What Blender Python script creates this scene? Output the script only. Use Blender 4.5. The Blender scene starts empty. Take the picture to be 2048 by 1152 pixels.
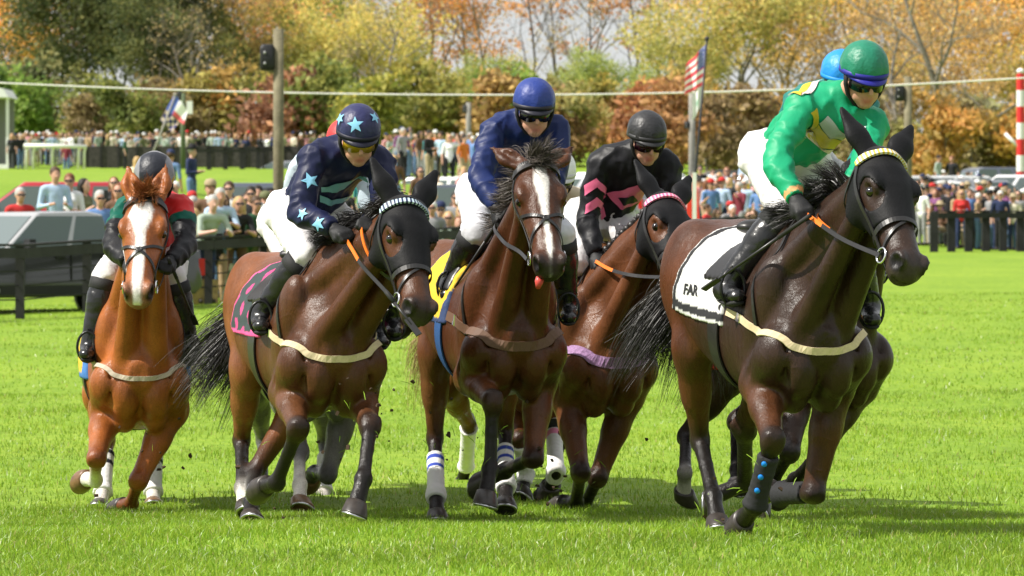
import bpy, bmesh, math, random, time
import numpy as np
from mathutils import Vector, Matrix
T0 = time.time()
random.seed(7)
rng = np.random.default_rng(7)
SC = bpy.context.scene
COL = SC.collection

# ------------------------------------------------------------------ camera, sky, sun, exposure
FPX = 8533.0            # focal length in photo pixels (photo is 2048 wide)
HOR = 430.0             # photo row of the horizon
CAMH = 1.52
cam_data = bpy.data.cameras.new('camera')
cam_data.sensor_width = 36.0
cam_data.lens = FPX / 2048 * 36.0
cam_data.shift_y = -(576 - HOR) / 2048
cam_data.clip_start = 0.5
cam_data.clip_end = 3000
cam_data.dof.use_dof = True
cam_data.dof.focus_distance = 20.6
cam_data.dof.aperture_fstop = 8.5
cam = bpy.data.objects.new('camera', cam_data)
cam.location = (0, 0, CAMH)
cam.rotation_euler = (math.radians(90), 0, 0)
COL.objects.link(cam)
SC.camera = cam

SUN_EL, SUN_AZ = math.radians(47), math.radians(-104)   # azimuth from the view direction, negative = image left
sun_to = Vector((math.sin(SUN_AZ) * math.cos(SUN_EL), math.cos(SUN_AZ) * math.cos(SUN_EL), math.sin(SUN_EL)))
world = bpy.data.worlds.new('World')
SC.world = world
world.use_nodes = True
wn = world.node_tree.nodes
wl = world.node_tree.links
wn.clear()
w_out = wn.new('ShaderNodeOutputWorld')
w_bg = wn.new('ShaderNodeBackground')
w_sky = wn.new('ShaderNodeTexSky')
w_sky.sky_type = 'NISHITA'
w_sky.sun_disc = False
w_sky.sun_elevation = SUN_EL
w_sky.sun_rotation = SUN_AZ
w_sky.air_density = 1.0
w_sky.dust_density = 1.2
w_sky.ozone_density = 1.0
w_bg.inputs['Strength'].default_value = 0.05
w_tc = wn.new('ShaderNodeTexCoord')
w_map = wn.new('ShaderNodeMapping'); w_map.inputs['Scale'].default_value = (1.0, 1.0, 4.0)
w_noise = wn.new('ShaderNodeTexNoise'); w_noise.inputs['Scale'].default_value = 2.2; w_noise.inputs['Detail'].default_value = 7
w_ramp = wn.new('ShaderNodeMapRange'); w_ramp.inputs[1].default_value = 0.36; w_ramp.inputs[2].default_value = 0.58; w_ramp.inputs[3].default_value = 0.62; w_ramp.inputs[4].default_value = 1.0
w_mix = wn.new('ShaderNodeMix'); w_mix.data_type = 'RGBA'
wl.new(w_tc.outputs['Generated'], w_map.inputs[0]); wl.new(w_map.outputs[0], w_noise.inputs[0]); wl.new(w_noise.outputs[0], w_ramp.inputs[0]); wl.new(w_ramp.outputs[0], w_mix.inputs[0])
wl.new(w_sky.outputs[0], w_mix.inputs[6]); w_mix.inputs[7].default_value = (12.5, 12.7, 13.0, 1)      # thin bright cloud
wl.new(w_mix.outputs[2], w_bg.inputs[0])
wl.new(w_bg.outputs[0], w_out.inputs[0])
sun_data = bpy.data.lights.new('sun', 'SUN')
sun_data.energy = 5.0
sun_data.angle = math.radians(0.6)
sun_data.color = (1.0, 0.95, 0.87)
sun = bpy.data.objects.new('sun', sun_data)
sun.rotation_euler = (-sun_to).to_track_quat('-Z', 'Y').to_euler()
sun.location = (0, 0, 50)
COL.objects.link(sun)
SC.view_settings.view_transform = 'Standard'
SC.view_settings.look = 'None'
SC.view_settings.exposure = 0.6
SC.view_settings.gamma = 1.0
SC.render.engine = 'CYCLES'
SC.cycles.use_denoising = True
SC.cycles.max_bounces = 6
SC.cycles.transparent_max_bounces = 8

# ------------------------------------------------------------------ small helpers
V = lambda *a: np.array(a, dtype=float)
def unit(v):
    v = np.asarray(v, float); return v / max(np.linalg.norm(v), 1e-9)
CAM = V(0, 0, CAMH)
def ray(px, py):
    return V((px - 1024) / FPX, 1.0, (HOR - py) / FPX)
def at(px, py, Y):
    """world point seen at photo pixel (px,py) at distance Y"""
    return CAM + ray(px, py) * Y
def pix(p):
    p = np.asarray(p); return (1024 + FPX * p[0] / p[1], HOR - FPX * (p[2] - CAMH) / p[1])
def solve(P, px, py, L, sign):
    """point on the sight line of a photo pixel at bone length L from P; sign<0 nearer, >0 farther"""
    d = ray(px, py); o = CAM - P
    a = d @ d; b = 2 * d @ o; c = o @ o - L * L
    q = b * b - 4 * a * c
    if q < 0:
        Y = -b / (2 * a)
        pt = CAM + d * Y
        dist = np.linalg.norm(pt - P)
        if dist > L * 1.12 and DEBUG:
            print('   stretch %.2f at %s' % (dist / L, (px, py)))
        return pt
    Y = (-b + (1 if sign > 0 else -1) * math.sqrt(q)) / (2 * a)
    return CAM + d * Y
DEBUG = False
def lerp(a, b, t): return a + (b - a) * t
def sstep(a, b, x):
    t = np.clip((x - a) / (b - a), 0, 1); return t * t * (3 - 2 * t)

def link(o, parent=None):
    COL.objects.link(o)
    if parent is not None: o.parent = parent
    return o
def tag(o, label=None, cat=None, group=None, kind=None):
    if label: o['label'] = label
    if cat: o['category'] = cat
    if group: o['group'] = group
    if kind: o['kind'] = kind
    return o
def empty(name, loc=(0, 0, 0), label=None, cat=None, group=None):
    o = bpy.data.objects.new(name, None); o.location = loc; o.empty_display_size = 0.2
    COL.objects.link(o); return tag(o, label, cat, group)
def np_mesh(name, v, quads=None, tris=None, smooth=True, fmat=None, col=None):
    me = bpy.data.meshes.new(name)
    v = np.ascontiguousarray(v, dtype=np.float32)
    nq = 0 if quads is None else len(quads); nt = 0 if tris is None else len(tris)
    me.vertices.add(len(v)); me.vertices.foreach_set('co', v.ravel())
    loops = []; starts = []; tot = []
    if nq: loops.append(np.asarray(quads, np.int32).ravel()); starts.append(np.arange(nq) * 4)
    if nt: loops.append(np.asarray(tris, np.int32).ravel()); starts.append(nq * 4 + np.arange(nt) * 3)
    loops = np.concatenate(loops); starts = np.concatenate(starts).astype(np.int32)
    me.loops.add(len(loops)); me.loops.foreach_set('vertex_index', loops)
    me.polygons.add(nq + nt); me.polygons.foreach_set('loop_start', starts)
    if fmat is not None: me.polygons.foreach_set('material_index', np.asarray(fmat, np.int32))
    if smooth: me.polygons.foreach_set('use_smooth', np.ones(nq + nt, bool))
    if col is not None:
        at_ = me.color_attributes.new('Col', 'FLOAT_COLOR', 'POINT')
        c = np.ones((len(v), 4), np.float32); c[:, :3] = col
        at_.data.foreach_set('color', c.ravel())
    me.update(calc_edges=True); me.validate()
    return me
def obj(name, me, mat=None, parent=None, loc=None, rot=None):
    o = bpy.data.objects.new(name, me)
    if mat is not None:
        for m in (mat if isinstance(mat, (list, tuple)) else [mat]): me.materials.append(m)
    if loc is not None: o.location = loc
    if rot is not None: o.rotation_euler = rot
    return link(o, parent)

class MB:
    """collects simple solids into one mesh"""
    def __init__(s): s.v = []; s.f = []; s.m = []; s.n = 0; s.cur = 0
    def add(s, v, f):
        s.v.append(np.asarray(v, float).reshape(-1, 3)); s.f += [tuple(i + s.n for i in q) for q in f]
        s.m += [s.cur] * len(f); s.n += len(s.v[-1]); return s
    def box(s, c, size, R=None, taper=1.0):
        hx, hy, hz = [k / 2 for k in size]
        v = np.array([(x * (taper if z > 0 else 1), y * (taper if z > 0 else 1), z) for z in (-hz, hz) for x, y in ((-hx, -hy), (hx, -hy), (hx, hy), (-hx, hy))])
        if R is not None: v = v @ np.asarray(R).T
        return s.add(v + np.asarray(c), [(3, 2, 1, 0), (4, 5, 6, 7), (0, 1, 5, 4), (1, 2, 6, 5), (2, 3, 7, 6), (3, 0, 4, 7)])
    def tube(s, pts, r, n=8, caps=True, flat=None):
        """round tube along pts, r scalar or list; flat=(axis, ratio) squashes it along a direction"""
        pts = np.asarray(pts, float); k = len(pts)
        r = np.full(k, r) if np.isscalar(r) else np.asarray(r, float)
        t = np.gradient(pts, axis=0); t /= np.maximum(np.linalg.norm(t, axis=1, keepdims=True), 1e-9)
        up = V(0, 0, 1) if abs(t[0][2]) < 0.9 else V(1, 0, 0)
        rings = []
        u = unit(np.cross(t[0], up))
        for i in range(k):
            u = unit(u - t[i] * (u @ t[i])); w = np.cross(t[i], u)
            a = np.arange(n) * 2 * math.pi / n
            off = (np.cos(a)[:, None] * u + np.sin(a)[:, None] * w) * r[i]
            if flat is not None:
                ax = unit(flat[0]); off = off - ax * (off @ ax)[:, None] * (1 - flat[1])
            rings.append(pts[i] + off)
        f = [(i * n + j, i * n + (j + 1) % n, (i + 1) * n + (j + 1) % n, (i + 1) * n + j) for i in range(k - 1) for j in range(n)]
        if caps: f += [tuple(range(n - 1, -1, -1)), tuple((k - 1) * n + j for j in range(n))]
        return s.add(np.concatenate(rings), f)
    def lathe(s, prof, n=16, M=None, cap=True):
        """prof: list of (r,z); M 4x4 or None"""
        a = np.arange(n) * 2 * math.pi / n
        v = np.concatenate([np.stack([np.cos(a) * r, np.sin(a) * r, np.full(n, z)], 1) for r, z in prof])
        if M is not None: v = v @ np.asarray(M)[:3, :3].T + np.asarray(M)[:3, 3]
        k = len(prof)
        f = [(i * n + j, i * n + (j + 1) % n, (i + 1) * n + (j + 1) % n, (i + 1) * n + j) for i in range(k - 1) for j in range(n)]
        if cap: f += [tuple(range(n - 1, -1, -1)), tuple((k - 1) * n + j for j in range(n))]
        return s.add(v, f)
    def prism(s, poly, axis_o, ex, ey, ez, t):
        """polygon (list of 2D) in plane (ex,ey) at axis_o, extruded +-t/2 along ez"""
        p = np.asarray(poly, float); n = len(p)
        b = np.asarray(axis_o) + p[:, :1] * np.asarray(ex) + p[:, 1:] * np.asarray(ey)
        v = np.concatenate([b - np.asarray(ez) * t / 2, b + np.asarray(ez) * t / 2])
        return s.add(v, [tuple(range(n - 1, -1, -1)), tuple(range(n, 2 * n))] + [(i, (i + 1) % n, n + (i + 1) % n, n + i) for i in range(n)])
    def mesh(s, name, smooth=False):
        me = bpy.data.meshes.new(name)
        me.from_pydata([tuple(x) for x in np.concatenate(s.v)], [], s.f)
        me.polygons.foreach_set('material_index', np.asarray(s.m, np.int32))
        if smooth: me.polygons.foreach_set('use_smooth', np.ones(len(s.f), bool))
        me.update(); return me
    def build(s, name, mat, parent=None, smooth=False, loc=None, rot=None):
        return obj(name, s.mesh(name, smooth), mat, parent, loc, rot)

# ------------------------------------------------------------------ materials
MATS = {}
def mat(name, color=(0.5, 0.5, 0.5), rough=0.6, metal=0.0, noise=0.0, nscale=20.0, bump=0.0, bscale=60.0, spec=0.28, attr=False,
        sheen=0.0, coat=0.0, trans=0.0, emit=None, subs=0.0, rnd=0.0):
    if name in MATS: return MATS[name]
    m = bpy.data.materials.new(name); m.use_nodes = True
    N = m.node_tree.nodes; L = m.node_tree.links
    b = N['Principled BSDF']
    b.inputs['Roughness'].default_value = rough; b.inputs['Metallic'].default_value = metal
    b.inputs['Specular IOR Level'].default_value = spec
    if sheen: b.inputs['Sheen Weight'].default_value = sheen
    if coat: b.inputs['Coat Weight'].default_value = coat; b.inputs['Coat Roughness'].default_value = 0.08
    if trans: b.inputs['Transmission Weight'].default_value = trans
    if subs:
        b.inputs['Subsurface Weight'].default_value = subs; b.inputs['Subsurface Radius'].default_value = (0.012, 0.005, 0.003); b.inputs['Subsurface Scale'].default_value = 1.0
    c = (*color, 1)
    tc = N.new('ShaderNodeTexCoord')
    src = None
    if attr:
        a = N.new('ShaderNodeVertexColor'); a.layer_name = 'Col'; src = a.outputs['Color']
    if noise or rnd:
        mx = N.new('ShaderNodeMix'); mx.data_type = 'RGBA'; mx.blend_type = 'MULTIPLY'; mx.inputs[0].default_value = 1.0
        if src is not None: L.new(src, mx.inputs[6])
        else: mx.inputs[6].default_value = c
        nt = N.new('ShaderNodeTexNoise'); nt.inputs['Scale'].default_value = nscale; nt.inputs['Detail'].default_value = 5
        L.new(tc.outputs['Object'], nt.inputs['Vector'])
        mr = N.new('ShaderNodeMapRange'); mr.inputs[1].default_value = 0.25; mr.inputs[2].default_value = 0.75
        mr.inputs[3].default_value = 1 - noise; mr.inputs[4].default_value = 1 + noise
        L.new(nt.outputs[0], mr.inputs[0]); L.new(mr.outputs[0], mx.inputs[7])
        src = mx.outputs[2]
        if rnd:
            oi = N.new('ShaderNodeObjectInfo'); hs = N.new('ShaderNodeHueSaturation')
            r2 = N.new('ShaderNodeMapRange'); r2.inputs[3].default_value = 1 - rnd; r2.inputs[4].default_value = 1 + rnd
            L.new(oi.outputs['Random'], r2.inputs[0]); L.new(r2.outputs[0], hs.inputs['Value']); L.new(src, hs.inputs['Color']); src = hs.outputs[0]
    if src is not None: L.new(src, b.inputs['Base Color'])
    else: b.inputs['Base Color'].default_value = c
    if bump:
        bt = N.new('ShaderNodeTexNoise'); bt.inputs['Scale'].default_value = bscale; bt.inputs['Detail'].default_value = 4
        L.new(tc.outputs['Object'], bt.inputs['Vector'])
        bp = N.new('ShaderNodeBump'); bp.inputs['Strength'].default_value = 1.0; bp.inputs['Distance'].default_value = bump
        L.new(bt.outputs[0], bp.inputs['Height']); L.new(bp.outputs[0], b.inputs['Normal'])
    if emit: b.inputs['Emission Color'].default_value = (*emit, 1); b.inputs['Emission Strength'].default_value = 1
    MATS[name] = m
    return m

# ------------------------------------------------------------------ implicit surfaces: smooth unions meshed with surface nets
def cone(a, b, r1, r2, u=None, s=1.0):
    a = np.asarray(a, float); b = np.asarray(b, float); ba = b - a; L2 = max(ba @ ba, 1e-9)
    if u is not None: u = unit(u)
    R = max(r1, r2) * max(1, s)
    def fn(X, Y, Z):
        px, py, pz = X - a[0], Y - a[1], Z - a[2]
        t = np.clip((px * ba[0] + py * ba[1] + pz * ba[2]) / L2, 0, 1)
        qx, qy, qz = px - t * ba[0], py - t * ba[1], pz - t * ba[2]
        if u is not None:
            m = (qx * u[0] + qy * u[1] + qz * u[2]) * (1 / s - 1)
            qx, qy, qz = qx + u[0] * m, qy + u[1] * m, qz + u[2] * m
        return (np.sqrt(qx * qx + qy * qy + qz * qz) - (r1 + (r2 - r1) * t)) * min(1.0, s)
    return fn, np.minimum(a, b) - R, np.maximum(a, b) + R
def ell(c, r, R=None):
    c = np.asarray(c, float); r = np.asarray(r, float) if not np.isscalar(r) else np.full(3, r)
    R = np.eye(3) if R is None else np.asarray(R, float)      # rows are the axes
    ext = np.sqrt(((R * r[:, None]) ** 2).sum(0))
    def fn(X, Y, Z):
        px, py, pz = X - c[0], Y - c[1], Z - c[2]
        k0 = 0; k1 = 0
        for i in range(3):
            q = px * R[i, 0] + py * R[i, 1] + pz * R[i, 2]
            k0 = k0 + (q / r[i]) ** 2; k1 = k1 + (q / r[i] ** 2) ** 2
        k0 = np.sqrt(k0); k1 = np.sqrt(k1)
        return k0 * (k0 - 1) / np.maximum(k1, 1e-6)
    return fn, c - ext, c + ext
def loft(o, R, S, xs, top, bot, ry, egg=None):
    """elliptical sections along local x of a frame (origin o, rows R, scale S)"""
    xs = np.asarray(xs, float)
    g = np.linspace(xs[0], xs[-1], 300)
    def sm(y):
        y = np.interp(g, xs, y); k = np.ones(13) / 13
        return np.convolve(np.pad(y, 6, mode='edge'), k, 'valid')
    T, B, W = sm(top), sm(bot), sm(ry); E = sm(egg if egg is not None else np.zeros(len(xs)))
    o = np.asarray(o, float); R = np.asarray(R, float)
    cs = np.array([o + S * (R[0] * x + R[1] * y + R[2] * z) for x in (xs[0], xs[-1]) for y in (-max(ry), max(ry)) for z in (min(bot), max(top))])
    def fn(X, Y, Z):
        px, py, pz = (X - o[0]) / S, (Y - o[1]) / S, (Z - o[2]) / S
        x, y, z = [px * R[i, 0] + py * R[i, 1] + pz * R[i, 2] for i in range(3)]
        xc = np.clip(x, xs[0], xs[-1])
        t, b, w, e = [np.interp(xc, g, q) for q in (T, B, W, E)]
        zc = (t + b) / 2; rz = (t - b) / 2
        zz = (z - zc) / rz
        w = w * (1 - e * np.clip(zz, -1, 1.2))
        d = (np.sqrt((y / w) ** 2 + zz ** 2) - 1) * np.minimum(w, rz)
        ex = np.abs(x - xc)
        return np.where(ex > 0, np.sqrt(np.maximum(d, 0) ** 2 + ex ** 2) + np.minimum(d, 0) * 0, d) * S
    return fn, cs.min(0), cs.max(0)

_LAT = np.random.default_rng(99).random((32, 32, 32)).astype(np.float32)
def vnoise(P, f):
    q = np.asarray(P, float) * f; i = np.floor(q).astype(int); t = q - i; t = t * t * (3 - 2 * t); o = 0
    for a in (0, 1):
        for b in (0, 1):
            for c in (0, 1):
                w = (t[:, 0] if a else 1 - t[:, 0]) * (t[:, 1] if b else 1 - t[:, 1]) * (t[:, 2] if c else 1 - t[:, 2])
                o = o + w * _LAT[(i[:, 0] + a) % 32, (i[:, 1] + b) % 32, (i[:, 2] + c) % 32]
    return o
def wrinkle(v, F, amp, f=14.0, ax=None):
    """cloth folds: ridged noise pushed along the normal"""
    n = F.grad(v, 0.02); P = v if ax is None else v - np.outer(v @ ax, ax) * 0.55
    w = vnoise(P, f) * 0.75 + vnoise(P + 3.7, f * 2.3) * 0.25
    r1 = np.clip(1 - np.abs(2 * w - 1) * 1.5, 0, 1) ** 3
    r2 = np.clip(1 - np.abs(2 * vnoise(P + 9.1, f * 2.2) - 1) * 1.2, 0, 1) ** 3
    return v + n * (amp * (r1 + 0.45 * r2 - 0.35 + 0.5 * (vnoise(P + 5.3, f * 0.6) - 0.5)))[:, None]

class Field:
    def __init__(s, lo, hi, h):
        s.lo = np.asarray(lo, float); s.h = h
        s.n = np.ceil((np.asarray(hi, float) - s.lo) / h).astype(int) + 1
        s.D = np.full(s.n, 0.5, np.float32); s.prims = []
    def sub(s, lo, hi, pad):
        i0 = np.clip(np.floor((np.asarray(lo) - pad - s.lo) / s.h).astype(int), 0, s.n)
        i1 = np.clip(np.ceil((np.asarray(hi) + pad - s.lo) / s.h).astype(int) + 1, 0, s.n)
        sl = tuple(slice(a, b) for a, b in zip(i0, i1))
        ax = [(s.lo[k] + np.arange(i0[k], i1[k]) * s.h).astype(np.float32) for k in range(3)]
        return sl, ax[0][:, None, None], ax[1][None, :, None], ax[2][None, None, :]
    def add(s, prim, k=0.02, col=None, cut=False):
        fn, lo, hi = prim
        sl, X, Y, Z = s.sub(lo, hi, k + 2.5 * s.h)
        A = s.D[sl]
        if A.size == 0: return s
        d = fn(X, Y, Z).astype(np.float32)
        if cut: A, d = -A, d
        if k > 0:
            h = np.maximum(k - np.abs(A - d), 0)
            r = np.minimum(A, d) - h * h / (4 * k)
        else: r = np.minimum(A, d)
        s.D[sl] = -r if cut else r
        if not cut: s.prims.append((fn, col))
        return s
    def sample(s, P):
        P = np.asarray(P, float); q = (P - s.lo) / s.h
        i = np.clip(np.floor(q).astype(int), 0, s.n - 2); f = np.clip(q - i, 0, 1)
        o = 0
        for a in (0, 1):
            for b in (0, 1):
                for c in (0, 1):
                    w = (f[..., 0] if a else 1 - f[..., 0]) * (f[..., 1] if b else 1 - f[..., 1]) * (f[..., 2] if c else 1 - f[..., 2])
                    o = o + w * s.D[i[..., 0] + a, i[..., 1] + b, i[..., 2] + c]
        return o
    def grad(s, P, e=None):
        e = e or s.h; P = np.asarray(P, float)
        g = np.stack([s.sample(P + np.eye(3)[k] * e) - s.sample(P - np.eye(3)[k] * e) for k in range(3)], -1)
        return g / np.maximum(np.linalg.norm(g, axis=-1, keepdims=True), 1e-9)
    def snap(s, P, off=0.0, it=6):
        P = np.array(P, float)
        for _ in range(it): P = P - s.grad(P) * (s.sample(P) - off)[..., None] * 0.9
        return P
    def hit(s, px, py, base):
        """first point of this surface on the sight line of a photo pixel"""
        d = ray(px, py); o = CAM - base; hi = s.lo + (s.n - 1) * s.h
        Ys = np.arange(s.lo[1] + base[1], hi[1] + base[1], 0.004)
        P = o + d * Ys[:, None]
        m = (s.sample(P) < 0) & (P > s.lo).all(1) & (P < hi).all(1)
        k = np.argmax(m) if m.any() else np.argmin(np.where((P > s.lo).all(1) & (P < hi).all(1), s.sample(P), 9))
        return P[k]
    def shell(s, region, lo, hi, off, h=None, noise=None):
        """new field: this surface offset outward, limited to a region distance function"""
        h = h or s.h
        F = Field(lo, hi, h)
        _, X, Y, Z = F.sub(F.lo, F.lo + (F.n - 1) * h, 0)
        X, Y, Z = np.broadcast_arrays(X, Y, Z)
        P = np.stack([X, Y, Z], -1)
        d = s.sample(P) - off
        if noise is not None: d = d + noise(X, Y, Z)
        F.D = np.maximum(d, region(X, Y, Z)).astype(np.float32)
        return F
    def colors(s, v, base, sig=0.015):
        base = np.asarray(base, float)
        num = np.zeros((len(v), 3)); den = np.zeros(len(v))
        X, Y, Z = v[:, 0], v[:, 1], v[:, 2]
        for fn, c in s.prims:
            d = fn(X, Y, Z); w = np.exp(-np.clip(np.abs(d), 0, 0.3) / sig) + 1e-9
            num += w[:, None] * np.asarray(base if c is None else c); den += w
        return num / den[:, None]
    def net(s):
        D = s.D.copy()
        D[0], D[-1] = 0.1, 0.1; D[:, 0], D[:, -1] = 0.1, 0.1; D[:, :, 0], D[:, :, -1] = 0.1, 0.1
        ins = D < 0
        c = [ins[a:ins.shape[0] - 1 + a, b:ins.shape[1] - 1 + b, d:ins.shape[2] - 1 + d] for a in (0, 1) for b in (0, 1) for d in (0, 1)]
        anyc = c[0].copy(); allc = c[0].copy()
        for q in c[1:]: anyc |= q; allc &= q
        act = anyc & ~allc
        I = np.argwhere(act)
        idx = np.full(act.shape, -1, np.int64); idx[act] = np.arange(len(I))
        val = {}
        for a in (0, 1):
            for b in (0, 1):
                for d in (0, 1): val[(a, b, d)] = D[I[:, 0] + a, I[:, 1] + b, I[:, 2] + d]
        acc = np.zeros((len(I), 3)); cnt = np.zeros(len(I))
        for p in val:
            for k in range(3):
                if p[k] == 0:
                    q = list(p); q[k] = 1; q = tuple(q)
                    va, vb = val[p], val[q]
                    m = (va < 0) != (vb < 0)
                    t = np.where(m, va / np.where(m, va - vb, 1), 0)
                    base = np.array(p, float)
                    pos = np.tile(base, (len(I), 1)); pos[:, k] += t
                    acc += pos * m[:, None]; cnt += m
        v = s.lo + (I + acc / np.maximum(cnt, 1)[:, None]) * s.h
        quads = []
        for k in range(3):
            sl0 = [slice(None)] * 3; sl1 = [slice(None)] * 3
            sl0[k] = slice(0, -1); sl1[k] = slice(1, None)
            A, B = ins[tuple(sl0)], ins[tuple(sl1)]
            E = np.argwhere(A != B)
            k1, k2 = (k + 1) % 3, (k + 2) % 3
            E = E[(E[:, k1] > 0) & (E[:, k2] > 0) & (E[:, k1] < ins.shape[k1] - 1) & (E[:, k2] < ins.shape[k2] - 1)]
            fl = A[E[:, 0], E[:, 1], E[:, 2]]
            def cell(d1, d2):
                C = E.copy(); C[:, k1] -= d1; C[:, k2] -= d2
                return idx[C[:, 0], C[:, 1], C[:, 2]]
            q = np.stack([cell(1, 1), cell(0, 1), cell(0, 0), cell(1, 0)], 1)
            q[~fl] = q[~fl][:, ::-1]
            quads.append(q)
        q = np.concatenate(quads); q = q[(q >= 0).all(1)]
        return v, q
    def relax(s, v, it=2):
        for _ in range(it):
            v = v - s.grad(v) * s.sample(v)[:, None] * 0.8
        return v
def smooth_mesh(v, q, it=2, lam=0.5):
    """plain Laplacian smoothing to take the voxel stepping off"""
    e = np.concatenate([q[:, [0, 1]], q[:, [1, 2]], q[:, [2, 3]], q[:, [3, 0]]])
    n = len(v); ia = np.concatenate([e[:, 0], e[:, 1]]); ib = np.concatenate([e[:, 1], e[:, 0]])
    cnt = np.maximum(np.bincount(ia, minlength=n), 1)[:, None]
    for _ in range(it):
        acc = np.stack([np.bincount(ia, v[ib, k], n) for k in range(3)], 1)
        v = v + lam * (acc / cnt - v)
    return v
def field_obj(name, F, m, parent, col=None, sm=1, wr=0.0, f=14.0):
    v, q = F.net()
    if len(v) == 0: return None
    v = smooth_mesh(v, q, sm)
    if wr: v = wrinkle(v, F, wr, f)
    return obj(name, np_mesh(name, v, quads=q, col=col(v) if callable(col) else col), m, parent)

# ------------------------------------------------------------------ horses
HX = 0.0135
def coat_mat():
    if 'horse_coat' in MATS: return MATS['horse_coat']
    m = bpy.data.materials.new('horse_coat'); m.use_nodes = True
    N = m.node_tree.nodes; L = m.node_tree.links; b = N['Principled BSDF']
    a = N.new('ShaderNodeVertexColor'); a.layer_name = 'Col'
    tc = N.new('ShaderNodeTexCoord')
    def noise(sc, det=4, vec=None):
        n = N.new('ShaderNodeTexNoise'); n.inputs['Scale'].default_value = sc; n.inputs['Detail'].default_value = det; L.new(vec or tc.outputs['Object'], n.inputs['Vector']); return n.outputs[0]
    def rng_(src, a0, a1, b0, b1):
        r = N.new('ShaderNodeMapRange'); r.inputs[1].default_value = a0; r.inputs[2].default_value = a1; r.inputs[3].default_value = b0; r.inputs[4].default_value = b1; L.new(src, r.inputs[0]); return r.outputs[0]
    def mul(c, f):
        x = N.new('ShaderNodeMix'); x.data_type = 'RGBA'; x.blend_type = 'MULTIPLY'; x.inputs[0].default_value = 1; L.new(c, x.inputs[6]); L.new(f, x.inputs[7]); return x.outputs[2]
    c = mul(a.outputs[0], rng_(noise(5, 5), 0.3, 0.7, 0.7, 1.35)); c = mul(c, rng_(noise(130, 3), 0.3, 0.7, 0.82, 1.2))
    L.new(c, b.inputs['Base Color'])
    L.new(rng_(noise(12, 6), 0.3, 0.7, 0.27, 0.42), b.inputs['Roughness']); b.inputs['Specular IOR Level'].default_value = 0.27
    mp = N.new('ShaderNodeMapping'); mp.inputs['Scale'].default_value = (1, 1, 0.22); L.new(tc.outputs['Object'], mp.inputs[0])
    b1 = N.new('ShaderNodeBump'); b1.inputs['Distance'].default_value = 0.008; L.new(noise(20, 5, mp.outputs[0]), b1.inputs['Height'])
    b2 = N.new('ShaderNodeBump'); b2.inputs['Distance'].default_value = 0.002; L.new(noise(240, 3, mp.outputs[0]), b2.inputs['Height']); L.new(b1.outputs[0], b2.inputs['Normal'])
    # veins under the skin and a few flecks of dried mud
    vn = N.new('ShaderNodeMath'); vn.operation = 'SUBTRACT'; vn.inputs[1].default_value = 0.5; L.new(noise(6.5, 2), vn.inputs[0])
    va = N.new('ShaderNodeMath'); va.operation = 'ABSOLUTE'; L.new(vn.outputs[0], va.inputs[0])
    b3 = N.new('ShaderNodeBump'); b3.inputs['Distance'].default_value = 0.0007; L.new(rng_(va.outputs[0], 0.0, 0.05, 1.0, 0.0), b3.inputs['Height']); L.new(b2.outputs[0], b3.inputs['Normal'])
    fx = N.new('ShaderNodeMix'); fx.data_type = 'RGBA'; L.new(rng_(noise(75, 2), 0.80, 0.84, 0.0, 0.5), fx.inputs[0]); L.new(c, fx.inputs[6]); fx.inputs[7].default_value = (0.35, 0.30, 0.24, 1)
    L.new(fx.outputs[2], b.inputs['Base Color'])
    L.new(b3.outputs[0], b.inputs['Normal'])
    MATS['horse_coat'] = m; return m
class Horse: pass
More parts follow.
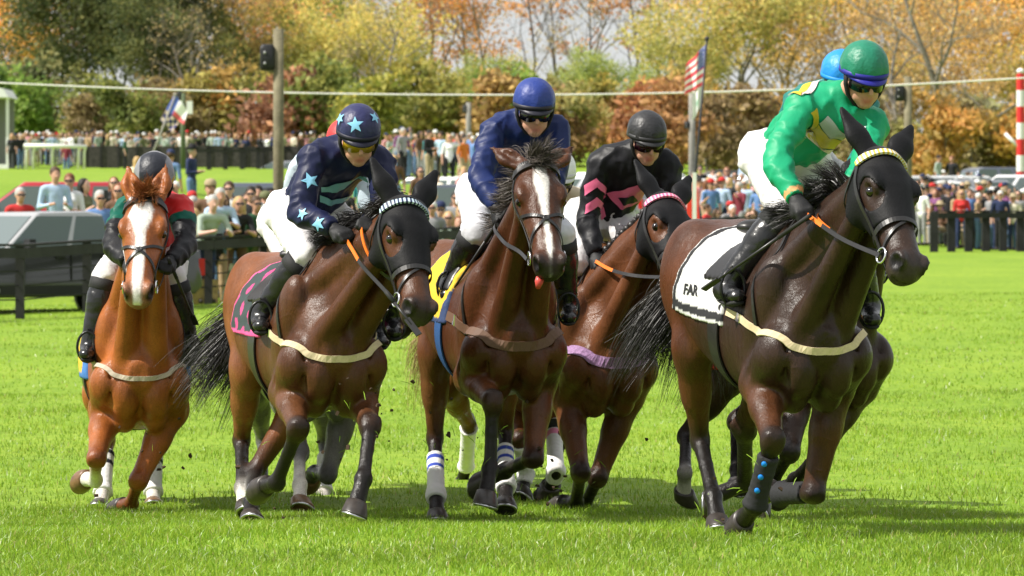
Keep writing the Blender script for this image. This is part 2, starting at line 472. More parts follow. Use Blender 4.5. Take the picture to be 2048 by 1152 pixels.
def make_horse(name, label, breast, yaw, pitch, S, poll, muz, face, legs, coat, points, muzcol=(0.03, 0.022, 0.02), socks={}, hoofcol={}, blaze=None,
               neckbow=0.05, ears=((-0.9, 0.3, 0.3), (-0.9, 0.3, 0.3)), gz=0.0, roll=0.0, group='racing horses galloping over the turf', hind=None, hooded=False, arm=None, vox=HX, shortsock=()):
    """breast=(px,py,Y): where the middle of the chest is seen; yaw: heading, 90 = at the camera, 0 = image right; limbs by photo pixel with bone lengths"""
    h = Horse(); h.S = S
    a = math.radians(yaw); p = math.radians(pitch)
    fh = V(math.cos(a), -math.sin(a), 0); left = V(math.sin(a), math.cos(a), 0)
    fw = fh * math.cos(p) + V(0, 0, 1) * math.sin(p); up = np.cross(fw, left)
    if roll:
        r = math.radians(roll); left, up = left * math.cos(r) + up * math.sin(r), up * math.cos(r) - left * math.sin(r)
    R = np.stack([fw, left, up])
    O = at(*breast) - S * (R.T @ V(0.78, 0, 1.08))
    base = V(O[0], O[1], gz)
    W = lambda x, y, z: O + S * (fw * x + left * y + up * z) - base
    h.W = W; h.R = R; h.fw, h.left, h.up = fw, left, up; h.base = base; h.O = O - base
    h.loc = lambda P: (np.asarray(P) - h.O) @ R.T / S
    J = {}
    # head and neck
    wi = W(0.40, 0, 1.50) + base
    P = solve(wi, poll[0], poll[1], 0.80 * S, poll[2])
    M = solve(P, muz[0], muz[1], 0.62 * S, muz[2])
    P, M = P - base, M - base
    hx = unit(M - P); fa = math.radians(face); fdir = V(math.cos(fa), -math.sin(fa), 0.15)
    hz = unit(fdir - hx * (fdir @ hx)); hy = np.cross(hz, hx)
    HR = np.stack([hx, hy, hz]); HS = S * 1.06
    H = lambda x, y, z: P + HS * (hx * x + hy * y + hz * z)
    h.H = H; h.HR = HR; h.P = P; h.M = M; h.HS = HS
    h.hloc = lambda Q: (np.asarray(Q) - P) @ HR.T / HS
    # limb chains
    for k in ('RF', 'LF', 'RH', 'LH'):
        sy = -1 if k[0] == 'R' else 1
        d = legs[k]
        if k[1] == 'F':
            root = d.get('root', (0.52, 0.168, 0.93)); Ls = (0.43, 0.31, 0.205)
        else:
            root = d.get('root', (-0.36, 0.185, 0.98)); Ls = (0.47, 0.42, 0.205)
        q = [W(root[0], sy * root[1], root[2])]
        for (x, y, sg), L in zip(d['p'], Ls):
            q.append(solve(q[-1] + base, x, y, L * S, sg) - base)
        J[k] = q
        if DEBUG: print(name, k, [tuple(round(float(c), 2) for c in h.loc(z)) for z in q])
    h.J = J
    pts = np.array([W(-1.0, -.3, 1.7), W(-1.0, .3, .8), W(.9, .3, 1.7), W(.9, -.3, .8), P, M] + [H(-.25, .12, .1), H(-.25, -.12, .1)] + sum(J.values(), []))
    lo, hi = pts.min(0) - 0.16, pts.max(0) + 0.16
    F = Field(lo, hi, vox)
    k1 = 0.045 * S
    xs = [-0.87, -0.83, -0.72, -0.55, -0.35, -0.15, 0.05, 0.25, 0.42, 0.58, 0.70, 0.79, 0.84]
    top = [1.27, 1.36, 1.49, 1.545, 1.53, 1.50, 1.485, 1.52, 1.585, 1.52, 1.40, 1.27, 1.18]
    bot = [1.15, 1.08, 1.01, 0.99, 0.97, 0.90, 0.855, 0.825, 0.825, 0.86, 0.92, 0.99, 1.07]
    ryt = [0.05, 0.11, 0.19, 0.245, 0.265, 0.285, 0.285, 0.265, 0.225, 0.205, 0.175, 0.125, 0.05]
    eg = [0, 0, 0.05, 0.1, 0.08, 0.05, 0.08, 0.18, 0.30, 0.25, 0.1, 0, 0]
    F.add(loft(h.O, R, S, xs, top, bot, ryt, eg), 0.0)
    for s in (-1, 1):
        # hindquarters
        F.add(ell(W(-0.56, s * 0.115, 1.28), S * V(0.25, 0.14, 0.26), R), 0.05)
        st = J['RH' if s < 0 else 'LH'][0]; hk = J['RH' if s < 0 else 'LH'][1]
        F.add(cone(W(-0.54, s * 0.125, 1.26), st, 0.20 * S, 0.115 * S, left, 0.62), k1)
        F.add(cone(W(-0.73, s * 0.10, 1.24), lerp(st, hk, 0.42) - fw * 0.02, 0.135 * S, 0.065 * S, left, 0.62), k1)
        # shoulder, pectorals
        F.add(ell(W(0.50, s * 0.150, 1.20), S * V(0.13, 0.092, 0.31), np.stack([unit(fw - 0.45 * up), left, unit(up + 0.45 * fw)])), 0.022)
        F.add(ell(W(0.70, s * 0.150, 1.09), S * V(0.11, 0.090, 0.12), R), 0.03)
        F.add(ell(W(0.755, s * 0.080, 1.02), S * V(0.085, 0.080, 0.125), R), 0.007)
        F.add(ell(W(0.66, s * 0.075, 0.92), S * V(0.10, 0.07, 0.10), R), 0.03)
        el = J['RF' if s < 0 else 'LF'][0]
        F.add(cone(W(0.69, s * 0.155, 1.06), el, 0.105 * S, 0.09 * S), 0.05)
        F.add(ell(lerp(W(0.42, s * 0.16, 1.08), el, 0.35), S * V(0.13, 0.068, 0.14), R), 0.025)     # triceps
    for s in (-1, 1):
        F.add(cone(W(0.80, s * 0.155, 1.24), W(0.775, s * 0.150, 0.98), 0.003, 0.004), 0.05, cut=True)
        F.add(cone(W(0.62, s * 0.245, 1.02), W(0.56, s * 0.25, 0.90), 0.004, 0.005), 0.04, cut=True)
        F.add(cone(W(0.36, s * 0.262, 1.40), W(0.47, s * 0.255, 1.00), 0.006, 0.008), 0.03, cut=True)
    F.add(cone(W(0.865, 0, 1.14), W(0.83, 0, 0.92), 0.016, 0.014), 0.035, cut=True)
    # neck
    A = W(0.54, 0, 1.27); Bn = H(0.055, 0, -0.085)
    Mid = lerp(A, Bn, 0.5) + up * neckbow * S
    nl = unit(lerp(left, hy, 0.5))
    F.add(cone(A, Mid, 0.245 * S, 0.148 * S, left, 0.54), 0.07)
    F.add(cone(Mid, Bn, 0.146 * S, 0.102 * S, nl, 0.58), 0.04)
    F.add(cone(W(0.40, 0, 1.50), lerp(Mid, Bn, 0.3) + unit(np.cross(Bn - A, nl)) * -0.02, 0.10 * S, 0.08 * S, left, 0.6), 0.06)
    # windpipe and neck muscle relief
    for s in (-1, 1):
        F.add(cone(W(0.74, s * 0.085, 1.16), H(0.17, s * 0.055, -0.13), 0.062 * S, 0.042 * S), 0.035)
        F.add(cone(W(0.52, s * 0.13, 1.36), lerp(Mid, Bn, 0.7) + nl * s * 0.04, 0.07 * S, 0.045 * S), 0.03)
    # head
    hxs = [-0.03, 0.0, 0.05, 0.12, 0.20, 0.30, 0.40, 0.48, 0.54, 0.585, 0.612]
    ht = [-0.055, -0.010, 0.020, 0.036, 0.032, 0.014, 0.002, -0.002, -0.003, -0.020, -0.06]
    hb = [-0.09, -0.13, -0.170, -0.205, -0.205, -0.176, -0.152, -0.145, -0.152, -0.145, -0.10]
    hr = [0.035, 0.072, 0.095, 0.110, 0.106, 0.082, 0.068, 0.067, 0.073, 0.064, 0.03]
    he = [0, 0, -0.05, -0.12, -0.15, -0.15, -0.05, 0, 0.08, 0.1, 0]
    F.add(loft(P, HR, HS, hxs, ht, hb, hr, he), 0.045)
    for s in (-1, 1):
        F.add(ell(H(0.185, s * 0.092, -0.015), HS * V(0.058, 0.028, 0.036), HR), 0.02)           # brow
        F.add(ell(H(0.135, s * 0.062, -0.125), HS * V(0.108, 0.034, 0.082), HR), 0.02)           # jowl
        F.add(cone(H(0.24, s * 0.080, -0.07), H(0.37, s * 0.055, -0.065), 0.016 * HS, 0.012 * HS), 0.02)  # facial crest
        F.add(ell(H(0.552, s * 0.054, -0.043), HS * V(0.046, 0.027, 0.044), HR), 0.014)          # nostril flare
        F.add(ell(H(0.569, s * 0.078, -0.046), HS * V(0.034, 0.026, 0.031), HR), 0.008, cut=True)
        F.add(ell(H(0.212, s * 0.110, -0.035), HS * V(0.030, 0.016, 0.022), HR), 0.012, cut=True)
        e = ears[0 if s < 0 else 1]
        ed = unit(hx * e[0] + hy * s * e[1] + hz * e[2]); eb = H(0.012, s * 0.052, -0.025)
        es = unit(np.cross(ed, unit(hz + hx * 0.2)))
        en = np.cross(es, ed)
        en = en if en @ hz > 0 else -en
        em = eb + ed * 0.095 * HS; et = eb + ed * 0.215 * HS - hy * s * 0.012
        ew = 0.80 if hooded else 1.0
        F.add(cone(eb, em, 0.038 * HS, 0.047 * ew * HS, en, 0.6), 0.02)
        F.add(cone(em, et, 0.047 * ew * HS, 0.006, en, 0.5), 0.015)
        if not hooded: F.add(cone(eb + ed * 0.05 * HS + en * 0.028, et - ed * 0.03 + en * 0.012, 0.024 * HS, 0.006, en, 0.8), 0.006, cut=True)
    F.add(ell(H(0.555, 0, -0.125), HS * V(0.040, 0.040, 0.028), HR), 0.02)                        # chin
    F.add(cone(H(0.64, 0, -0.106), H(0.50, 0, -0.104), 0.004, 0.004, hy, 14.0), 0.004, cut=True)   # mouth line
    # legs
    h.leg = {}
    for k, q in J.items():
        s = -1 if k[0] == 'R' else 1
        f = lambda d: unit(fw - d * (fw @ d))
        r0, r1, r2, r3 = q; Q = S * 0.90
        d1, d2, d3 = unit(r1 - r0), unit(r2 - r1), unit(r3 - r2)
        pc = points.get(k, points['all']) if isinstance(points, dict) else points
        sc = socks.get(k)
        low = sc if sc is not None else pc
        short = k in shortsock; past = low; low = pc if short else low; sc = None if short else sc
        # the front side of the cannon: towards the outside of the bend
        if k[1] == 'F':
            bend = unit(d1 - d2 + 0.35 * f(d2)); fr = unit(bend - d2 * (bend @ d2))
            if fr @ fw < -0.3: fr = -fr
            F.add(cone(r0, lerp(r0, r1, 0.45), 0.096 * Q, 0.074 * Q), 0.04, arm)
            F.add(cone(lerp(r0, r1, 0.4), r1, 0.076 * Q, 0.050 * Q), 0.03, arm)
            F.add(ell(lerp(r0, r1, 0.22) + f(d1) * 0.035 * Q, Q * V(0.05, 0.045, 0.12), np.stack([f(d1), np.cross(d1, f(d1)), d1])), 0.012)
            F.add(ell(r1, Q * V(0.054, 0.054, 0.075), np.stack([fr, np.cross(d2, fr), d2])), 0.03, pc)
            for sd_ in (-1, 1): F.add(cone(r1 + np.cross(d2, fr) * 0.026 * sd_ * Q + fr * 0.02 * Q - d2 * 0.035 * Q, r1 + np.cross(d2, fr) * 0.026 * sd_ * Q + fr * 0.02 * Q + d2 * 0.035 * Q, 0.026 * Q, 0.024 * Q), 0.012, pc)
            F.add(cone(lerp(r0, r1, 0.45) - fr * 0.045 * Q, r1 - fr * 0.03 * Q, 0.026 * Q, 0.02 * Q), 0.02, arm)
            F.add(ell(r1 - fr * 0.035 * Q + d2 * 0.005, Q * V(0.022, 0.026, 0.03), np.stack([fr, np.cross(d2, fr), d2])), 0.015, pc)
            ca, cb, cr = r1, r2, 0.037
        else:
            bend = unit(d2 - d1 + 0.5 * f(d2)); fr = unit(bend - d2 * (bend @ d2))
            if fr @ fw < -0.2: fr = f(d2)
            F.add(cone(r0, lerp(r0, r1, 0.5), 0.122 * Q, 0.086 * Q, left, 0.78), 0.05)
            F.add(cone(lerp(r0, r1, 0.4), r1, 0.09 * Q, 0.052 * Q, left, 0.8), 0.03)
            F.add(ell(r1, Q * V(0.064, 0.049, 0.072), np.stack([fr, np.cross(d2, fr), d2])), 0.02, pc)
            ph = r1 - fr * 0.055 * Q - d2 * 0.035 * Q
            F.add(cone(ph, r1 + d2 * 0.06 * Q - fr * 0.02, 0.024 * Q, 0.026 * Q), 0.02, pc)
            F.add(cone(ph, lerp(r0, r1, 0.6) - fr * 0.03 * Q, 0.018 * Q, 0.02 * Q), 0.02, pc)     # achilles
            ca, cb, cr = r1, r2, 0.039
        mid = lerp(ca, cb, 0.45)
        F.add(cone(ca, mid, cr * 1.12 * Q, cr * 0.92 * Q), 0.015, pc)
        F.add(cone(mid, cb, cr * 0.92 * Q, cr * 1.0 * Q), 0.012, low)
        F.add(cone(lerp(ca, cb, 0.12) - fr * 0.026 * Q, lerp(ca, cb, 0.9) - fr * 0.028 * Q, 0.017 * Q, 0.018 * Q), 0.012, low if sc is not None else pc)
        F.add(ell(cb, Q * V(0.049, 0.046, 0.050)), 0.015, low)
        F.add(ell(cb - fr * 0.024 * Q, Q * V(0.028, 0.030, 0.034)), 0.012, low)
        cor = lerp(r2, r3, 0.60)
        F.add(cone(r2, cor, 0.038 * Q, 0.046 * Q), 0.015, past)
        h.leg[k] = dict(q=q, fr=fr, cor=cor, d3=d3)
    h.F = F
    v, qd = F.net(); v = smooth_mesh(v, qd, 1)
    co = F.colors(v, coat)
    # coat pattern: redder quarters, muzzle and face markings
    L = h.loc(v); Hd = h.hloc(v)
    if hind is not None:
        wh = sstep(0.15, -0.45, L[:, 0]) * sstep(0.55, 0.72, L[:, 2]); near = np.linalg.norm(co - np.asarray(coat), axis=1) < 0.03
        wh = (wh * near)[:, None]; co = co * (1 - wh) + np.asarray(hind) * wh
    inhead = (Hd[:, 0] > 0.0) & (Hd[:, 0] < 0.68) & (np.abs(Hd[:, 1]) < 0.13) & (np.abs(Hd[:, 2] + 0.08) < 0.17)
    wm = sstep(0.48, 0.60, Hd[:, 0]) * inhead
    co = co * (1 - wm[:, None]) + np.asarray(muzcol) * wm[:, None]
    for s in (-1, 1):
        wn_ = sstep(0.046, 0.026, np.linalg.norm((Hd - V(0.566, s * 0.068, -0.046)) * V(0.8, 1, 1), axis=1))[:, None]
        co = co * (1 - wn_) + np.array([0.006, 0.005, 0.005]) * wn_
    if blaze is not None:
        bw = np.interp(Hd[:, 0] + 0.012 * np.sin(Hd[:, 1] * 90), blaze[0], blaze[1]); off = np.interp(Hd[:, 0], blaze[0], blaze[2]) if len(blaze) > 2 else 0
        wb = sstep(0.006, -0.006, np.abs(Hd[:, 1] - off) - bw) * inhead * (Hd[:, 2] > -0.075)
        co = co * (1 - wb[:, None]) + np.array([0.75, 0.72, 0.68]) * wb[:, None]
    m = coat_mat()
    h.o = obj(name, np_mesh(name, v, quads=qd, col=co), m, None, loc=base)
    tag(h.o, label, 'horse', group)
    # eyes
    for s in (-1, 1):
        E = MB(); ec = H(0.212, s * 0.094, -0.036)
        E.lathe([(0.001, -0.024), (0.013, -0.019), (0.02, -0.009), (0.023, 0), (0.02, 0.009), (0.013, 0.019), (0.001, 0.024)], 12, np.vstack([np.column_stack([HR.T * HS, ec]), [0, 0, 0, 1]]))
        E.build('eye', mat('eye_dark', (0.008, 0.005, 0.004), 0.05, spec=0.8), h.o, True)
    # hooves
    for k, g in h.leg.items():
        d3, fr = g['d3'], g['fr']
        fx = unit(fr - d3 * (fr @ d3)); fy = np.cross(d3, fx)
        n = 14; ang = np.arange(n) * 2 * math.pi / n
        c0 = g['cor'] - d3 * 0.004; MBh = MB(); rings = []
        for t, rr, sh in ((0, 0.050, 0), (0.15, 0.054, 0.002), (0.9, 0.067, 0.018), (1.0, 0.066, 0.019), (1.0, 0.040, 0.012), (0.9, 0.034, 0.012)):
            Lh = 0.082 * t * S
            ring = [c0 + d3 * (Lh * (1 + 0.30 * math.cos(b) * (1 if t > 0 else 0)) + (0.010 * math.cos(b) if t == 0 else 0)) + fx * (rr * math.cos(b) + sh) * S + fy * rr * 0.93 * math.sin(b) * S for b in ang]
            rings.append(np.array(ring))
        kk = len(rings)
        fcs = [(i * n + j, i * n + (j + 1) % n, (i + 1) * n + (j + 1) % n, (i + 1) * n + j) for i in range(kk - 1) for j in range(n)]
        fcs += [tuple(range(n - 1, -1, -1)), tuple((kk - 1) * n + j for j in range(n))]
        MBh.add(np.concatenate(rings), fcs)
        hc = hoofcol.get(k, (0.035, 0.028, 0.024))
        o = MBh.build('hoof', mat('hoof_%d' % int(hc[0] * 1000), hc, 0.38, noise=0.35, nscale=30, spec=0.5), h.o, True)
        bpy_shoe = MB()
        sr = [c0 + d3 * (0.084 * S * (1 + 0.30 * math.cos(b))) + fx * (0.058 * math.cos(b) + 0.019) * S + fy * 0.054 * math.sin(b) * S for b in np.linspace(-2.5, 2.5, 14)]
        bpy_shoe.tube(sr, 0.008, 6)
        bpy_shoe.build('horseshoe', mat('steel_shoe', (0.55, 0.55, 0.56), 0.3, metal=1.0), o, True)
    return h

def strands(name, roots, dirs, length, grav, m, parent, n, wid=0.004, jit=0.3, segs=7, curl=0.0, lenjit=0.35, seed=1, wind=None, clump=None, tuft=0.35):
    """hair as locks: guide curves from points along roots, each followed by many thin tapering ribbons"""
    r = np.random.default_rng(seed)
    roots = np.asarray(roots, float); dirs = np.asarray(dirs, float); K = clump or 40
    t = (np.arange(K) + r.random(K)) / K * (len(roots) - 1); i = np.minimum(t.astype(int), len(roots) - 2); f = (t - i)[:, None]
    p = roots[i] * (1 - f) + roots[i + 1] * f + r.normal(0, 0.006, (K, 3))
    d = dirs[i] * (1 - f) + dirs[i + 1] * f + r.normal(0, 1, (K, 3)) * jit * 0.8
    d /= np.linalg.norm(d, axis=1, keepdims=True)
    ln = length * (1 - lenjit * r.random(K)); bend = r.normal(0, 1, (K, 3)) * curl; G = [p]
    for k in range(segs):
        d = d + np.asarray(grav) / segs + bend * math.sin(1.0 + 4.0 * k / segs) + (np.asarray(wind) / segs if wind is not None else 0)
        d = d / np.linalg.norm(d, axis=1, keepdims=True); p = p + d * (ln / segs)[:, None]; G.append(p)
    G = np.stack(G, 1)                                     # K, segs+1, 3
    ci = r.integers(0, K, n); o0 = r.normal(0, 1, (n, 3)) * 0.016; o1 = r.normal(0, 1, (n, 3)) * length * 0.05 * (0.3 + tuft); fly = (r.random(n) < 0.035)[:, None] * r.normal(0, 1, (n, 3)) * length * 0.10
    u = np.linspace(0, 1, segs + 1)[None, :, None]; cut = (1 - 0.35 * r.random(n) ** 2)[:, None, None]
    C = G[ci]; idx = np.clip(u * cut * segs, 0, segs - 1e-4)[..., 0]; k0 = idx.astype(int); fr = (idx - k0)[..., None]
    ar = np.arange(n)[:, None]; C = C[ar, k0] * (1 - fr) + C[ar, k0 + 1] * fr
    C = C + o0[:, None] * (1 - 0.5 * u) + o1[:, None] * np.sin(u * 2.4) * 0.8 + fly[:, None] * u ** 2
    T = np.gradient(C, axis=1); sd = np.cross(T, r.normal(0, 1, (n, 1, 3))); sd /= np.maximum(np.linalg.norm(sd, axis=2, keepdims=True), 1e-9)
    w = wid * (1 - 0.8 * u ** 1.5)
    vs = np.stack([C - sd * w, C + sd * w], 2).reshape(n, -1, 3)
    base = (np.arange(n) * 2 * (segs + 1))[:, None]
    q = np.concatenate([base + np.array([[2 * k, 2 * k + 1, 2 * k + 3, 2 * k + 2]]) for k in range(segs)])
    return obj(name, np_mesh(name, vs.reshape(-1, 3), quads=q), m, parent)

# ------------------------------------------------------------------ the runners
BLK = (0.011, 0.009, 0.008)
WHT = (0.62, 0.58, 0.52)
BROWNHOOF = (0.16, 0.085, 0.04)
HS = {}
HS['far'] = make_horse('racehorse', 'dark bay horse in black hood with yellow and white browband leading on the right',
    (1640, 712, 19.4), 74, -5, 1.08, (1768, 303, -1), (1836, 524, -1), 60,
    dict(RF=dict(p=[(1545, 882, -1), (1510, 1012, 1), (1474, 1056, 1)]), LF=dict(p=[(1626, 985, -1), (1560, 990, 1), (1528, 975, 1)]),
         RH=dict(p=[(1400, 880, 1), (1427, 995, -1), (1438, 1066, -1)]), LH=dict(p=[(1490, 862, 1), (1492, 965, 1), (1400, 1005, 1)])),
    (0.026, 0.013, 0.008), BLK, hind=(0.075, 0.025, 0.0095), arm=(0.07, 0.026, 0.0105), ears=((-0.85, 0.55, 0.15), (-0.8, 0.55, 0.2)), neckbow=0.04, hooded=True)
HS['star'] = make_horse('racehorse', 'bay horse in black hood with pale striped browband under the star capped jockey',
    (672, 728, 21.3), 75, -2, 1.08, (815, 398, -1), (853, 616, -1), 60,
    dict(RF=dict(p=[(596, 858, -1), (553, 966, 1), (520, 975, 1)]), LF=dict(p=[(740, 853, -1), (727, 958, -1), (705, 1036, -1)]),
         RH=dict(p=[(483, 880, 1), (485, 976, -1), (494, 1030, -1)]), LH=dict(p=[(510, 942, 1), (503, 1005, -1), (500, 1050, -1)])),
    (0.066, 0.024, 0.0095), BLK, hind=(0.17, 0.058, 0.02), arm=(0.11, 0.042, 0.016), socks=dict(RH=WHT), shortsock=('RH',), ears=((-0.85, 0.5, 0.15), (-0.8, 0.5, 0.2)), hooded=True)
HS['blue'] = make_horse('racehorse', 'bay horse with white blaze, loose forelock and tongue out under the dark blue jockey',
    (1036, 702, 22.2), 78, -3, 1.08, (1073, 322, -1), (1105, 522, -1), 80,
    dict(RF=dict(p=[(985, 804, -1), (980, 939, 1), (968, 1016, -1)]), LF=dict(p=[(1066, 916, -1), (1010, 942, 1), (955, 966, 1)]),
         RH=dict(p=[(870, 876, 1), (872, 990, -1), (875, 1050, -1)]), LH=dict(p=[(1010, 862, 1), (1012, 970, -1), (1010, 1025, -1)])),
    (0.062, 0.021, 0.008), BLK, hind=(0.11, 0.04, 0.015), arm=(0.11, 0.038, 0.014), blaze=([0.0, 0.08, 0.15, 0.2, 0.3, 0.42, 0.45, 0.52, 0.56], [0.0, 0.025, 0.036, 0.026, 0.014, 0.010, 0.017, 0.012, 0.0]),
    ears=((-0.65, 0.7, -0.1), (-0.65, 0.7, -0.1)))
HS['pink'] = make_horse('racehorse', 'bay horse in black hood with pink browband and plaited mane behind the leaders',
    (1232, 736, 24.0), 70, 0, 1.1, (1336, 392, -1), (1386, 565, -1), 58,
    dict(RF=dict(p=[(1161, 945, -1), (1152, 1005, 1), (1112, 1010, 1)]), LF=dict(p=[(1196, 955, -1), (1168, 1015, 1), (1148, 1030, 1)]),
         RH=dict(p=[(1107, 842, 1), (1112, 942, -1), (1098, 992, 1)]), LH=dict(p=[(1072, 860, 1), (1050, 955, 1), (1042, 1004, -1)])),
    (0.10, 0.036, 0.014), BLK, hind=(0.12, 0.04, 0.015), ears=((-0.85, 0.5, 0.15), (-0.8, 0.5, 0.2)), hooded=True)
HS['chest'] = make_horse('racehorse', 'chestnut horse with wide white blaze and bare head on the far left',
    (281, 767, 23.7), 83, 0, 1.08, (290, 392, -1), (272, 580, -1), 93,
    dict(RF=dict(p=[(193, 917, -1), (190, 960, 1), (164, 957, 1)]), LF=dict(p=[(277, 961, -1), (262, 1008, 1), (236, 1016, 1)]),
         RH=dict(p=[(215, 880, 1), (206, 985, -1), (197, 1026, -1)]), LH=dict(p=[(312, 870, 1), (307, 985, -1), (306, 1022, -1)])),
    (0.25, 0.075, 0.017), (0.16, 0.045, 0.013), muzcol=(0.25, 0.12, 0.07), socks=dict(RF=WHT, LH=WHT, RH=WHT), hoofcol=dict(RF=BROWNHOOF, LH=BROWNHOOF),
    blaze=([0.0, 0.05, 0.09, 0.14, 0.2, 0.26, 0.4, 0.5, 0.58], [0.0, 0.03, 0.055, 0.06, 0.04, 0.022, 0.026, 0.024, 0.02], [0, 0, 0, -0.01, -0.004, 0, 0, 0, 0]),
    ears=((-0.95, 0.25, 0.25), (-0.95, 0.25, 0.25)))

# runners mostly hidden behind the others
HS['grey'] = make_horse('racehorse', 'grey horse hidden behind the bay under the star capped jockey',
    (655, 748, 24.6), 76, 0, 1.08, (790, 480, -1), (815, 640, -1), 62,
    dict(RF=dict(p=[(600, 905, -1), (600, 970, -1), (600, 1022, -1)]), LF=dict(p=[(655, 950, -1), (628, 945, 1), (622, 960, 1)]),
         RH=dict(p=[(527, 880, 1), (525, 975, -1), (528, 1026, -1)]), LH=dict(p=[(650, 880, 1), (648, 985, -1), (644, 1022, -1)])),
    (0.16, 0.15, 0.145), (0.07, 0.067, 0.066), socks=dict(RF=WHT, LH=WHT), hoofcol=dict(RF=BROWNHOOF, LF=BROWNHOOF, LH=BROWNHOOF, RH=BROWNHOOF), vox=0.019)
HS['flax'] = make_horse('racehorse', 'flaxen tailed horse hidden behind the blazed bay',
    (1112, 742, 25.4), 66, 0, 1.05, (1200, 480, -1), (1240, 620, -1), 60,
    dict(RF=dict(p=[(1040, 880, -1), (1052, 950, 1), (1040, 1000, -1)]), LF=dict(p=[(1120, 880, -1), (1110, 950, 1), (1090, 985, 1)]),
         RH=dict(p=[(938, 850, 1), (932, 935, 1), (918, 985, 1)]), LH=dict(p=[(1005, 860, 1), (985, 940, 1), (960, 975, 1)])),
    (0.17, 0.06, 0.018), BLK, vox=0.019)
HS['dark'] = make_horse('racehorse', 'dark horse hidden behind the leading horse with only an ear and legs showing',
    (1700, 715, 22.2), 72, 0, 1.05, (1772, 322, -1), (1812, 500, -1), 62,
    dict(RF=dict(p=[(1580, 905, -1), (1545, 965, 1), (1512, 1022, -1)]), LF=dict(p=[(1640, 905, -1), (1590, 960, 1), (1560, 990, 1)]),
         RH=dict(p=[(1372, 870, 1), (1370, 945, -1), (1366, 1005, 1)]), LH=dict(p=[(1472, 840, 1), (1474, 940, -1), (1472, 985, -1)])),
    (0.028, 0.014, 0.009), BLK, socks=dict(RH=WHT), shortsock=('RH',), hooded=True, ears=((-0.85, 0.5, 0.15), (-0.95, 0.35, 0.2)), vox=0.019)

# ------------------------------------------------------------------ jockeys
SKIN = (0.50, 0.27, 0.185)
def limb_frame(d, ref):
    d = unit(d); a = unit(np.asarray(ref) - d * (np.asarray(ref) @ d)); return np.stack([a, np.cross(d, a), d])
def hand_prims(w, dirv, palm_n, s):
    """a closed hand: palm, four curled fingers, thumb; w wrist, dirv towards knuckles, palm_n out of the back of the hand"""
    d = unit(dirv); n = unit(palm_n - d * (palm_n @ d)); l = np.cross(n, d) * s
    out = [(cone(w, w + d * 0.05, 0.027, 0.034, n, 0.7), 0.01)]
    out.append((ell(w + d * 0.065, (0.042, 0.036, 0.020), np.stack([d, l, n])), 0.01))
    for i, (o, L) in enumerate(((-0.030, 0.9), (-0.010, 1.0), (0.011, 0.96), (0.030, 0.8))):
        k = w + d * 0.098 + l * o + n * 0.004
        m = k + d * 0.024 * L - n * 0.024 * L; e = m - d * 0.020 * L - n * 0.018 * L
        out += [(cone(w + d * 0.07 + l * o * 0.9, k, 0.011, 0.0105), 0.006), (cone(k, m, 0.0105, 0.0095), 0.003), (cone(m, e, 0.0095, 0.008), 0.003)]
    t0 = w + d * 0.035 - l * 0.030; t1 = w + d * 0.075 - l * 0.042 - n * 0.02; t2 = w + d * 0.100 - l * 0.022 - n * 0.034
    out += [(cone(t0, t1, 0.015, 0.012), 0.008), (cone(t1, t2, 0.012, 0.009), 0.004)]
    return out
class Jockey: pass
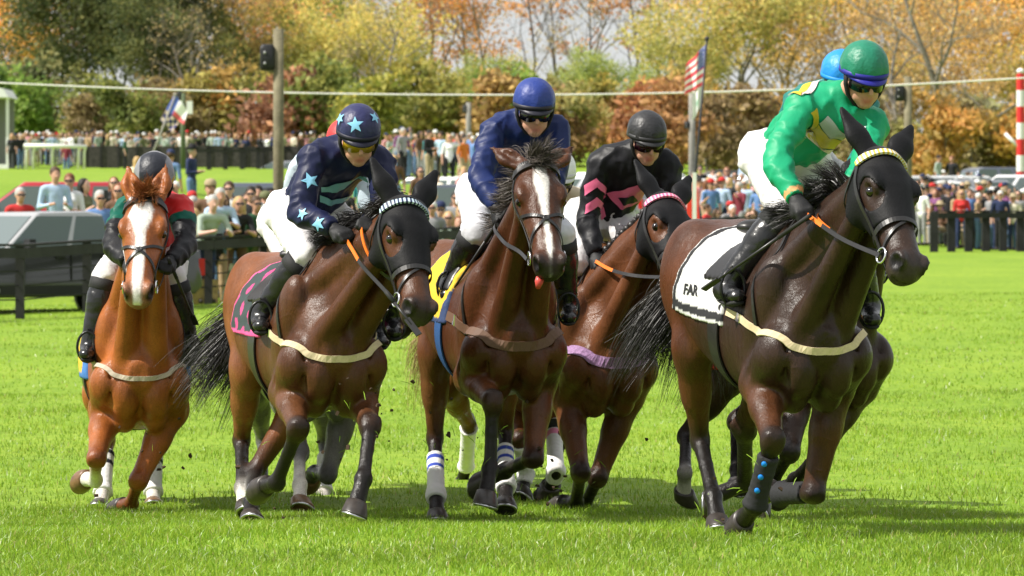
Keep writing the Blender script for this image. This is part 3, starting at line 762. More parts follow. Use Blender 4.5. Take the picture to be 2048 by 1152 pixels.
def make_jockey(label, hz, pelvis, neck, shR, shL, elR, wrR, elL, wrL, kneeR, ankR, toeR, kneeL, ankL, toeL, head, hyaw, hpitch,
                jacket, cap, capband=None, breech=(0.60, 0.585, 0.59), lens=(0.01, 0.01, 0.012), glove=(0.012, 0.012, 0.013), jcol=None, capcol=None, peak=True, capmat=None, skin=SKIN, htilt=0, sleeve=None, vs=1.0):
    """pixels (px,py,sign); pelvis (px,py,Y); hz: the horse carried on"""
    j = Jockey(); base = at(*pelvis)
    B = base
    rel = lambda p: p - B
    def sv(P, t, L): return solve(P + B, t[0], t[1], L, t[2]) - B
    pv = V(0, 0, 0)
    nk = sv(pv, neck, 0.50)
    sR = sv(nk, shR, 0.19); sL = sv(nk, shL, 0.19)
    eR = sv(sR, elR, 0.29); eL = sv(sL, elL, 0.29)
    wR = sv(eR, wrR, 0.26); wL = sv(eL, wrL, 0.26)
    hl = hz.left
    hR, hL = pv - hl * 0.10, pv + hl * 0.10
    kR = sv(hR, kneeR, 0.43); kL = sv(hL, kneeL, 0.43)
    aR = sv(kR, ankR, 0.41); aL = sv(kL, ankL, 0.41)
    tR = sv(aR, toeR, 0.17); tL = sv(aL, toeL, 0.17)
    hc = sv(nk, head, 0.21)
    ya, pa = math.radians(hyaw), math.radians(hpitch)
    ff = V(math.cos(ya), -math.sin(ya), 0); hl_ = V(math.sin(ya), math.cos(ya), 0)
    fw = ff * math.cos(pa) - V(0, 0, 1) * math.sin(pa); up = ff * math.sin(pa) + V(0, 0, 1) * math.cos(pa)
    if htilt:
        t = math.radians(htilt); up, hl_ = up * math.cos(t) + hl_ * math.sin(t), hl_ * math.cos(t) - up * math.sin(t)
    R = np.stack([fw, hl_, up])
    H = lambda x, y, z: hc + fw * x + hl_ * y + up * z
    tu = unit(nk - pv); tl = unit(sL - sR); tn = unit(np.cross(tl, tu)); tn = tn if tn @ hz.fw > -0.2 else tn
    ch = lerp(pv, nk, 0.66)
    j.__dict__.update(pv=pv, nk=nk, sR=sR, sL=sL, eR=eR, eL=eL, wR=wR, wL=wL, kR=kR, kL=kL, aR=aR, aL=aL, tR=tR, tL=tL, hc=hc, R=R, H=H, tu=tu, tl=tl, tn=tn, ch=ch, base=B, fw=fw, up=up, hl=hl_)
    allp = np.array([pv, nk, sR, sL, eR, eL, wR, wL, kR, kL, aR, aL, tR, tL, hc])
    lo, hi = allp.min(0) - 0.2, allp.max(0) + 0.2
    # body: one continuous figure
    F = Field(lo, hi, 0.0125 * vs)
    tr = [(cone(pv, lerp(pv, nk, 0.45), 0.132, 0.118, tn, 0.78), 0.03), (cone(lerp(pv, nk, 0.4), lerp(pv, nk, 0.85), 0.120, 0.146, tn, 0.72), 0.04),
          (cone(lerp(sR, nk, 0.15), lerp(sL, nk, 0.15), 0.060, 0.060), 0.06), (cone(nk, hc, 0.055, 0.052), 0.02)]
    arm = []
    for s_, e_, w_ in ((sR, eR, wR), (sL, eL, wL)):
        arm += [(cone(s_, e_, 0.055, 0.044), 0.03), (cone(e_, lerp(e_, w_, 0.3), 0.045, 0.045), 0.015), (cone(lerp(e_, w_, 0.25), w_, 0.045, 0.029), 0.015)]
    legp = []
    for h_, k_ in ((hR, kR), (hL, kL)):
        legp += [(ell(h_ - hz.fw * 0.05 , (0.115, 0.095, 0.11), hz.R), 0.05), (cone(h_, k_, 0.090, 0.066), 0.05)]
    shin = []
    for k_, a_, t_ in ((kR, aR, tR), (kL, aL, tL)):
        shin += [(cone(k_, lerp(k_, a_, 0.3), 0.064, 0.066), 0.02), (cone(lerp(k_, a_, 0.25), a_, 0.066, 0.042), 0.02)]
    F_ = []
    for a_, t_ in ((aR, tR), (aL, tL)):
        d = unit(t_ - a_); F_ += [(cone(a_ + V(0, 0, -0.035) - d * 0.03, t_, 0.042, 0.034, V(0, 0, 1), 0.8), 0.03), (ell(a_ + V(0, 0, -0.03) - d * 0.025, (0.04, 0.04, 0.045)), 0.02)]
    headp = [(ell(H(-0.012, 0, 0.030), (0.098, 0.078, 0.098), R), 0.02), (ell(H(0.030, 0, -0.035), (0.062, 0.058, 0.082), R), 0.02),
             (ell(H(0.055, 0, -0.098), (0.032, 0.032, 0.022), R), 0.025), (cone(H(0.092, 0, 0.005), H(0.108, 0, -0.030), 0.010, 0.014), 0.012),
             (ell(H(0.086, 0, -0.063), (0.012, 0.024, 0.0075), R), 0.006), (ell(H(0.083, 0, -0.075), (0.012, 0.020, 0.007), R), 0.006),
             (cone(H(0.045, 0.045, -0.065), H(0.0, 0.066, -0.03), 0.02, 0.016), 0.02), (cone(H(0.045, -0.045, -0.065), H(0.0, -0.066, -0.03), 0.02, 0.016), 0.02)]
    lipc = (0.42, 0.13, 0.10)
    hands = []
    for w_, e_, s in ((wR, eR, 1), (wL, eL, -1)):
        dd = unit(unit(w_ - e_) + hz.fw * 0.3); hands += hand_prims(w_, dd, V(0, 0, 1) * 0.9 + hz.left * (-0.3 * s), s)
    for i, (p_, k_) in enumerate(tr + arm + legp + shin + F_ + headp + hands):
        lip = headp and any(p_ is q[0] for q in headp[4:6])
        F.add(p_, k_, lipc if lip else None)
    v, q = F.net(); v = smooth_mesh(v, q, 1)
    co = F.colors(v, skin, 0.004)
    # stubble shade of the jaw is skin colour, brows hidden by goggles
    j.o = obj('jockey', np_mesh('jockey', v, quads=q, col=co), mat('skin', attr=True, rough=0.5, noise=0.10, nscale=40, subs=0.12), None, loc=B)
    tag(j.o, label, 'person', 'jockeys in racing silks')
    j.F = F
    # silk jacket
    FJ = Field(lo, hi, 0.0108 * vs)
    for p_, k_ in tr[:3] + arm: FJ.add(p_, k_)
    FJ.add(cone(nk, lerp(nk, hc, 0.32), 0.062, 0.060), 0.02)
    _, X, Y, Z = FJ.sub(FJ.lo, FJ.lo + (FJ.n - 1) * FJ.h, 0)
    FJ.D = FJ.D - 0.015
    for w_, e_ in ((wR, eR), (wL, eL)):      # end the sleeves at the wrist
        d = unit(w_ - e_); sl, X, Y, Z = FJ.sub(w_ - 0.12, w_ + 0.12, 0)
        cutd = (X - w_[0]) * d[0] + (Y - w_[1]) * d[1] + (Z - w_[2]) * d[2] + 0.005
        FJ.D[sl] = np.where(cutd > -0.02, np.maximum(FJ.D[sl], cutd), FJ.D[sl])
    sl, X, Y, Z = FJ.sub(pv - 0.3, pv + 0.3, 0)   # hem at the waist
    hem = -((X - pv[0]) * tu[0] + (Y - pv[1]) * tu[1] + (Z - pv[2]) * tu[2]) + 0.075
    inarm = np.minimum(arm[1][0][0](X, Y, Z), arm[4][0][0](X, Y, Z)); inarm = np.minimum(inarm, np.minimum(arm[2][0][0](X, Y, Z), arm[5][0][0](X, Y, Z)))
    FJ.D[sl] = np.where(inarm > 0.03, np.maximum(FJ.D[sl], hem), FJ.D[sl])
    v, q = FJ.net(); v = smooth_mesh(v, q, 2); v = wrinkle(v, FJ, 0.015, 8.5, tu)
    c = np.tile(np.asarray(jacket, float), (len(v), 1))
    if jcol is not None:
        rel_ = v - ch
        u_, w_, n_ = rel_ @ tl, rel_ @ tu, rel_ @ tn
        # arm coordinate: 0 shoulder .. 1 elbow .. 2 wrist, and whether the vertex belongs to an arm
        ta = np.full(len(v), -1.0); sd = np.zeros(len(v)); best = np.full(len(v), 9.0)
        for sgn, (s_, e_, w2) in ((-1, (sR, eR, wR)), (1, (sL, eL, wL))):
            for off, (a_, b_) in ((0, (s_, e_)), (1, (e_, w2))):
                ba = b_ - a_; t = np.clip(((v - a_) @ ba) / (ba @ ba), 0, 1); d = np.linalg.norm(v - a_ - t[:, None] * ba, axis=1)
                m = (d < best) & (d < 0.11); best[m] = d[m]; ta[m] = off + t[m]; sd[m] = sgn
        dt = np.linalg.norm(v - (pv + np.clip((v - pv) @ tu, 0, 0.5)[:, None] * tu), axis=1)
        c = jcol(c, u_, w_, n_, ta, sd, v)
    j.jacket = obj('jacket', np_mesh('jacket', v, quads=q, col=c), mat('silk', attr=True, rough=0.48, noise=0.06, nscale=15, bump=0.0012, bscale=60, spec=0.22), j.o)
    j.FJ = FJ
    # collar
    cl = MB(); cd = unit(hc - nk); a1 = limb_frame(cd, tn)
    cl.lathe([(0.068, 0.0), (0.066, 0.035), (0.060, 0.037), (0.060, 0.0)], 18, np.vstack([np.column_stack([a1.T, nk + cd * 0.045]), [0, 0, 0, 1]]))
    cl.build('collar', mat('collar_%02x%02x%02x' % tuple(int(255 * min(1, x)) for x in (sleeve or jacket)), sleeve or jacket, 0.5), j.o, True)
    # breeches
    FB = Field(lo, hi, 0.013 * vs)
    for p_, k_ in [tr[0]] + legp: FB.add(p_, k_)
    for k_, a_ in ((kR, aR), (kL, aL)): FB.add(cone(k_, lerp(k_, a_, 0.13), 0.064, 0.058), 0.02)
    _, X, Y, Z = FB.sub(FB.lo, FB.lo + (FB.n - 1) * FB.h, 0)
    FB.D = FB.D - 0.012
    field_obj('breeches', FB, mat('breeches_%d' % int(breech[2] * 100), breech, 0.6, noise=0.05, nscale=30, bump=0.0015, bscale=60), j.o, wr=0.011, f=10.0)
    # boots
    for k_, a_, t_, fp in ((kR, aR, tR, F_[:2]), (kL, aL, tL, F_[2:])):
        FT = Field(np.min([k_, a_, t_], 0) - 0.15, np.max([k_, a_, t_], 0) + 0.15, 0.0125 * vs)
        FT.add(cone(lerp(k_, a_, 0.10), lerp(k_, a_, 0.4), 0.078, 0.073), 0.01)
        FT.add(cone(lerp(k_, a_, 0.35), a_, 0.073, 0.048), 0.02)
        for p_, q_ in fp: FT.add(p_, q_)
        _, X, Y, Z = FT.sub(FT.lo, FT.lo + (FT.n - 1) * FT.h, 0)
        d = unit(a_ - k_); top = -((X - k_[0]) * d[0] + (Y - k_[1]) * d[1] + (Z - k_[2]) * d[2]) + 0.055
        FT.D = np.maximum(FT.D - 0.006, top).astype(np.float32)
        b = field_obj('boot', FT, mat('boot_leather', (0.012, 0.012, 0.013), 0.27, noise=0.2, bump=0.003, bscale=22, spec=0.5), j.o, wr=0.003, f=22.0)
        kb = MB(); fr = limb_frame(d, hz.left); M = np.vstack([np.column_stack([fr.T, lerp(k_, a_, 0.10)]), [0, 0, 0, 1]])
        kb.lathe([(0.079, -0.012), (0.088, -0.008), (0.088, 0.05), (0.079, 0.056)], 18, M)
        kb.build('boot_cuff', mat('boot_cloth', (0.02, 0.02, 0.021), 0.7, bump=0.001, bscale=200), b, True)
        so = MB(); fd = unit(t_ - a_); lat = unit(np.cross(fd, V(0, 0, 1)))
        sole = [a_ - fd * 0.065 + V(0, 0, -0.078), a_ - fd * 0.02 + V(0, 0, -0.078), lerp(a_, t_, 0.6) + V(0, 0, -0.055), t_ + fd * 0.025 + V(0, 0, -0.022)]
        so.tube(sole, [0.03, 0.034, 0.04, 0.03], 8, flat=(unit(np.cross(lat, fd)), 0.3)); so.build('sole', mat('sole_rubber', (0.02, 0.02, 0.02), 0.7), b, True)
    # gloves
    for w_, e_, hp in ((wR, eR, hands[:len(hands) // 2]), (wL, eL, hands[len(hands) // 2:])):
        FG = Field(w_ - 0.2, w_ + 0.2, 0.0078 * vs)
        for p_, q_ in hp: FG.add(p_, q_)
        FG.add(cone(lerp(e_, w_, 0.9), w_, 0.030, 0.028), 0.01)
        FG.D = FG.D - 0.005
        field_obj('glove', FG, mat('glove_%d' % int(glove[1] * 1000), glove, 0.6, bump=0.001, bscale=150), j.o)
    # helmet in its cloth cap
    hm = H(-0.012, 0, 0.052)
    FH = Field(hm - 0.2, hm + 0.2, 0.0085 * vs)
    FH.add(ell(hm, (0.128, 0.108, 0.118), R), 0)
    FH.add(ell(H(-0.02, 0, 0.075), (0.118, 0.100, 0.103), R), 0.03)
    _, X, Y, Z = FH.sub(FH.lo, FH.lo + (FH.n - 1) * FH.h, 0)
    P = [X - hm[0], Y - hm[1], Z - hm[2]]
    zz = sum(P[i] * up[i] for i in range(3)); xx = sum(P[i] * fw[i] for i in range(3)); yy = sum(P[i] * hl_[i] for i in range(3))
    cloth = 0.003 * np.cos(8 * np.arctan2(yy, xx + 0.0)) * np.clip((0.12 - np.abs(zz)) * 9, 0, 1)
    FH.D = np.maximum(FH.D - cloth, -(zz + 0.012 + 0.10 * np.clip(-xx, 0, 1))).astype(np.float32)
    v, q = FH.net(); v = smooth_mesh(v, q, 1); v = wrinkle(v, FH, 0.0013, 20.0)
    c = np.tile(np.asarray(cap, float), (len(v), 1))
    if capcol is not None:
        r_ = (v - hm) @ R.T; c = capcol(c, r_[:, 0], r_[:, 1], r_[:, 2])
    j.helmet = obj('helmet', np_mesh('helmet', v, quads=q, col=c), capmat or mat('cap_silk', attr=True, rough=0.44, noise=0.08, nscale=20, bump=0.003, bscale=60, spec=0.4), j.o)
    j.FH = FH; j.hm = hm
    if peak:
        pk = MB(); n = 15; an = np.linspace(-1.25, 1.25, n)
        inn = [hm + fw * 0.112 * math.cos(a) + hl_ * 0.101 * math.sin(a) + up * -0.004 for a in an]
        out = [hm + fw * (0.112 * math.cos(a) + 0.042 * math.cos(a * 1.2)) + hl_ * 0.106 * math.sin(a) - up * (0.018 + 0.012 * math.cos(a)) for a in an]
        vv = np.array([p + up * 0.004 for p in inn] + [p + up * 0.003 for p in out] + [p - up * 0.004 for p in inn] + [p - up * 0.003 for p in out])
        ff_ = []
        for i in range(n - 1):
            ff_ += [(i, i + 1, n + i + 1, n + i), (2 * n + i, 3 * n + i, 3 * n + i + 1, 2 * n + i + 1), (n + i, n + i + 1, 3 * n + i + 1, 3 * n + i), (i, 2 * n + i, 2 * n + i + 1, i + 1)]
        pk.add(vv, ff_); pk.build('peak', mat('peak_%02x%02x%02x' % tuple(int(255 * min(1, x)) for x in (capband or cap)), capband or cap, 0.4), j.helmet, True)
    # band and goggles
    def ring(z0, z1, grow, nm, m, a0=-math.pi, a1=math.pi, n=40, par=None, x0=1.0):
        mb = MB(); an = np.linspace(a0, a1, n); vv = []
        for zc, g in ((z0, 0), (z0, grow), (z1, grow), (z1, 0)):
            k = math.sqrt(max(0.02, 1 - (zc / 0.125) ** 2))
            vv += [hm + fw * (0.128 * k + g) * math.cos(a) + hl_ * (0.108 * k + g) * math.sin(a) + up * (zc - 0.0 - 0.035 * (1 - math.cos(a)) * x0) for a in an]
        fs = [(r * n + i, r * n + i + 1, ((r + 1) % 4) * n + i + 1, ((r + 1) % 4) * n + i) for r in range(4) for i in range(n - 1)]
        mb.add(np.array(vv), fs); return mb.build(nm, m, par or j.helmet, True)
    ring(-0.012, 0.012, 0.005, 'cap_band', mat('cap_band_%02x%02x%02x' % tuple(int(255 * min(1, x)) for x in (capband or (0.02, 0.02, 0.02))), capband or (0.02, 0.02, 0.02), 0.5), x0=0.25)
    # goggles: a wrap-round lens in front of the eyes
    g0 = H(0.012, 0, 0.004); an = np.linspace(-1.28, 1.28, 17); mb = MB(); vv = []
    for r, zt, zb in ((0.088, 0.028, -0.030), (0.094, 0.031, -0.033)):
        for sgn in (1, -1):
            for a in an:
                z = zt if sgn > 0 else zb * (0.62 + 0.38 * min(1, abs(a) * 2.2)) if abs(a) < 0.45 else zb * (1 - 0.35 * max(0, abs(a) - 0.7))
                vv.append(g0 + fw * r * math.cos(a) + hl_ * r * 0.93 * math.sin(a) + up * z)
    n = len(an); fs = []
    for i in range(n - 1): fs += [(2 * n + i, 2 * n + i + 1, 3 * n + i + 1, 3 * n + i), (i, n + i, n + i + 1, i + 1), (i, i + 1, 2 * n + i + 1, 2 * n + i), (n + i, 3 * n + i, 3 * n + i + 1, n + i + 1)]
    fs += [(0, 2 * n, 3 * n, n), (n - 1, 2 * n - 1, 4 * n - 1, 3 * n - 1)]
    gg = mb.add(np.array(vv), fs).build('goggles', mat('lens_%02x%02x%02x' % tuple(int(255 * min(1, x)) for x in lens), lens, 0.14, spec=0.5, coat=0.15), j.o, True)
    fr = MB()
    fr.tube([g0 + fw * 0.096 * math.cos(a) + hl_ * 0.09 * math.sin(a) + up * 0.033 for a in np.linspace(-1.5, 1.5, 15)], 0.008, 8)
    fr.build('goggle_frame', mat('black_foam', (0.015, 0.015, 0.015), 0.7), gg, True)
    # chin straps
    st = MB()
    for s in (-1, 1):
        st.tube([H(0.015, s * 0.098, 0.035), H(0.018, s * 0.094, -0.01), H(0.022, s * 0.078, -0.06), H(0.035, s * 0.046, -0.105), H(0.045, 0, -0.125)], [0.019, 0.019, 0.015, 0.008, 0.006], 8, flat=(hl_, 0.5))
    st.build('chin_strap', mat('black_foam', (0.015, 0.015, 0.015), 0.7), j.helmet, True)
    return j

# ------------------------------------------------------------------ riders
def paint(c, m, col):
    c = c.copy(); c[m] = col; return c
NAVY = (0.009, 0.012, 0.045)
SKY = (0.20, 0.47, 0.62)
def silk_plain(c, u, w, n, ta, sd, v): return paint(c, (ta > 1.86) & (ta < 1.94), (0.75, 0.35, 0.15))
JK = {}
JK['far'] = make_jockey('jockey in green, yellow and grey silks with green cap leaning over the leading horse', HS['far'],
    (1568, 312, 20.15), (1664, 206, -1), (1600, 222, -1), (1745, 250, -1), (1550, 318, -1), (1592, 398, -1), (1725, 345, -1), (1668, 415, -1),
    (1572, 424, -1), (1452, 572, 1), (1474, 592, -1), (1700, 450, -1), (1738, 610, 1), (1745, 640, -1), (1727, 160, -1), 72, 22,
    (0.008, 0.29, 0.135), (0.008, 0.165, 0.095), capband=(0.02, 0.02, 0.25), jcol=silk_plain, sleeve=(0.5, 0.36, 0.04))
JK['star'] = make_jockey('jockey in navy silks with pale blue stars and yellow goggles', HS['star'],
    (612, 425, 22.0), (685, 305, -1), (625, 318, -1), (762, 322, -1), (602, 425, -1), (668, 458, -1), (770, 415, -1), (738, 440, -1),
    (612, 512, -1), (520, 630, 1), (522, 652, -1), (745, 500, -1), (788, 640, 1), (790, 665, -1), (716, 280, -1), 78, 25,
    NAVY, (0.016, 0.018, 0.075), capband=(0.015, 0.015, 0.03), lens=(0.36, 0.22, 0.01))
JK['blue'] = make_jockey('jockey in plain dark blue silks and cap above the blazed horse', HS['blue'],
    (990, 388, 23.1), (1048, 248, -1), (987, 262, -1), (1115, 262, -1), (962, 352, -1), (995, 418, -1), (1110, 360, -1), (1070, 430, -1),
    (955, 462, -1), (898, 568, 1), (895, 590, -1), (1120, 470, -1), (1135, 610, 1), (1138, 635, -1), (1068, 224, -1), 80, 18,
    (0.008, 0.018, 0.085), (0.014, 0.035, 0.20), capband=(0.02, 0.02, 0.03), breech=(0.58, 0.58, 0.62))
JK['pink'] = make_jockey('jockey in black silks with pink diamond and sleeve chevrons', HS['pink'],
    (1200, 436, 24.7), (1268, 312, -1), (1200, 328, -1), (1338, 328, -1), (1172, 432, -1), (1192, 508, -1), (1345, 430, -1), (1290, 500, -1),
    (1152, 524, -1), (1105, 620, 1), (1108, 640, -1), (1280, 510, -1), (1320, 620, 1), (1325, 640, -1), (1293, 285, -1), 72, 20,
    (0.008, 0.008, 0.010), (0.02, 0.02, 0.022), capband=(0.03, 0.03, 0.032), lens=(0.02, 0.005, 0.01))
def silk_red(c, u, w, n, ta, sd, v):
    c = paint(c, (ta < 0.35) & (u > 0.02), (0.55, 0.02, 0.02)); c = paint(c, (ta < 0.3) & (u <= 0.02), (0.0, 0.09, 0.06))
    c = paint(c, (ta > 0.3) & (ta < 0.5), (0.0, 0.09, 0.06))
    return c
def cap_grey(c, x, y, z):
    return paint(c, (np.abs(y) > 0.072) | (x < -0.075), (0.20, 0.20, 0.22))
JK['chest'] = make_jockey('jockey with bowed dark grey cap in black, red and green silks', HS['chest'],
    (306, 495, 24.4), (312, 410, -1), (250, 420, -1), (364, 416, -1), (226, 488, -1), (258, 525, -1), (372, 492, -1), (340, 522, -1),
    (215, 548, -1), (180, 690, 1), (172, 708, -1), (345, 555, -1), (378, 695, 1), (384, 715, -1), (310, 366, -1), 92, 48,
    (0.008, 0.008, 0.010), (0.012, 0.014, 0.022), capband=(0.45, 0.28, 0.03), jcol=silk_red, capcol=cap_grey)

# riders of the hidden runners
def shift_jockey(label, hz, dx, dy, src, Y, **k):
    q = [(x + dx, y + dy, s) for x, y, s in src[1:]]
    return make_jockey(label, hz, (src[0][0] + dx, src[0][1] + dy, Y), *q[:14], vs=1.45, **k)
SRC = [(612, 425, 0), (685, 305, -1), (625, 318, -1), (762, 322, -1), (602, 425, -1), (668, 458, -1), (770, 415, -1), (738, 440, -1), (612, 512, -1), (520, 630, 1), (522, 652, -1), (745, 500, -1), (788, 640, 1), (790, 665, -1), (716, 280, -1)]
JK['grey'] = shift_jockey('jockey with red cap almost hidden behind the star capped jockey', HS['grey'], -26, 20, SRC, 25.3, hyaw=78, hpitch=20, jacket=(0.42, 0.50, 0.56), cap=(0.62, 0.03, 0.03), capband=(0.5, 0.03, 0.03))
JK['flax'] = shift_jockey('jockey with white cap almost hidden behind the blazed horse', HS['flax'], 398, 78, SRC, 26.1, hyaw=70, hpitch=20, jacket=(0.5, 0.42, 0.3), cap=(0.7, 0.7, 0.72), capband=(0.5, 0.5, 0.5))
JK['dark'] = shift_jockey('jockey with bright blue cap almost hidden behind the green jockey', HS['dark'], 968, -112, SRC, 22.9, hyaw=74, hpitch=20, jacket=(0.02, 0.16, 0.14), cap=(0.01, 0.22, 0.62), capband=(0.01, 0.22, 0.6))

# ------------------------------------------------------------------ tack
def resample(P, n):
    P = np.asarray(P, float); d = np.concatenate([[0], np.cumsum(np.linalg.norm(np.diff(P, axis=0), axis=1))])
    t = np.linspace(0, d[-1], n); Q = np.stack([np.interp(t, d, P[:, k]) for k in range(3)], 1)
    for _ in range(3): Q[1:-1] = 0.5 * Q[1:-1] + 0.25 * (Q[:-2] + Q[2:])
    return Q
def strap(name, P, F, width, m, parent, off=0.006, thick=0.005, n=36, closed=False, colors=None, nrm=None):
    """a flat strap laid over a surface (or hanging free when F is None)"""
    Q = resample(P, n)
    if F is not None:
        Q = F.snap(Q, off); 
        for _ in range(2): Q[1:-1] = 0.5 * Q[1:-1] + 0.25 * (Q[:-2] + Q[2:])
        N = F.grad(Q, 0.02)
    else: N = np.tile(unit(nrm if nrm is not None else V(0, -1, 0.2)), (n, 1))
    T = np.gradient(Q, axis=0); T /= np.maximum(np.linalg.norm(T, axis=1, keepdims=True), 1e-9)
    S_ = np.cross(T, N); S_ /= np.maximum(np.linalg.norm(S_, axis=1, keepdims=True), 1e-9); N = np.cross(S_, T)
    w = width / 2 * S_; t = thick / 2 * N
    rings = np.stack([Q - w - t, Q + w - t, Q + w + t, Q - w + t], 1).reshape(-1, 3)
    f = [(i * 4 + j, i * 4 + (j + 1) % 4, (i + 1) * 4 + (j + 1) % 4, (i + 1) * 4 + j) for i in range(n - 1) for j in range(4)] + [(3, 2, 1, 0), ((n - 1) * 4, (n - 1) * 4 + 1, (n - 1) * 4 + 2, (n - 1) * 4 + 3)]
    mb = MB().add(rings, f)
    if colors is not None: mb.m = [colors(i // 4, n) for i in range((n - 1) * 4)] + [0, 0]
    return mb.build(name, m, parent)
LEATHER = mat('black_leather', (0.014, 0.013, 0.013), 0.38, noise=0.2, spec=0.5)
METAL = mat('bright_metal', (0.75, 0.75, 0.76), 0.2, metal=1.0)
BRASS = mat('brass', (0.7, 0.5, 0.18), 0.25, metal=1.0)
ORANGE = mat('orange_rubber', (0.75, 0.17, 0.02), 0.5, noise=0.1)
CREAM = mat('cream_web', (0.56, 0.46, 0.29), 0.75, noise=0.12, nscale=60)
def hood(h, m):
    P, R_, S = h.P, h.HR, h.HS
    pts = np.array([h.H(x, y, z) for x in (-0.26, 0.42) for y in (-0.25, 0.25) for z in (-0.26, 0.14)])
    def region(X, Y, Z):
        q = [((X - P[0]) * R_[i, 0] + (Y - P[1]) * R_[i, 1] + (Z - P[2]) * R_[i, 2]) / S for i in range(3)]
        x, y, z = q; ay = np.abs(y)
        front = x - (0.365 + 0.25 * np.clip(z + 0.03, -0.2, 0.03))
        back = np.maximum((-0.035 - 0.95 * np.minimum(z + 0.02, 0)) - x, -0.215 - z)
        ear = np.maximum(np.maximum(0.042 - ay, -0.055 - z), x - 0.02)
        body = np.maximum(front, np.minimum(back, ear))
        eye = (np.sqrt(((x - 0.222) / 1.35) ** 2 + ((ay - 0.10) / 1.6) ** 2 + (z + 0.042) ** 2) - 0.054)
        return np.maximum(body, -eye) * S
    F = h.F.shell(region, pts.min(0), pts.max(0), 0.009, 0.0095)
    h.hoodF = F
    return field_obj('hood', F, m, h.o, sm=1)
HOODM = mat('hood_cloth', (0.007, 0.007, 0.008), 0.6, noise=0.2, nscale=25, bump=0.0015, bscale=90, spec=0.16)
def torus(name, c, ax, R, r, m, parent):
    fr = limb_frame(ax, V(0.3, 0.2, 1)); mb = MB(); a = np.linspace(0, 2 * math.pi, 19)
    mb.tube([c + (fr[0] * math.cos(t) + fr[1] * math.sin(t)) * R for t in a], r, 6, caps=False); return mb.build(name, m, parent, True)
def bridle(h, brow=(LEATHER,), grackle=False, hooded=True):
    F, H = h.F, h.H; o = 0.014 if hooded else 0.006
    hp = strap('headpiece', [H(0.07, -0.108, -0.06), H(0.02, -0.075, 0.0), H(0.0, 0, 0.03), H(0.02, 0.075, 0.0), H(0.07, 0.108, -0.06)], F, 0.022, LEATHER, h.o, o)
    strap('browband', [H(0.055, -0.115, -0.055), H(0.045, -0.08, 0.02), H(0.05, 0, 0.05), H(0.045, 0.08, 0.02), H(0.055, 0.115, -0.055)], F, 0.030, list(brow), h.o, o + 0.004, 0.012, n=40,
          colors=(lambda i, n: (i % 2) if len(brow) > 1 else 0))
    for s in (-1, 1):
        strap('cheek_strap', [H(0.065, s * 0.112, -0.055), H(0.15, s * 0.108, -0.085), H(0.26, s * 0.09, -0.10), H(0.40, s * 0.065, -0.105), H(0.475, s * 0.062, -0.10)], F, 0.020, LEATHER, h.o, o)
        b = torus('bit_ring', H(0.485, s * 0.078, -0.102), h.HR[1], 0.034, 0.0055, METAL, h.o)
        strap('throat_latch', [H(0.06, s * 0.11, -0.06), H(0.10, s * 0.10, -0.14), H(0.13, s * 0.06, -0.21), H(0.135, 0, -0.23)], F, 0.014, LEATHER, h.o, o)
        if grackle:
            strap('nose_strap', [H(0.27, s * 0.09, -0.075), H(0.31, s * 0.06, -0.01), H(0.345, 0, 0.012), H(0.40, -s * 0.055, -0.03), H(0.47, -s * 0.06, -0.095), H(0.50, -s * 0.03, -0.14)], F, 0.016, LEATHER, h.o, 0.008)
    if grackle: torus('nose_pad', H(0.345, 0, 0.012), h.HR[2], 0.012, 0.008, LEATHER, h.o)
    else:
        ring = [H(0.375, 0.085 * math.sin(a), -0.07 + 0.085 * math.cos(a)) for a in np.linspace(-2.9, 2.9, 24)]
        strap('noseband', ring, F, 0.024, LEATHER, h.o, o)
        strap('flash_strap', [H(0.375, 0, 0.005), H(0.42, -0.055, -0.03), H(0.48, -0.06, -0.11), H(0.51, -0.03, -0.14)], F, 0.014, LEATHER, h.o, 0.008)
def reins(h, hand, s, col=None, jb=None, grip=0.4):
    p0 = h.H(0.49, s * 0.09, -0.10); p1 = hand + jb - h.base
    mid = lerp(p0, p1, 0.5) - V(0, 0, 0.03)
    pts = resample(np.array([p0, mid, p1 + unit(p1 - p0) * 0.03]), 24)
    for _ in range(6):
        ins = h.F.sample(pts) < 0.026; ins[:2] = False; ins[-2:] = False
        if ins.any(): pts[ins] = h.F.snap(pts[ins], 0.030)
        for _k in range(2): pts[1:-1] = 0.5 * pts[1:-1] + 0.25 * (pts[:-2] + pts[2:])
    ms = [LEATHER, col or LEATHER]
    return strap('rein', pts, None, 0.019, ms, h.o, n=24, nrm=h.left * (-1) + V(0, 0, 0.4), colors=lambda i, n: 1 if i > n * (1 - grip) else 0)
def cloth_region(h, x0, x1, zmin, slope=0.0):
    O, R_, S = h.O, h.R, h.S
    def region(X, Y, Z):
        q = [((X - O[0]) * R_[i, 0] + (Y - O[1]) * R_[i, 1] + (Z - O[2]) * R_[i, 2]) / S for i in range(3)]
        x, y, z = q
        return np.maximum(np.maximum(x0 - x - slope * (1.3 - z), x - x1 - slope * (1.3 - z)), zmin - z) * S
    pts = np.array([h.W(x, y, z) for x in (x0 - 0.15, x1 + 0.15) for y in (-0.4, 0.4) for z in (zmin - 0.05, 1.75)])
    return region, pts.min(0), pts.max(0)
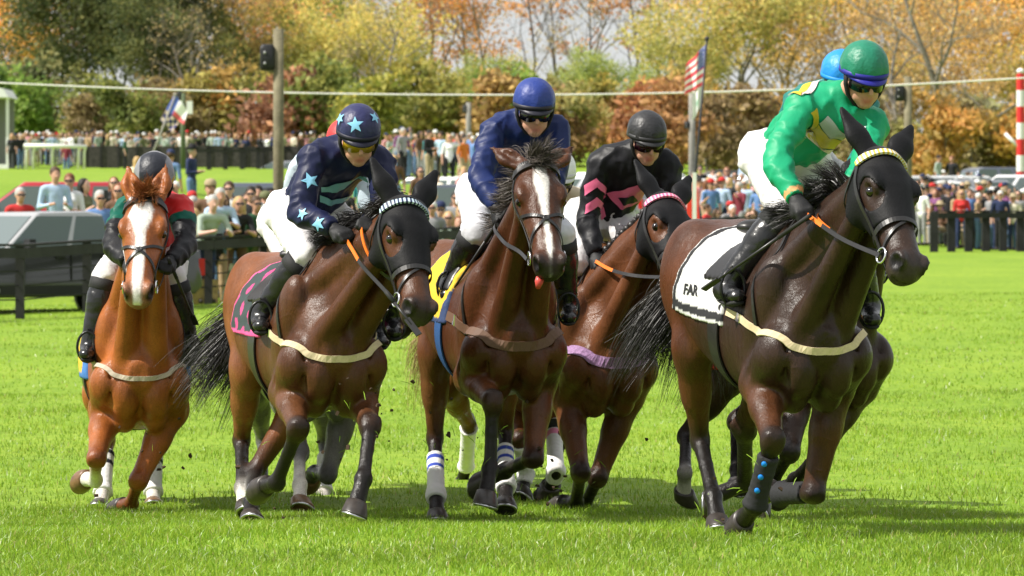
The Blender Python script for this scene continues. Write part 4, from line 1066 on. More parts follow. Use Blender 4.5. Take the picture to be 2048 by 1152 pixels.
def saddlery(h, colfn, name='saddle_cloth', x0=-0.36, x1=0.26, zmin=1.08, girth=LEATHER, hv=0.0155):
    reg, lo, hi = cloth_region(h, x0, x1, zmin, 0.25)
    F = h.F.shell(reg, lo, hi, 0.016, hv, noise=lambda X, Y, Z: 0.004 * np.sin(X * 40 + Z * 25) * np.sin(Z * 33 + Y * 21))
    v, q = F.net(); v = smooth_mesh(v, q, 1)
    h.cloth = obj(name, np_mesh(name, v, quads=q, col=colfn(h.loc(v))), mat('cloth_attr', attr=True, rough=0.8, noise=0.08, nscale=20, bump=0.003, bscale=40), h.o)
    h.clothF = F
    reg, lo, hi = cloth_region(h, -0.03, 0.24, 1.33, 0.35)
    Fs = h.F.shell(reg, lo, hi, 0.030, 0.018)
    Fs.add(ell(h.W(-0.06, 0, 1.55), h.S * V(0.07, 0.10, 0.035), h.R), 0.03); Fs.add(ell(h.W(0.24, 0, 1.60), h.S * V(0.05, 0.09, 0.04), h.R), 0.03)
    field_obj('saddle', Fs, LEATHER, h.o)
    ring = [h.W(0.20, 0.33 * math.sin(a), 1.17 - 0.36 * math.cos(a)) for a in np.linspace(-2.0, 2.0, 30)]
    strap('girth', ring, h.F, 0.11, girth, h.o, 0.010, 0.008, n=40)
def breast_girth(h, m, width=0.034, buckle=True, neck=True):
    P = [h.W(0.30, -0.27, 1.22), h.W(0.50, -0.26, 1.20), h.W(0.68, -0.21, 1.15), h.W(0.79, -0.10, 1.12), h.W(0.83, 0, 1.11), h.W(0.79, 0.10, 1.12), h.W(0.68, 0.21, 1.15), h.W(0.50, 0.26, 1.20), h.W(0.30, 0.27, 1.22)]
    b = strap('breast_girth', P, h.F, width, m, h.o, 0.008, 0.008, n=90)
    if buckle:
        for s in (-1, 1): strap('buckle', [h.W(0.40, s * 0.27, 1.21), h.W(0.46, s * 0.265, 1.205)], h.F, width * 1.15, METAL, b, 0.014, 0.006, n=8)
    if neck:
        strap('neck_strap', [h.W(0.60, -0.24, 1.17), h.W(0.56, -0.18, 1.36), h.W(0.50, -0.08, 1.58), h.W(0.50, 0.0, 1.66), h.W(0.50, 0.08, 1.58), h.W(0.56, 0.18, 1.36), h.W(0.60, 0.24, 1.17)], h.F, 0.018, LEATHER, h.o, 0.008, n=40)
def stirrups(h, j):
    for a, t, s in ((j.aR, j.tR, -1), (j.aL, j.tL, 1)):
        d = j.base - h.base; fd = unit(t - a); c = lerp(a, t, 0.62) + d + V(0, 0, -0.03); lat = unit(np.cross(fd, V(0, 0, 1)))
        st = MB().tube([c + lat * 0.055 * math.sin(q) * 1.05 + V(0, 0, 0.055 - 0.085 * math.cos(q)) + V(0, 0, -0.005) for q in np.linspace(-math.pi, math.pi, 21)], 0.008, 6, caps=False)
        o = st.build('stirrup', mat('stirrup_black', (0.03, 0.03, 0.032), 0.3, metal=0.6), h.o, True)
        top = h.F.snap(np.array([h.W(0.16, s * 0.3, 1.34)]), 0.04)[0]
        strap('stirrup_leather', [c + V(0, 0, 0.14), lerp(c + V(0, 0, 0.14), top, 0.5), top], None, 0.026, LEATHER, h.o, n=8, nrm=h.left)
def bandage(h, k, t0, t1, colfn, off=0.010, name='leg_bandage', seg=(1, 2), past=0.0):
    q = h.leg[k]['q']; a, b = q[seg[0]], q[seg[1]]; d = b - a; L = np.linalg.norm(d); dn = d / L
    def region(X, Y, Z):
        t = ((X - a[0]) * dn[0] + (Y - a[1]) * dn[1] + (Z - a[2]) * dn[2])
        rx, ry, rz = X - a[0] - t * dn[0], Y - a[1] - t * dn[1], Z - a[2] - t * dn[2]
        return np.maximum(np.maximum(t0 * L - t, t - t1 * L), np.sqrt(rx * rx + ry * ry + rz * rz) - 0.085)
    pts = np.array([lerp(a, b, t0), lerp(a, b, t1)])
    F = h.F.shell(region, pts.min(0) - 0.1, pts.max(0) + 0.1, off, 0.009, noise=lambda X, Y, Z: 0.0015 * np.sin(((X - a[0]) * dn[0] + (Y - a[1]) * dn[1] + (Z - a[2]) * dn[2]) * 190))
    v, qd = F.net()
    if len(v) == 0: return
    v = smooth_mesh(v, qd, 1)
    tt = ((v - a) @ dn) / L
    return obj(name, np_mesh(name, v, quads=qd, col=colfn((tt - t0) / (t1 - t0))), mat('cloth_attr', attr=True), h.o)
def stripes(base, bands):
    def fn(t):
        c = np.tile(np.asarray(base, float), (len(t), 1))
        for a, b, col in bands: c[(t > a) & (t < b)] = col
        return c
    return fn
def mane(h, m, length=0.13, n=420, lift=0.3, t0=0.05, t1=0.95, seed=1, side=-1, wind=(0, 0, 0)):
    A, B = h.W(0.42, 0, 1.56), h.H(0.0, 0, -0.03)
    nu = unit(np.cross(unit(B - A), h.left)); nu = nu if nu @ h.up > 0 else -nu
    pts = []
    for t in np.linspace(t0, t1, 14):
        c = lerp(A, B, t) + h.up * 0.03; p = c + nu * 0.35
        for _ in range(40):
            p = p - nu * max(0.004, float(h.F.sample(p[None])[0]) * 0.6)
            if h.F.sample(p[None])[0] < 0.004: break
        pts.append(p)
    pts = np.array(pts); h.crest = pts
    d = np.tile(nu * lift + h.left * side * 0.6 - h.fw * 0.25, (len(pts), 1))
    return strands('mane', pts, d, length, V(0, 0, -1.1), m, h.o, n * 5, wid=0.0022, jit=0.34, segs=7, seed=seed, wind=wind, curl=0.14, clump=70, tuft=0.9)
def tail(h, m, d, length=0.8, n=700, seed=3, grav=0.8, wid=0.0022, jit=0.13, wind=None, curl=0.09):
    r0 = h.W(-0.86, 0, 1.36); roots = np.array([r0 + h.up * 0.03, r0 - h.up * 0.05])
    dk = unit(h.fw * d[0] + h.left * d[1] + h.up * d[2])
    MB().tube([h.W(-0.80, 0, 1.38), r0 + dk * 0.05, r0 + dk * 0.16 - V(0, 0, 0.02)], [0.05, 0.042, 0.02], 10).build('dock', mat('dock_%s' % m.name, (0.02, 0.015, 0.012), 0.7) if 'flax' not in m.name else m, h.o, True)
    return strands('tail', roots, np.tile(dk, (2, 1)), length, V(0, 0, -grav), m, h.o, n, wid=wid, jit=jit, segs=11, curl=curl, lenjit=0.45, seed=seed, clump=30, wind=wind, tuft=1.1)
def forelock(h, m, length=0.17, n=160, wind=(0, 0, 0), seed=5, lift=0.5):
    roots = np.array([h.H(0.0, -0.035, 0.01), h.H(0.0, 0.035, 0.01)])
    return strands('forelock', roots, np.tile(h.HR[2] * lift + h.HR[0] * 0.4, (2, 1)), length, V(0, 0, -0.6), m, h.o, n * 5, wid=0.002, jit=0.34, segs=7, seed=seed, wind=wind, curl=0.16, tuft=0.8)
HAIRB = mat('hair_black', (0.012, 0.010, 0.009), 0.45, spec=0.5, noise=0.3, nscale=30)
HAIRF = mat('hair_flax', (0.36, 0.22, 0.09), 0.5, noise=0.3, nscale=30)
HAIRC = mat('hair_chestnut', (0.30, 0.11, 0.035), 0.5, noise=0.3, nscale=30)
HAIRG = mat('hair_greyish', (0.09, 0.075, 0.065), 0.5, noise=0.5, nscale=30)
bandm = lambda n, c: mat('brow_' + n, c, 0.5)

def surface_patch(name, F, base, corners, m, parent, nu=12, nv=10, off=0.007, wax=None):
    """appliqué patch: four photo corners taken to the garment surface, filled and laid on it"""
    c = [F.hit(x, y, base) for x, y in corners]
    U, W_ = np.meshgrid(np.linspace(0, 1, nu), np.linspace(0, 1, nv))
    P = ((c[0] * (1 - U[..., None]) + c[1] * U[..., None]) * (1 - W_[..., None]) + (c[3] * (1 - U[..., None]) + c[2] * U[..., None]) * W_[..., None]).reshape(-1, 3)
    P = F.snap(P, 0.0, 5); P = wrinkle(P, F, 0.015, 8.5, wax) + F.grad(P, 0.02) * off if wax is not None else F.snap(P, off, 4)
    ii = (np.arange(nv - 1)[:, None] * nu + np.arange(nu - 1)[None, :]).ravel()
    return obj(name, np_mesh(name, P, quads=np.stack([ii, ii + 1, ii + nu + 1, ii + nu], 1)), m, parent)
def star(F, base, px, py, size, rot, m, parent, wax=None):
    c = F.hit(px, py, base); n = F.grad(c[None], 0.02)[0]
    u = unit(np.cross(V(0, 0, 1), n)); w = np.cross(n, u); cr, sr = math.cos(rot), math.sin(rot); u, w = u * cr + w * sr, w * cr - u * sr
    pts = [c]; K = 4
    for k in range(1, K + 1):
        for i in range(10):
            r = size * (1 if i % 2 == 0 else 0.42) * k / K; a = math.pi / 2 + i * math.pi / 5
            pts.append(c + u * r * math.cos(a) + w * r * math.sin(a))
    P = F.snap(np.array(pts), 0.0045, 5)
    if wax is None: P = P + F.grad(P, 0.02) * 0.004
    if wax is not None: P = F.snap(P, 0.0, 4); P = wrinkle(P, F, 0.015, 8.5, wax) + F.grad(P, 0.02) * 0.006
    tris = [(0, 1 + i, 1 + (i + 1) % 10) for i in range(10)]
    quads = [(1 + (k - 1) * 10 + i, 1 + k * 10 + i, 1 + k * 10 + (i + 1) % 10, 1 + (k - 1) * 10 + (i + 1) % 10) for k in range(1, K) for i in range(10)]
    return obj('star', np_mesh('star', P, quads=np.array(quads), tris=np.array(tris)), m, parent)
def whip(label, a, b):
    a, b = np.asarray(a), np.asarray(b); o = a; d = b - a
    root = empty('riding_whip', o, label, 'whip')
    MB().tube([V(0, 0, 0) - d * 0.12, V(0, 0, 0), d * 0.25], 0.011, 8).build('grip', mat('whip_grip', (0.02, 0.02, 0.02), 0.7), root, True)
    MB().tube([d * 0.25, d * 0.6, d], [0.009, 0.007, 0.005], 8).build('shaft', LEATHER, root, True)
    MB().box(d * 1.06, (0.03, 0.008, 0.11), limb_frame(d, V(1, 0, 0)).T).build('flap', LEATHER, root)

# leading horse
h, j = HS['far'], JK['far']
hood(h, HOODM); bridle(h, (bandm('gold', (0.6, 0.42, 0.06)), bandm('white', (0.7, 0.7, 0.66))))
def far_cloth(L):
    x, y, z = L.T; c = np.tile([0.56, 0.555, 0.55], (len(L), 1))
    e = x + 0.25 * (1.3 - z)
    c[((e < -0.305) & (e > -0.345)) | ((z < 1.205) & (z > 1.17))] = (0.02, 0.02, 0.022)
    return c
saddlery(h, far_cloth, x0=-0.36, x1=0.24, zmin=1.15, hv=0.0095)
breast_girth(h, CREAM); stirrups(h, j); mane(h, HAIRB, 0.19, 520, lift=0.9, t0=0.0, t1=0.6, seed=2, wind=(-0.1, 0.3, 0.4)); tail(h, HAIRB, (-0.22, -0.16, -1.0), 0.80, 3000, grav=0.45, wind=(-0.30, 0, 0), curl=0.07)
reins(h, j.wR + unit(j.wR - j.eR) * 0.07, -1, ORANGE, j.base, 0.34); reins(h, j.wL + unit(j.wL - j.eL) * 0.07, 1, ORANGE, j.base, 0.34)
bandage(h, 'RF', 0.22, 1.02, stripes((0.02, 0.02, 0.022), []), 0.014, 'tendon_boot'); bandage(h, 'LF', 0.2, 1.0, stripes((0.02, 0.02, 0.022), []), 0.014, 'tendon_boot')
for t in (0.38, 0.58, 0.78):
    q = h.leg['RF']['q']; c = lerp(q[1], q[2], t); p = h.F.snap((c + V(-0.02, -0.08, 0))[None], 0.018)[0]; n = h.F.grad(p[None], 0.02)[0]
    MB().lathe([(0.001, 0.004), (0.012, 0.003), (0.014, -0.004)], 10, np.vstack([np.column_stack([limb_frame(n, V(0, 0, 1)).T, p]), [0, 0, 0, 1]])).build('boot_stud', mat('stud_blue', (0.01, 0.2, 0.65), 0.3), h.o, True)
# star jockey's horse
h, j = HS['star'], JK['star']
hood(h, HOODM); bridle(h, (bandm('ice', (0.5, 0.62, 0.68)), bandm('navy', (0.02, 0.03, 0.08))))
def star_cloth(L):
    x, y, z = L.T; c = np.tile([0.035, 0.05, 0.05], (len(L), 1))
    g = np.sin(x * 42 + 1.2 * np.sin(z * 30)) * np.sin(z * 38 + x * 8)
    c[g > 0.5] = (0.5, 0.06, 0.19); e = x + 0.25 * (1.3 - z)
    c[((e < -0.225)) | (z < 1.19) | (e > 0.215)] = (0.72, 0.10, 0.30); return c
saddlery(h, star_cloth, x0=-0.25, zmin=1.17, hv=0.011); breast_girth(h, CREAM); stirrups(h, j); mane(h, HAIRB, 0.15, 460, lift=0.5, seed=4); tail(h, HAIRB, (-0.22, -0.30, -1.0), 0.80, 3000, grav=0.35, seed=8, wind=(-0.32, 0, 0), curl=0.07)
reins(h, j.wR + unit(j.wR - j.eR) * 0.07, -1, ORANGE, j.base, 0.45); reins(h, j.wL + unit(j.wL - j.eL) * 0.07, 1, ORANGE, j.base, 0.45)
# dark blue jockey's horse
h, j = HS['blue'], JK['blue']
bridle(h, grackle=True, hooded=False)
def plain_cloth(a, b, zb=1.11):
    def fn(L):
        x, y, z = L.T; c = np.tile(a, (len(L), 1)).astype(float); e = x + 0.25 * (1.3 - z); c[(z < zb) | (e > 0.235) | (e < -0.335)] = b; return c
    return fn
saddlery(h, plain_cloth((0.62, 0.42, 0.03), (0.03, 0.05, 0.12), 1.20), zmin=1.17, hv=0.012, girth=mat('blue_web', (0.02, 0.07, 0.2), 0.7)); breast_girth(h, mat('brown_web', (0.12, 0.065, 0.04), 0.6), 0.05); stirrups(h, j)
mane(h, HAIRG, 0.18, 300, lift=0.5, seed=6, wind=(-0.6, 0.1, 0.7), side=-1); forelock(h, HAIRG, 0.17, 150, wind=(0.5, 0.2, 0.9), lift=0.7); tail(h, HAIRB, (-0.9, 0.2, -0.1), 0.75, 700, seed=9)
reins(h, j.wR + unit(j.wR - j.eR) * 0.07, -1, None, j.base); reins(h, j.wL + unit(j.wL - j.eL) * 0.07, 1, None, j.base)
for k in ('RH', 'LH'): bandage(h, k, 0.32, 1.08, stripes((0.72, 0.71, 0.69), [(0.08, 0.17, (0.03, 0.06, 0.35)), (0.28, 0.36, (0.03, 0.06, 0.35))]), 0.012)
MB().tube([h.H(0.575, -0.035, -0.115), h.H(0.60, -0.045, -0.125), h.H(0.615, -0.048, -0.15)], [0.022, 0.022, 0.012], 10, flat=(h.HR[2], 0.5)).build('tongue', mat('tongue', (0.6, 0.08, 0.07), 0.35, subs=0.1), h.o, True)
# pink browband horse
h, j = HS['pink'], JK['pink']
hood(h, HOODM); bridle(h, (bandm('rose', (0.75, 0.12, 0.25)), bandm('pale', (0.75, 0.4, 0.5))))
saddlery(h, plain_cloth((0.03, 0.03, 0.035), (0.6, 0.02, 0.03))); breast_girth(h, mat('striped_web', (0.28, 0.16, 0.30), 0.7, noise=0.4, nscale=90), 0.062); stirrups(h, j); tail(h, HAIRB, (-0.9, -0.2, -0.1), 0.7, 700, seed=10)
mane(h, HAIRB, 0.03, 60, lift=0.9, seed=7)
for p in resample(h.crest, 17):
    MB().lathe([(0.004, -0.024), (0.019, -0.015), (0.024, 0), (0.019, 0.016), (0.004, 0.024)], 10, np.vstack([np.column_stack([np.eye(3), p + h.up * 0.015]), [0, 0, 0, 1]])).build('mane_plait', HAIRB, h.o, True)
reins(h, j.wR + unit(j.wR - j.eR) * 0.07, -1, ORANGE, j.base, 0.5); reins(h, j.wL + unit(j.wL - j.eL) * 0.07, 1, ORANGE, j.base, 0.5)
bandage(h, 'RH', 0.02, 1.08, stripes((0.72, 0.70, 0.69), [(0.02, 0.12, (0.75, 0.25, 0.4)), (0.14, 0.22, (0.02, 0.02, 0.02)), (0.24, 0.33, (0.75, 0.25, 0.4))]), 0.012)
# chestnut
h, j = HS['chest'], JK['chest']
bridle(h, grackle=True, hooded=False)
saddlery(h, plain_cloth((0.62, 0.40, 0.04), (0.05, 0.16, 0.42))); breast_girth(h, mat('tan_cord', (0.42, 0.36, 0.28), 0.7), 0.026, buckle=False); stirrups(h, j); forelock(h, HAIRC, 0.16, 140, lift=0.9, wind=(0, 0, 0.6)); tail(h, HAIRF, (-0.7, 0.35, -0.3), 0.8, 1200, seed=11, grav=1.2)
mane(h, HAIRC, 0.14, 200, seed=8)
reins(h, j.wR + unit(j.wR - j.eR) * 0.07, -1, ORANGE, j.base, 0.3); reins(h, j.wL + unit(j.wL - j.eL) * 0.07, 1, ORANGE, j.base, 0.3)
for k in ('RH', 'LH'): bandage(h, k, 0.25, 1.02, stripes((0.72, 0.71, 0.69), [(0.04, 0.13, (0.02, 0.02, 0.03)), (0.28, 0.36, (0.02, 0.02, 0.03))]), 0.012)
# hidden runners
h, j = HS['grey'], JK['grey']; bridle(h, hooded=False); saddlery(h, plain_cloth((0.1, 0.3, 0.05), (0.1, 0.3, 0.05))); stirrups(h, j); tail(h, mat('hair_grey_tail', (0.16, 0.155, 0.15), 0.5), (-0.9, -0.1, -0.2), 0.7, 200)
bandage(h, 'LH', 0.3, 1.0, stripes((0.72, 0.71, 0.69), []), 0.012)
h, j = HS['flax'], JK['flax']; bridle(h, hooded=False); saddlery(h, plain_cloth((0.5, 0.5, 0.5), (0.5, 0.5, 0.5))); stirrups(h, j); tail(h, mat('hair_flax_tail', (0.30, 0.20, 0.10), 0.5), (-0.75, 0.25, -0.35), 0.8, 1200, grav=1.4, seed=14)
for k in ('RH', 'LH', 'RF'): bandage(h, k, 0.05, 1.0, stripes((0.72, 0.71, 0.69), []), 0.012)
h, j = HS['dark'], JK['dark']; bridle(h, hooded=False); hood(h, HOODM); saddlery(h, plain_cloth((0.65, 0.05, 0.02), (0.65, 0.05, 0.02)), zmin=0.98); stirrups(h, j); tail(h, HAIRB, (-0.9, -0.1, -0.2), 0.7, 200)
# stars on the navy silks
j = JK['star']; SM = mat('star_blue', (0.22, 0.50, 0.72), 0.4)
for px, py, s, r in ((711, 250, 0.044, 0.1), (682, 238, 0.034, 0.5), (748, 236, 0.034, -0.4)): star(j.FH, j.base, px, py, s, r, SM, j.helmet)
for px, py, s, r in ((619, 362, 0.045, 0.3), (607, 428, 0.032, 0.9), (640, 448, 0.040, 0.4)): star(j.FJ, j.base, px, py, s, r, SM, j.jacket, j.tu)
for c in ([(643, 372), (687, 359), (687, 375), (643, 383)], [(687, 359), (731, 374), (729, 386), (687, 375)], [(640, 389), (713, 389), (711, 398), (640, 403)]): surface_patch('hoop', j.FJ, j.base, c, mat('hoop_blue', (0.16, 0.36, 0.45), 0.42), j.jacket, 16, 6, wax=j.tu)
# bands of the green silks
j = JK['far']; YS, GS, PS = mat('yellow_silk', (0.55, 0.40, 0.03), 0.42), mat('grey_silk', (0.45, 0.46, 0.47), 0.42), mat('pale_silk', (0.66, 0.54, 0.54), 0.42)
for nm, c, m in (('grey_band', [(1638, 245), (1655, 231), (1694, 266), (1690, 282)], GS), ('grey_band', [(1694, 266), (1732, 254), (1732, 267), (1690, 282)], GS), ('yellow_band', [(1611, 264), (1637, 247), (1689, 284), (1676, 304)], YS),
                 ('yellow_band', [(1689, 284), (1732, 269), (1732, 290), (1676, 304)], YS), ('pale_band', [(1602, 272), (1610, 266), (1674, 305), (1660, 308)], PS), ('yellow_panel', [(1580, 196), (1612, 162), (1630, 159), (1602, 194)], YS), ('pale_panel', [(1603, 194), (1631, 159), (1645, 157), (1620, 191)], PS),
                 ('yellow_panel', [(1618, 226), (1632, 216), (1637, 244), (1620, 258)], YS)):
    surface_patch(nm, j.FJ, j.base, c, m, j.jacket, 16, 10, wax=j.tu)
# pink chevrons on the sleeve
j = JK['pink']; PM_ = mat('pink_silk', (0.80, 0.16, 0.30), 0.4)
for dy in (0, 38):
    surface_patch('chevron', j.FJ, j.base, [(1172, 372 + dy), (1193, 356 + dy), (1194, 374 + dy), (1170, 392 + dy)], PM_, j.jacket, wax=j.tu)
    surface_patch('chevron', j.FJ, j.base, [(1193, 356 + dy), (1212, 392 + dy), (1203, 402 + dy), (1194, 374 + dy)], PM_, j.jacket, wax=j.tu)
surface_patch('diamond', j.FJ, j.base, [(1213, 386), (1274, 366), (1294, 397), (1240, 415)], PM_, j.jacket, 18, 14, wax=j.tu)
surface_patch('diamond_centre', j.FJ, j.base, [(1236, 393), (1265, 387), (1274, 400), (1245, 406)], mat('black_silk', (0.012, 0.012, 0.014), 0.42), j.jacket, 10, 8, 0.011, wax=j.tu)
# lettering on the leader's cloth
def lettering(h, txt, corners, m):
    cu = bpy.data.curves.new('text', 'FONT'); cu.body = txt; cu.size = 1.0; cu.offset = 0.03
    to = bpy.data.objects.new('text_source', cu); COL.objects.link(to)
    dg = bpy.context.evaluated_depsgraph_get(); me = bpy.data.meshes.new_from_object(to.evaluated_get(dg)); bpy.data.objects.remove(to); 
    bm = bmesh.new(); bm.from_mesh(me); bmesh.ops.triangulate(bm, faces=bm.faces); bmesh.ops.subdivide_edges(bm, edges=bm.edges, cuts=1); bm.to_mesh(me); bm.free()
    v = np.array([tuple(x.co) for x in me.vertices]); lo, hi = v.min(0), v.max(0); u, w = (v[:, 0] - lo[0]) / (hi[0] - lo[0]), 1 - (v[:, 1] - lo[1]) / (hi[1] - lo[1])
    c = [h.clothF.hit(x, y, h.base) for x, y in corners]; u, w = u[:, None], w[:, None]
    P = (c[0] * (1 - u) + c[1] * u) * (1 - w) + (c[3] * (1 - u) + c[2] * u) * w
    P = h.clothF.snap(P, 0.004, 5)
    for i, p in enumerate(P): me.vertices[i].co = p
    me.name = 'lettering'; return obj('lettering', me, m, h.cloth)
lettering(HS['far'], 'FAR', [(1371, 567), (1398, 570), (1396, 593), (1368, 589)], mat('ink', (0.015, 0.015, 0.017), 0.7))
# whips
j = JK['far']; whip('black whip held along the leading horse under the green sleeve', at(1600, 445, (j.wR + j.base)[1] - 0.10), at(1432, 562, (j.aR + j.base)[1] - 0.16))
j = JK['blue']; whip('black whip in the hand of the dark blue jockey', at(1000, 440, (j.wR + j.base)[1] - 0.08), at(888, 606, (j.aR + j.base)[1] - 0.15))
j = JK['chest']; whip('black whip pointing down beside the chestnut horse', at(342, 530, (j.wL + j.base)[1] - 0.08), at(386, 634, (j.kL + j.base)[1] - 0.14))
j = JK['star']; whip('black whip hanging in front of the bay shoulder with orange reins', at(777, 590, 20.3), at(823, 650, 20.2))

# ------------------------------------------------------------------ terrain
def yfence(X): return np.maximum(87.1 + 2.793 * np.asarray(X, float), 58.0)
FY = [0, 16, 19.4, 21.3, 22.5, 24, 32]
FZ = [0.16, 0.10, 0.055, -0.03, -0.11, -0.16, -0.19]
def terrain(X, Y):
    X = np.asarray(X, float); Y = np.asarray(Y, float)
    yf = np.minimum(yfence(X), 240.0)
    zf = np.interp(X, [-12, -7.55, -0.5, 12.5, 25], [-0.1, -0.07, 0.14, 0.52, 0.6])
    front = np.where(Y < 32, np.interp(Y, FY, FZ), -0.19 + (zf + 0.19) * np.clip((Y - 32) / np.maximum(yf - 32, 1), 0, 1))
    v = np.maximum(Y - yf, 0)
    L = np.interp(v, [0, 12, 45, 145, 200, 500, 2000], [0, 0.02, 2.4, 3.75, 5.2, 13, 30])
    Rr = np.interp(v, [0, 28, 100, 180, 500, 2000], [0, 0.9, 3.2, 6, 14, 30])
    t = sstep(-5, 6, X)
    w = 0.012 * np.sin(X * 1.3 + Y * 0.7) + 0.01 * np.sin(Y * 1.9 - X * 0.8)
    return front + L * (1 - t) + Rr * t + w * np.where(Y > 26, 1, 0.3)
def stand(px, Y):
    X = (px - 1024) * Y / FPX
    return V(X, Y, float(terrain(X, Y)))

def nodes_of(m): return m.node_tree.nodes, m.node_tree.links, m.node_tree.nodes['Principled BSDF']
def ground_mat():
    m = bpy.data.materials.new('turf'); m.use_nodes = True
    N, L, b = nodes_of(m)
    geo = N.new('ShaderNodeNewGeometry')
    n1 = N.new('ShaderNodeTexNoise'); n1.inputs['Scale'].default_value = 0.45; n1.inputs['Detail'].default_value = 6
    n2 = N.new('ShaderNodeTexNoise'); n2.inputs['Scale'].default_value = 9.0; n2.inputs['Detail'].default_value = 6; n2.inputs['Roughness'].default_value = 0.7
    mp = N.new('ShaderNodeMapping'); mp.inputs['Scale'].default_value = (1, 0.55, 1)
    L.new(geo.outputs['Position'], mp.inputs[0]); L.new(mp.outputs[0], n1.inputs[0]); L.new(mp.outputs[0], n2.inputs[0])
    ad = N.new('ShaderNodeMath'); ad.operation = 'MULTIPLY_ADD'; ad.inputs[1].default_value = 0.5
    L.new(n1.outputs[0], ad.inputs[0]); L.new(n2.outputs[0], ad.inputs[2])
    cr = N.new('ShaderNodeValToRGB'); cr.color_ramp.elements[0].position = 0.52; cr.color_ramp.elements[0].color = (0.12, 0.215, 0.012, 1)
    cr.color_ramp.elements[1].position = 0.98; cr.color_ramp.elements[1].color = (0.25, 0.34, 0.03, 1)
    e = cr.color_ramp.elements.new(0.75); e.color = (0.175, 0.28, 0.018, 1)
    L.new(ad.outputs[0], cr.inputs[0]); L.new(cr.outputs[0], b.inputs['Base Color'])
    b.inputs['Roughness'].default_value = 0.8; b.inputs['Specular IOR Level'].default_value = 0.2
    bp = N.new('ShaderNodeBump'); bp.inputs['Distance'].default_value = 0.04; bp.inputs['Strength'].default_value = 0.8
    L.new(n2.outputs[0], bp.inputs['Height']); L.new(bp.outputs[0], b.inputs['Normal'])
    return m
ys = np.concatenate([np.linspace(2, 40, 110), np.geomspace(40.6, 170, 120), np.geomspace(174, 1500, 36)])
xs = np.sinh(np.linspace(-5.6, 5.6, 150)) * 3.0
GX, GY = np.meshgrid(xs, ys)
GZ = terrain(GX, GY)
nx = len(xs)
ii = (np.arange(len(ys) - 1)[:, None] * nx + np.arange(nx - 1)[None, :]).ravel()
gq = np.stack([ii, ii + 1, ii + nx + 1, ii + nx], 1)
ground = obj('ground', np_mesh('ground', np.stack([GX, GY, GZ], -1).reshape(-1, 3), quads=gq), ground_mat())
tag(ground, kind='structure')

def grass_mat():
    m = bpy.data.materials.new('grass_blade'); m.use_nodes = True
    N, L, b = nodes_of(m)
    a = N.new('ShaderNodeVertexColor'); a.layer_name = 'Col'
    L.new(a.outputs[0], b.inputs['Base Color'])
    b.inputs['Roughness'].default_value = 0.42; b.inputs['Specular IOR Level'].default_value = 0.5
    tr = N.new('ShaderNodeBsdfTranslucent'); L.new(a.outputs[0], tr.inputs[0])
    mx = N.new('ShaderNodeMixShader'); mx.inputs[0].default_value = 0.38
    L.new(b.outputs[0], mx.inputs[1]); L.new(tr.outputs[0], mx.inputs[2]); L.new(mx.outputs[0], N['Material Output'].inputs[0])
    return m
def grass_band(y0, y1, dens, hgt, wid, r, five):
    n = int(dens * 0.18 * (y1 * y1 - y0 * y0))
    Y = np.sqrt(r.random(n) * (y1 * y1 - y0 * y0) + y0 * y0)
    X = (r.random(n) - 0.5) * 0.36 * Y
    # patchy: tufts and thin places
    pn = 0.5 + 0.25 * np.sin(X * 3.1 + 1.7 * np.sin(Y * 1.1)) + 0.25 * np.sin(Y * 2.3 + 1.3 * np.sin(X * 2.2))
    keep = r.random(n) < 0.45 + 0.55 * pn
    X, Y, pn = X[keep], Y[keep], pn[keep]; n = len(X)
    Z = terrain(X, Y) - 0.004
    a = r.random(n) * 6.283; H = hgt * (0.5 + 0.9 * r.random(n)) * (0.7 + 0.5 * pn); Wd = wid * (0.6 + 0.8 * r.random(n))
    lean = r.normal(0, 0.5, n); la = r.random(n) * 6.283
    dx, dy = np.cos(a), np.sin(a); lx, ly = np.cos(la) * lean, np.sin(la) * lean
    b0 = np.stack([X, Y, Z], 1); sd = np.stack([dx, dy, 0 * dx], 1) * Wd[:, None]
    up = np.stack([lx, ly, np.ones(n)], 1) * H[:, None]
    g = r.random(n); yel = np.clip(r.normal(0.3, 0.25, n) + 0.25 * (pn - 0.5), 0, 1)
    pn2 = vnoise(np.stack([X * 0.35, Y * 0.9, 0 * X], 1), 1.0) * 0.6 + vnoise(np.stack([X * 1.4, Y * 2.6, 0 * X], 1), 1.0) * 0.4
    c0 = np.stack([0.175 + 0.16 * yel, 0.325 + 0.09 * yel, 0.017 + 0.026 * yel], 1) * ((0.75 + 0.5 * g) * (0.72 + 0.56 * pn2))[:, None]
    dry = r.random(n) < 0.03; c0[dry] = (0.42, 0.36, 0.14); pale = r.random(n) < 0.012; c0[pale] = (0.62, 0.64, 0.46)  # the pale blades paint in bright glints on the turf
    if five:
        mid = b0 + up * 0.55
        tip = b0 + up + np.stack([lx, ly, -0.25 * np.abs(lean)], 1) * H[:, None] * 0.6
        v = np.stack([b0 - sd, b0 + sd, mid + sd * 0.8, mid - sd * 0.8, tip], 1)
        col = np.stack([c0 * 0.9, c0 * 0.9, c0, c0, c0 * 1.1], 1)
        k = np.arange(n)[:, None] * 5
        return v.reshape(-1, 3), col.reshape(-1, 3), k + np.array([[0, 1, 2, 3]]), k + np.array([[3, 2, 4]])
    v = np.stack([b0 - sd, b0 + sd, b0 + up], 1); k = np.arange(n)[:, None] * 3
    return v.reshape(-1, 3), np.repeat(c0, 3, 0), None, k + np.array([[0, 1, 2]])
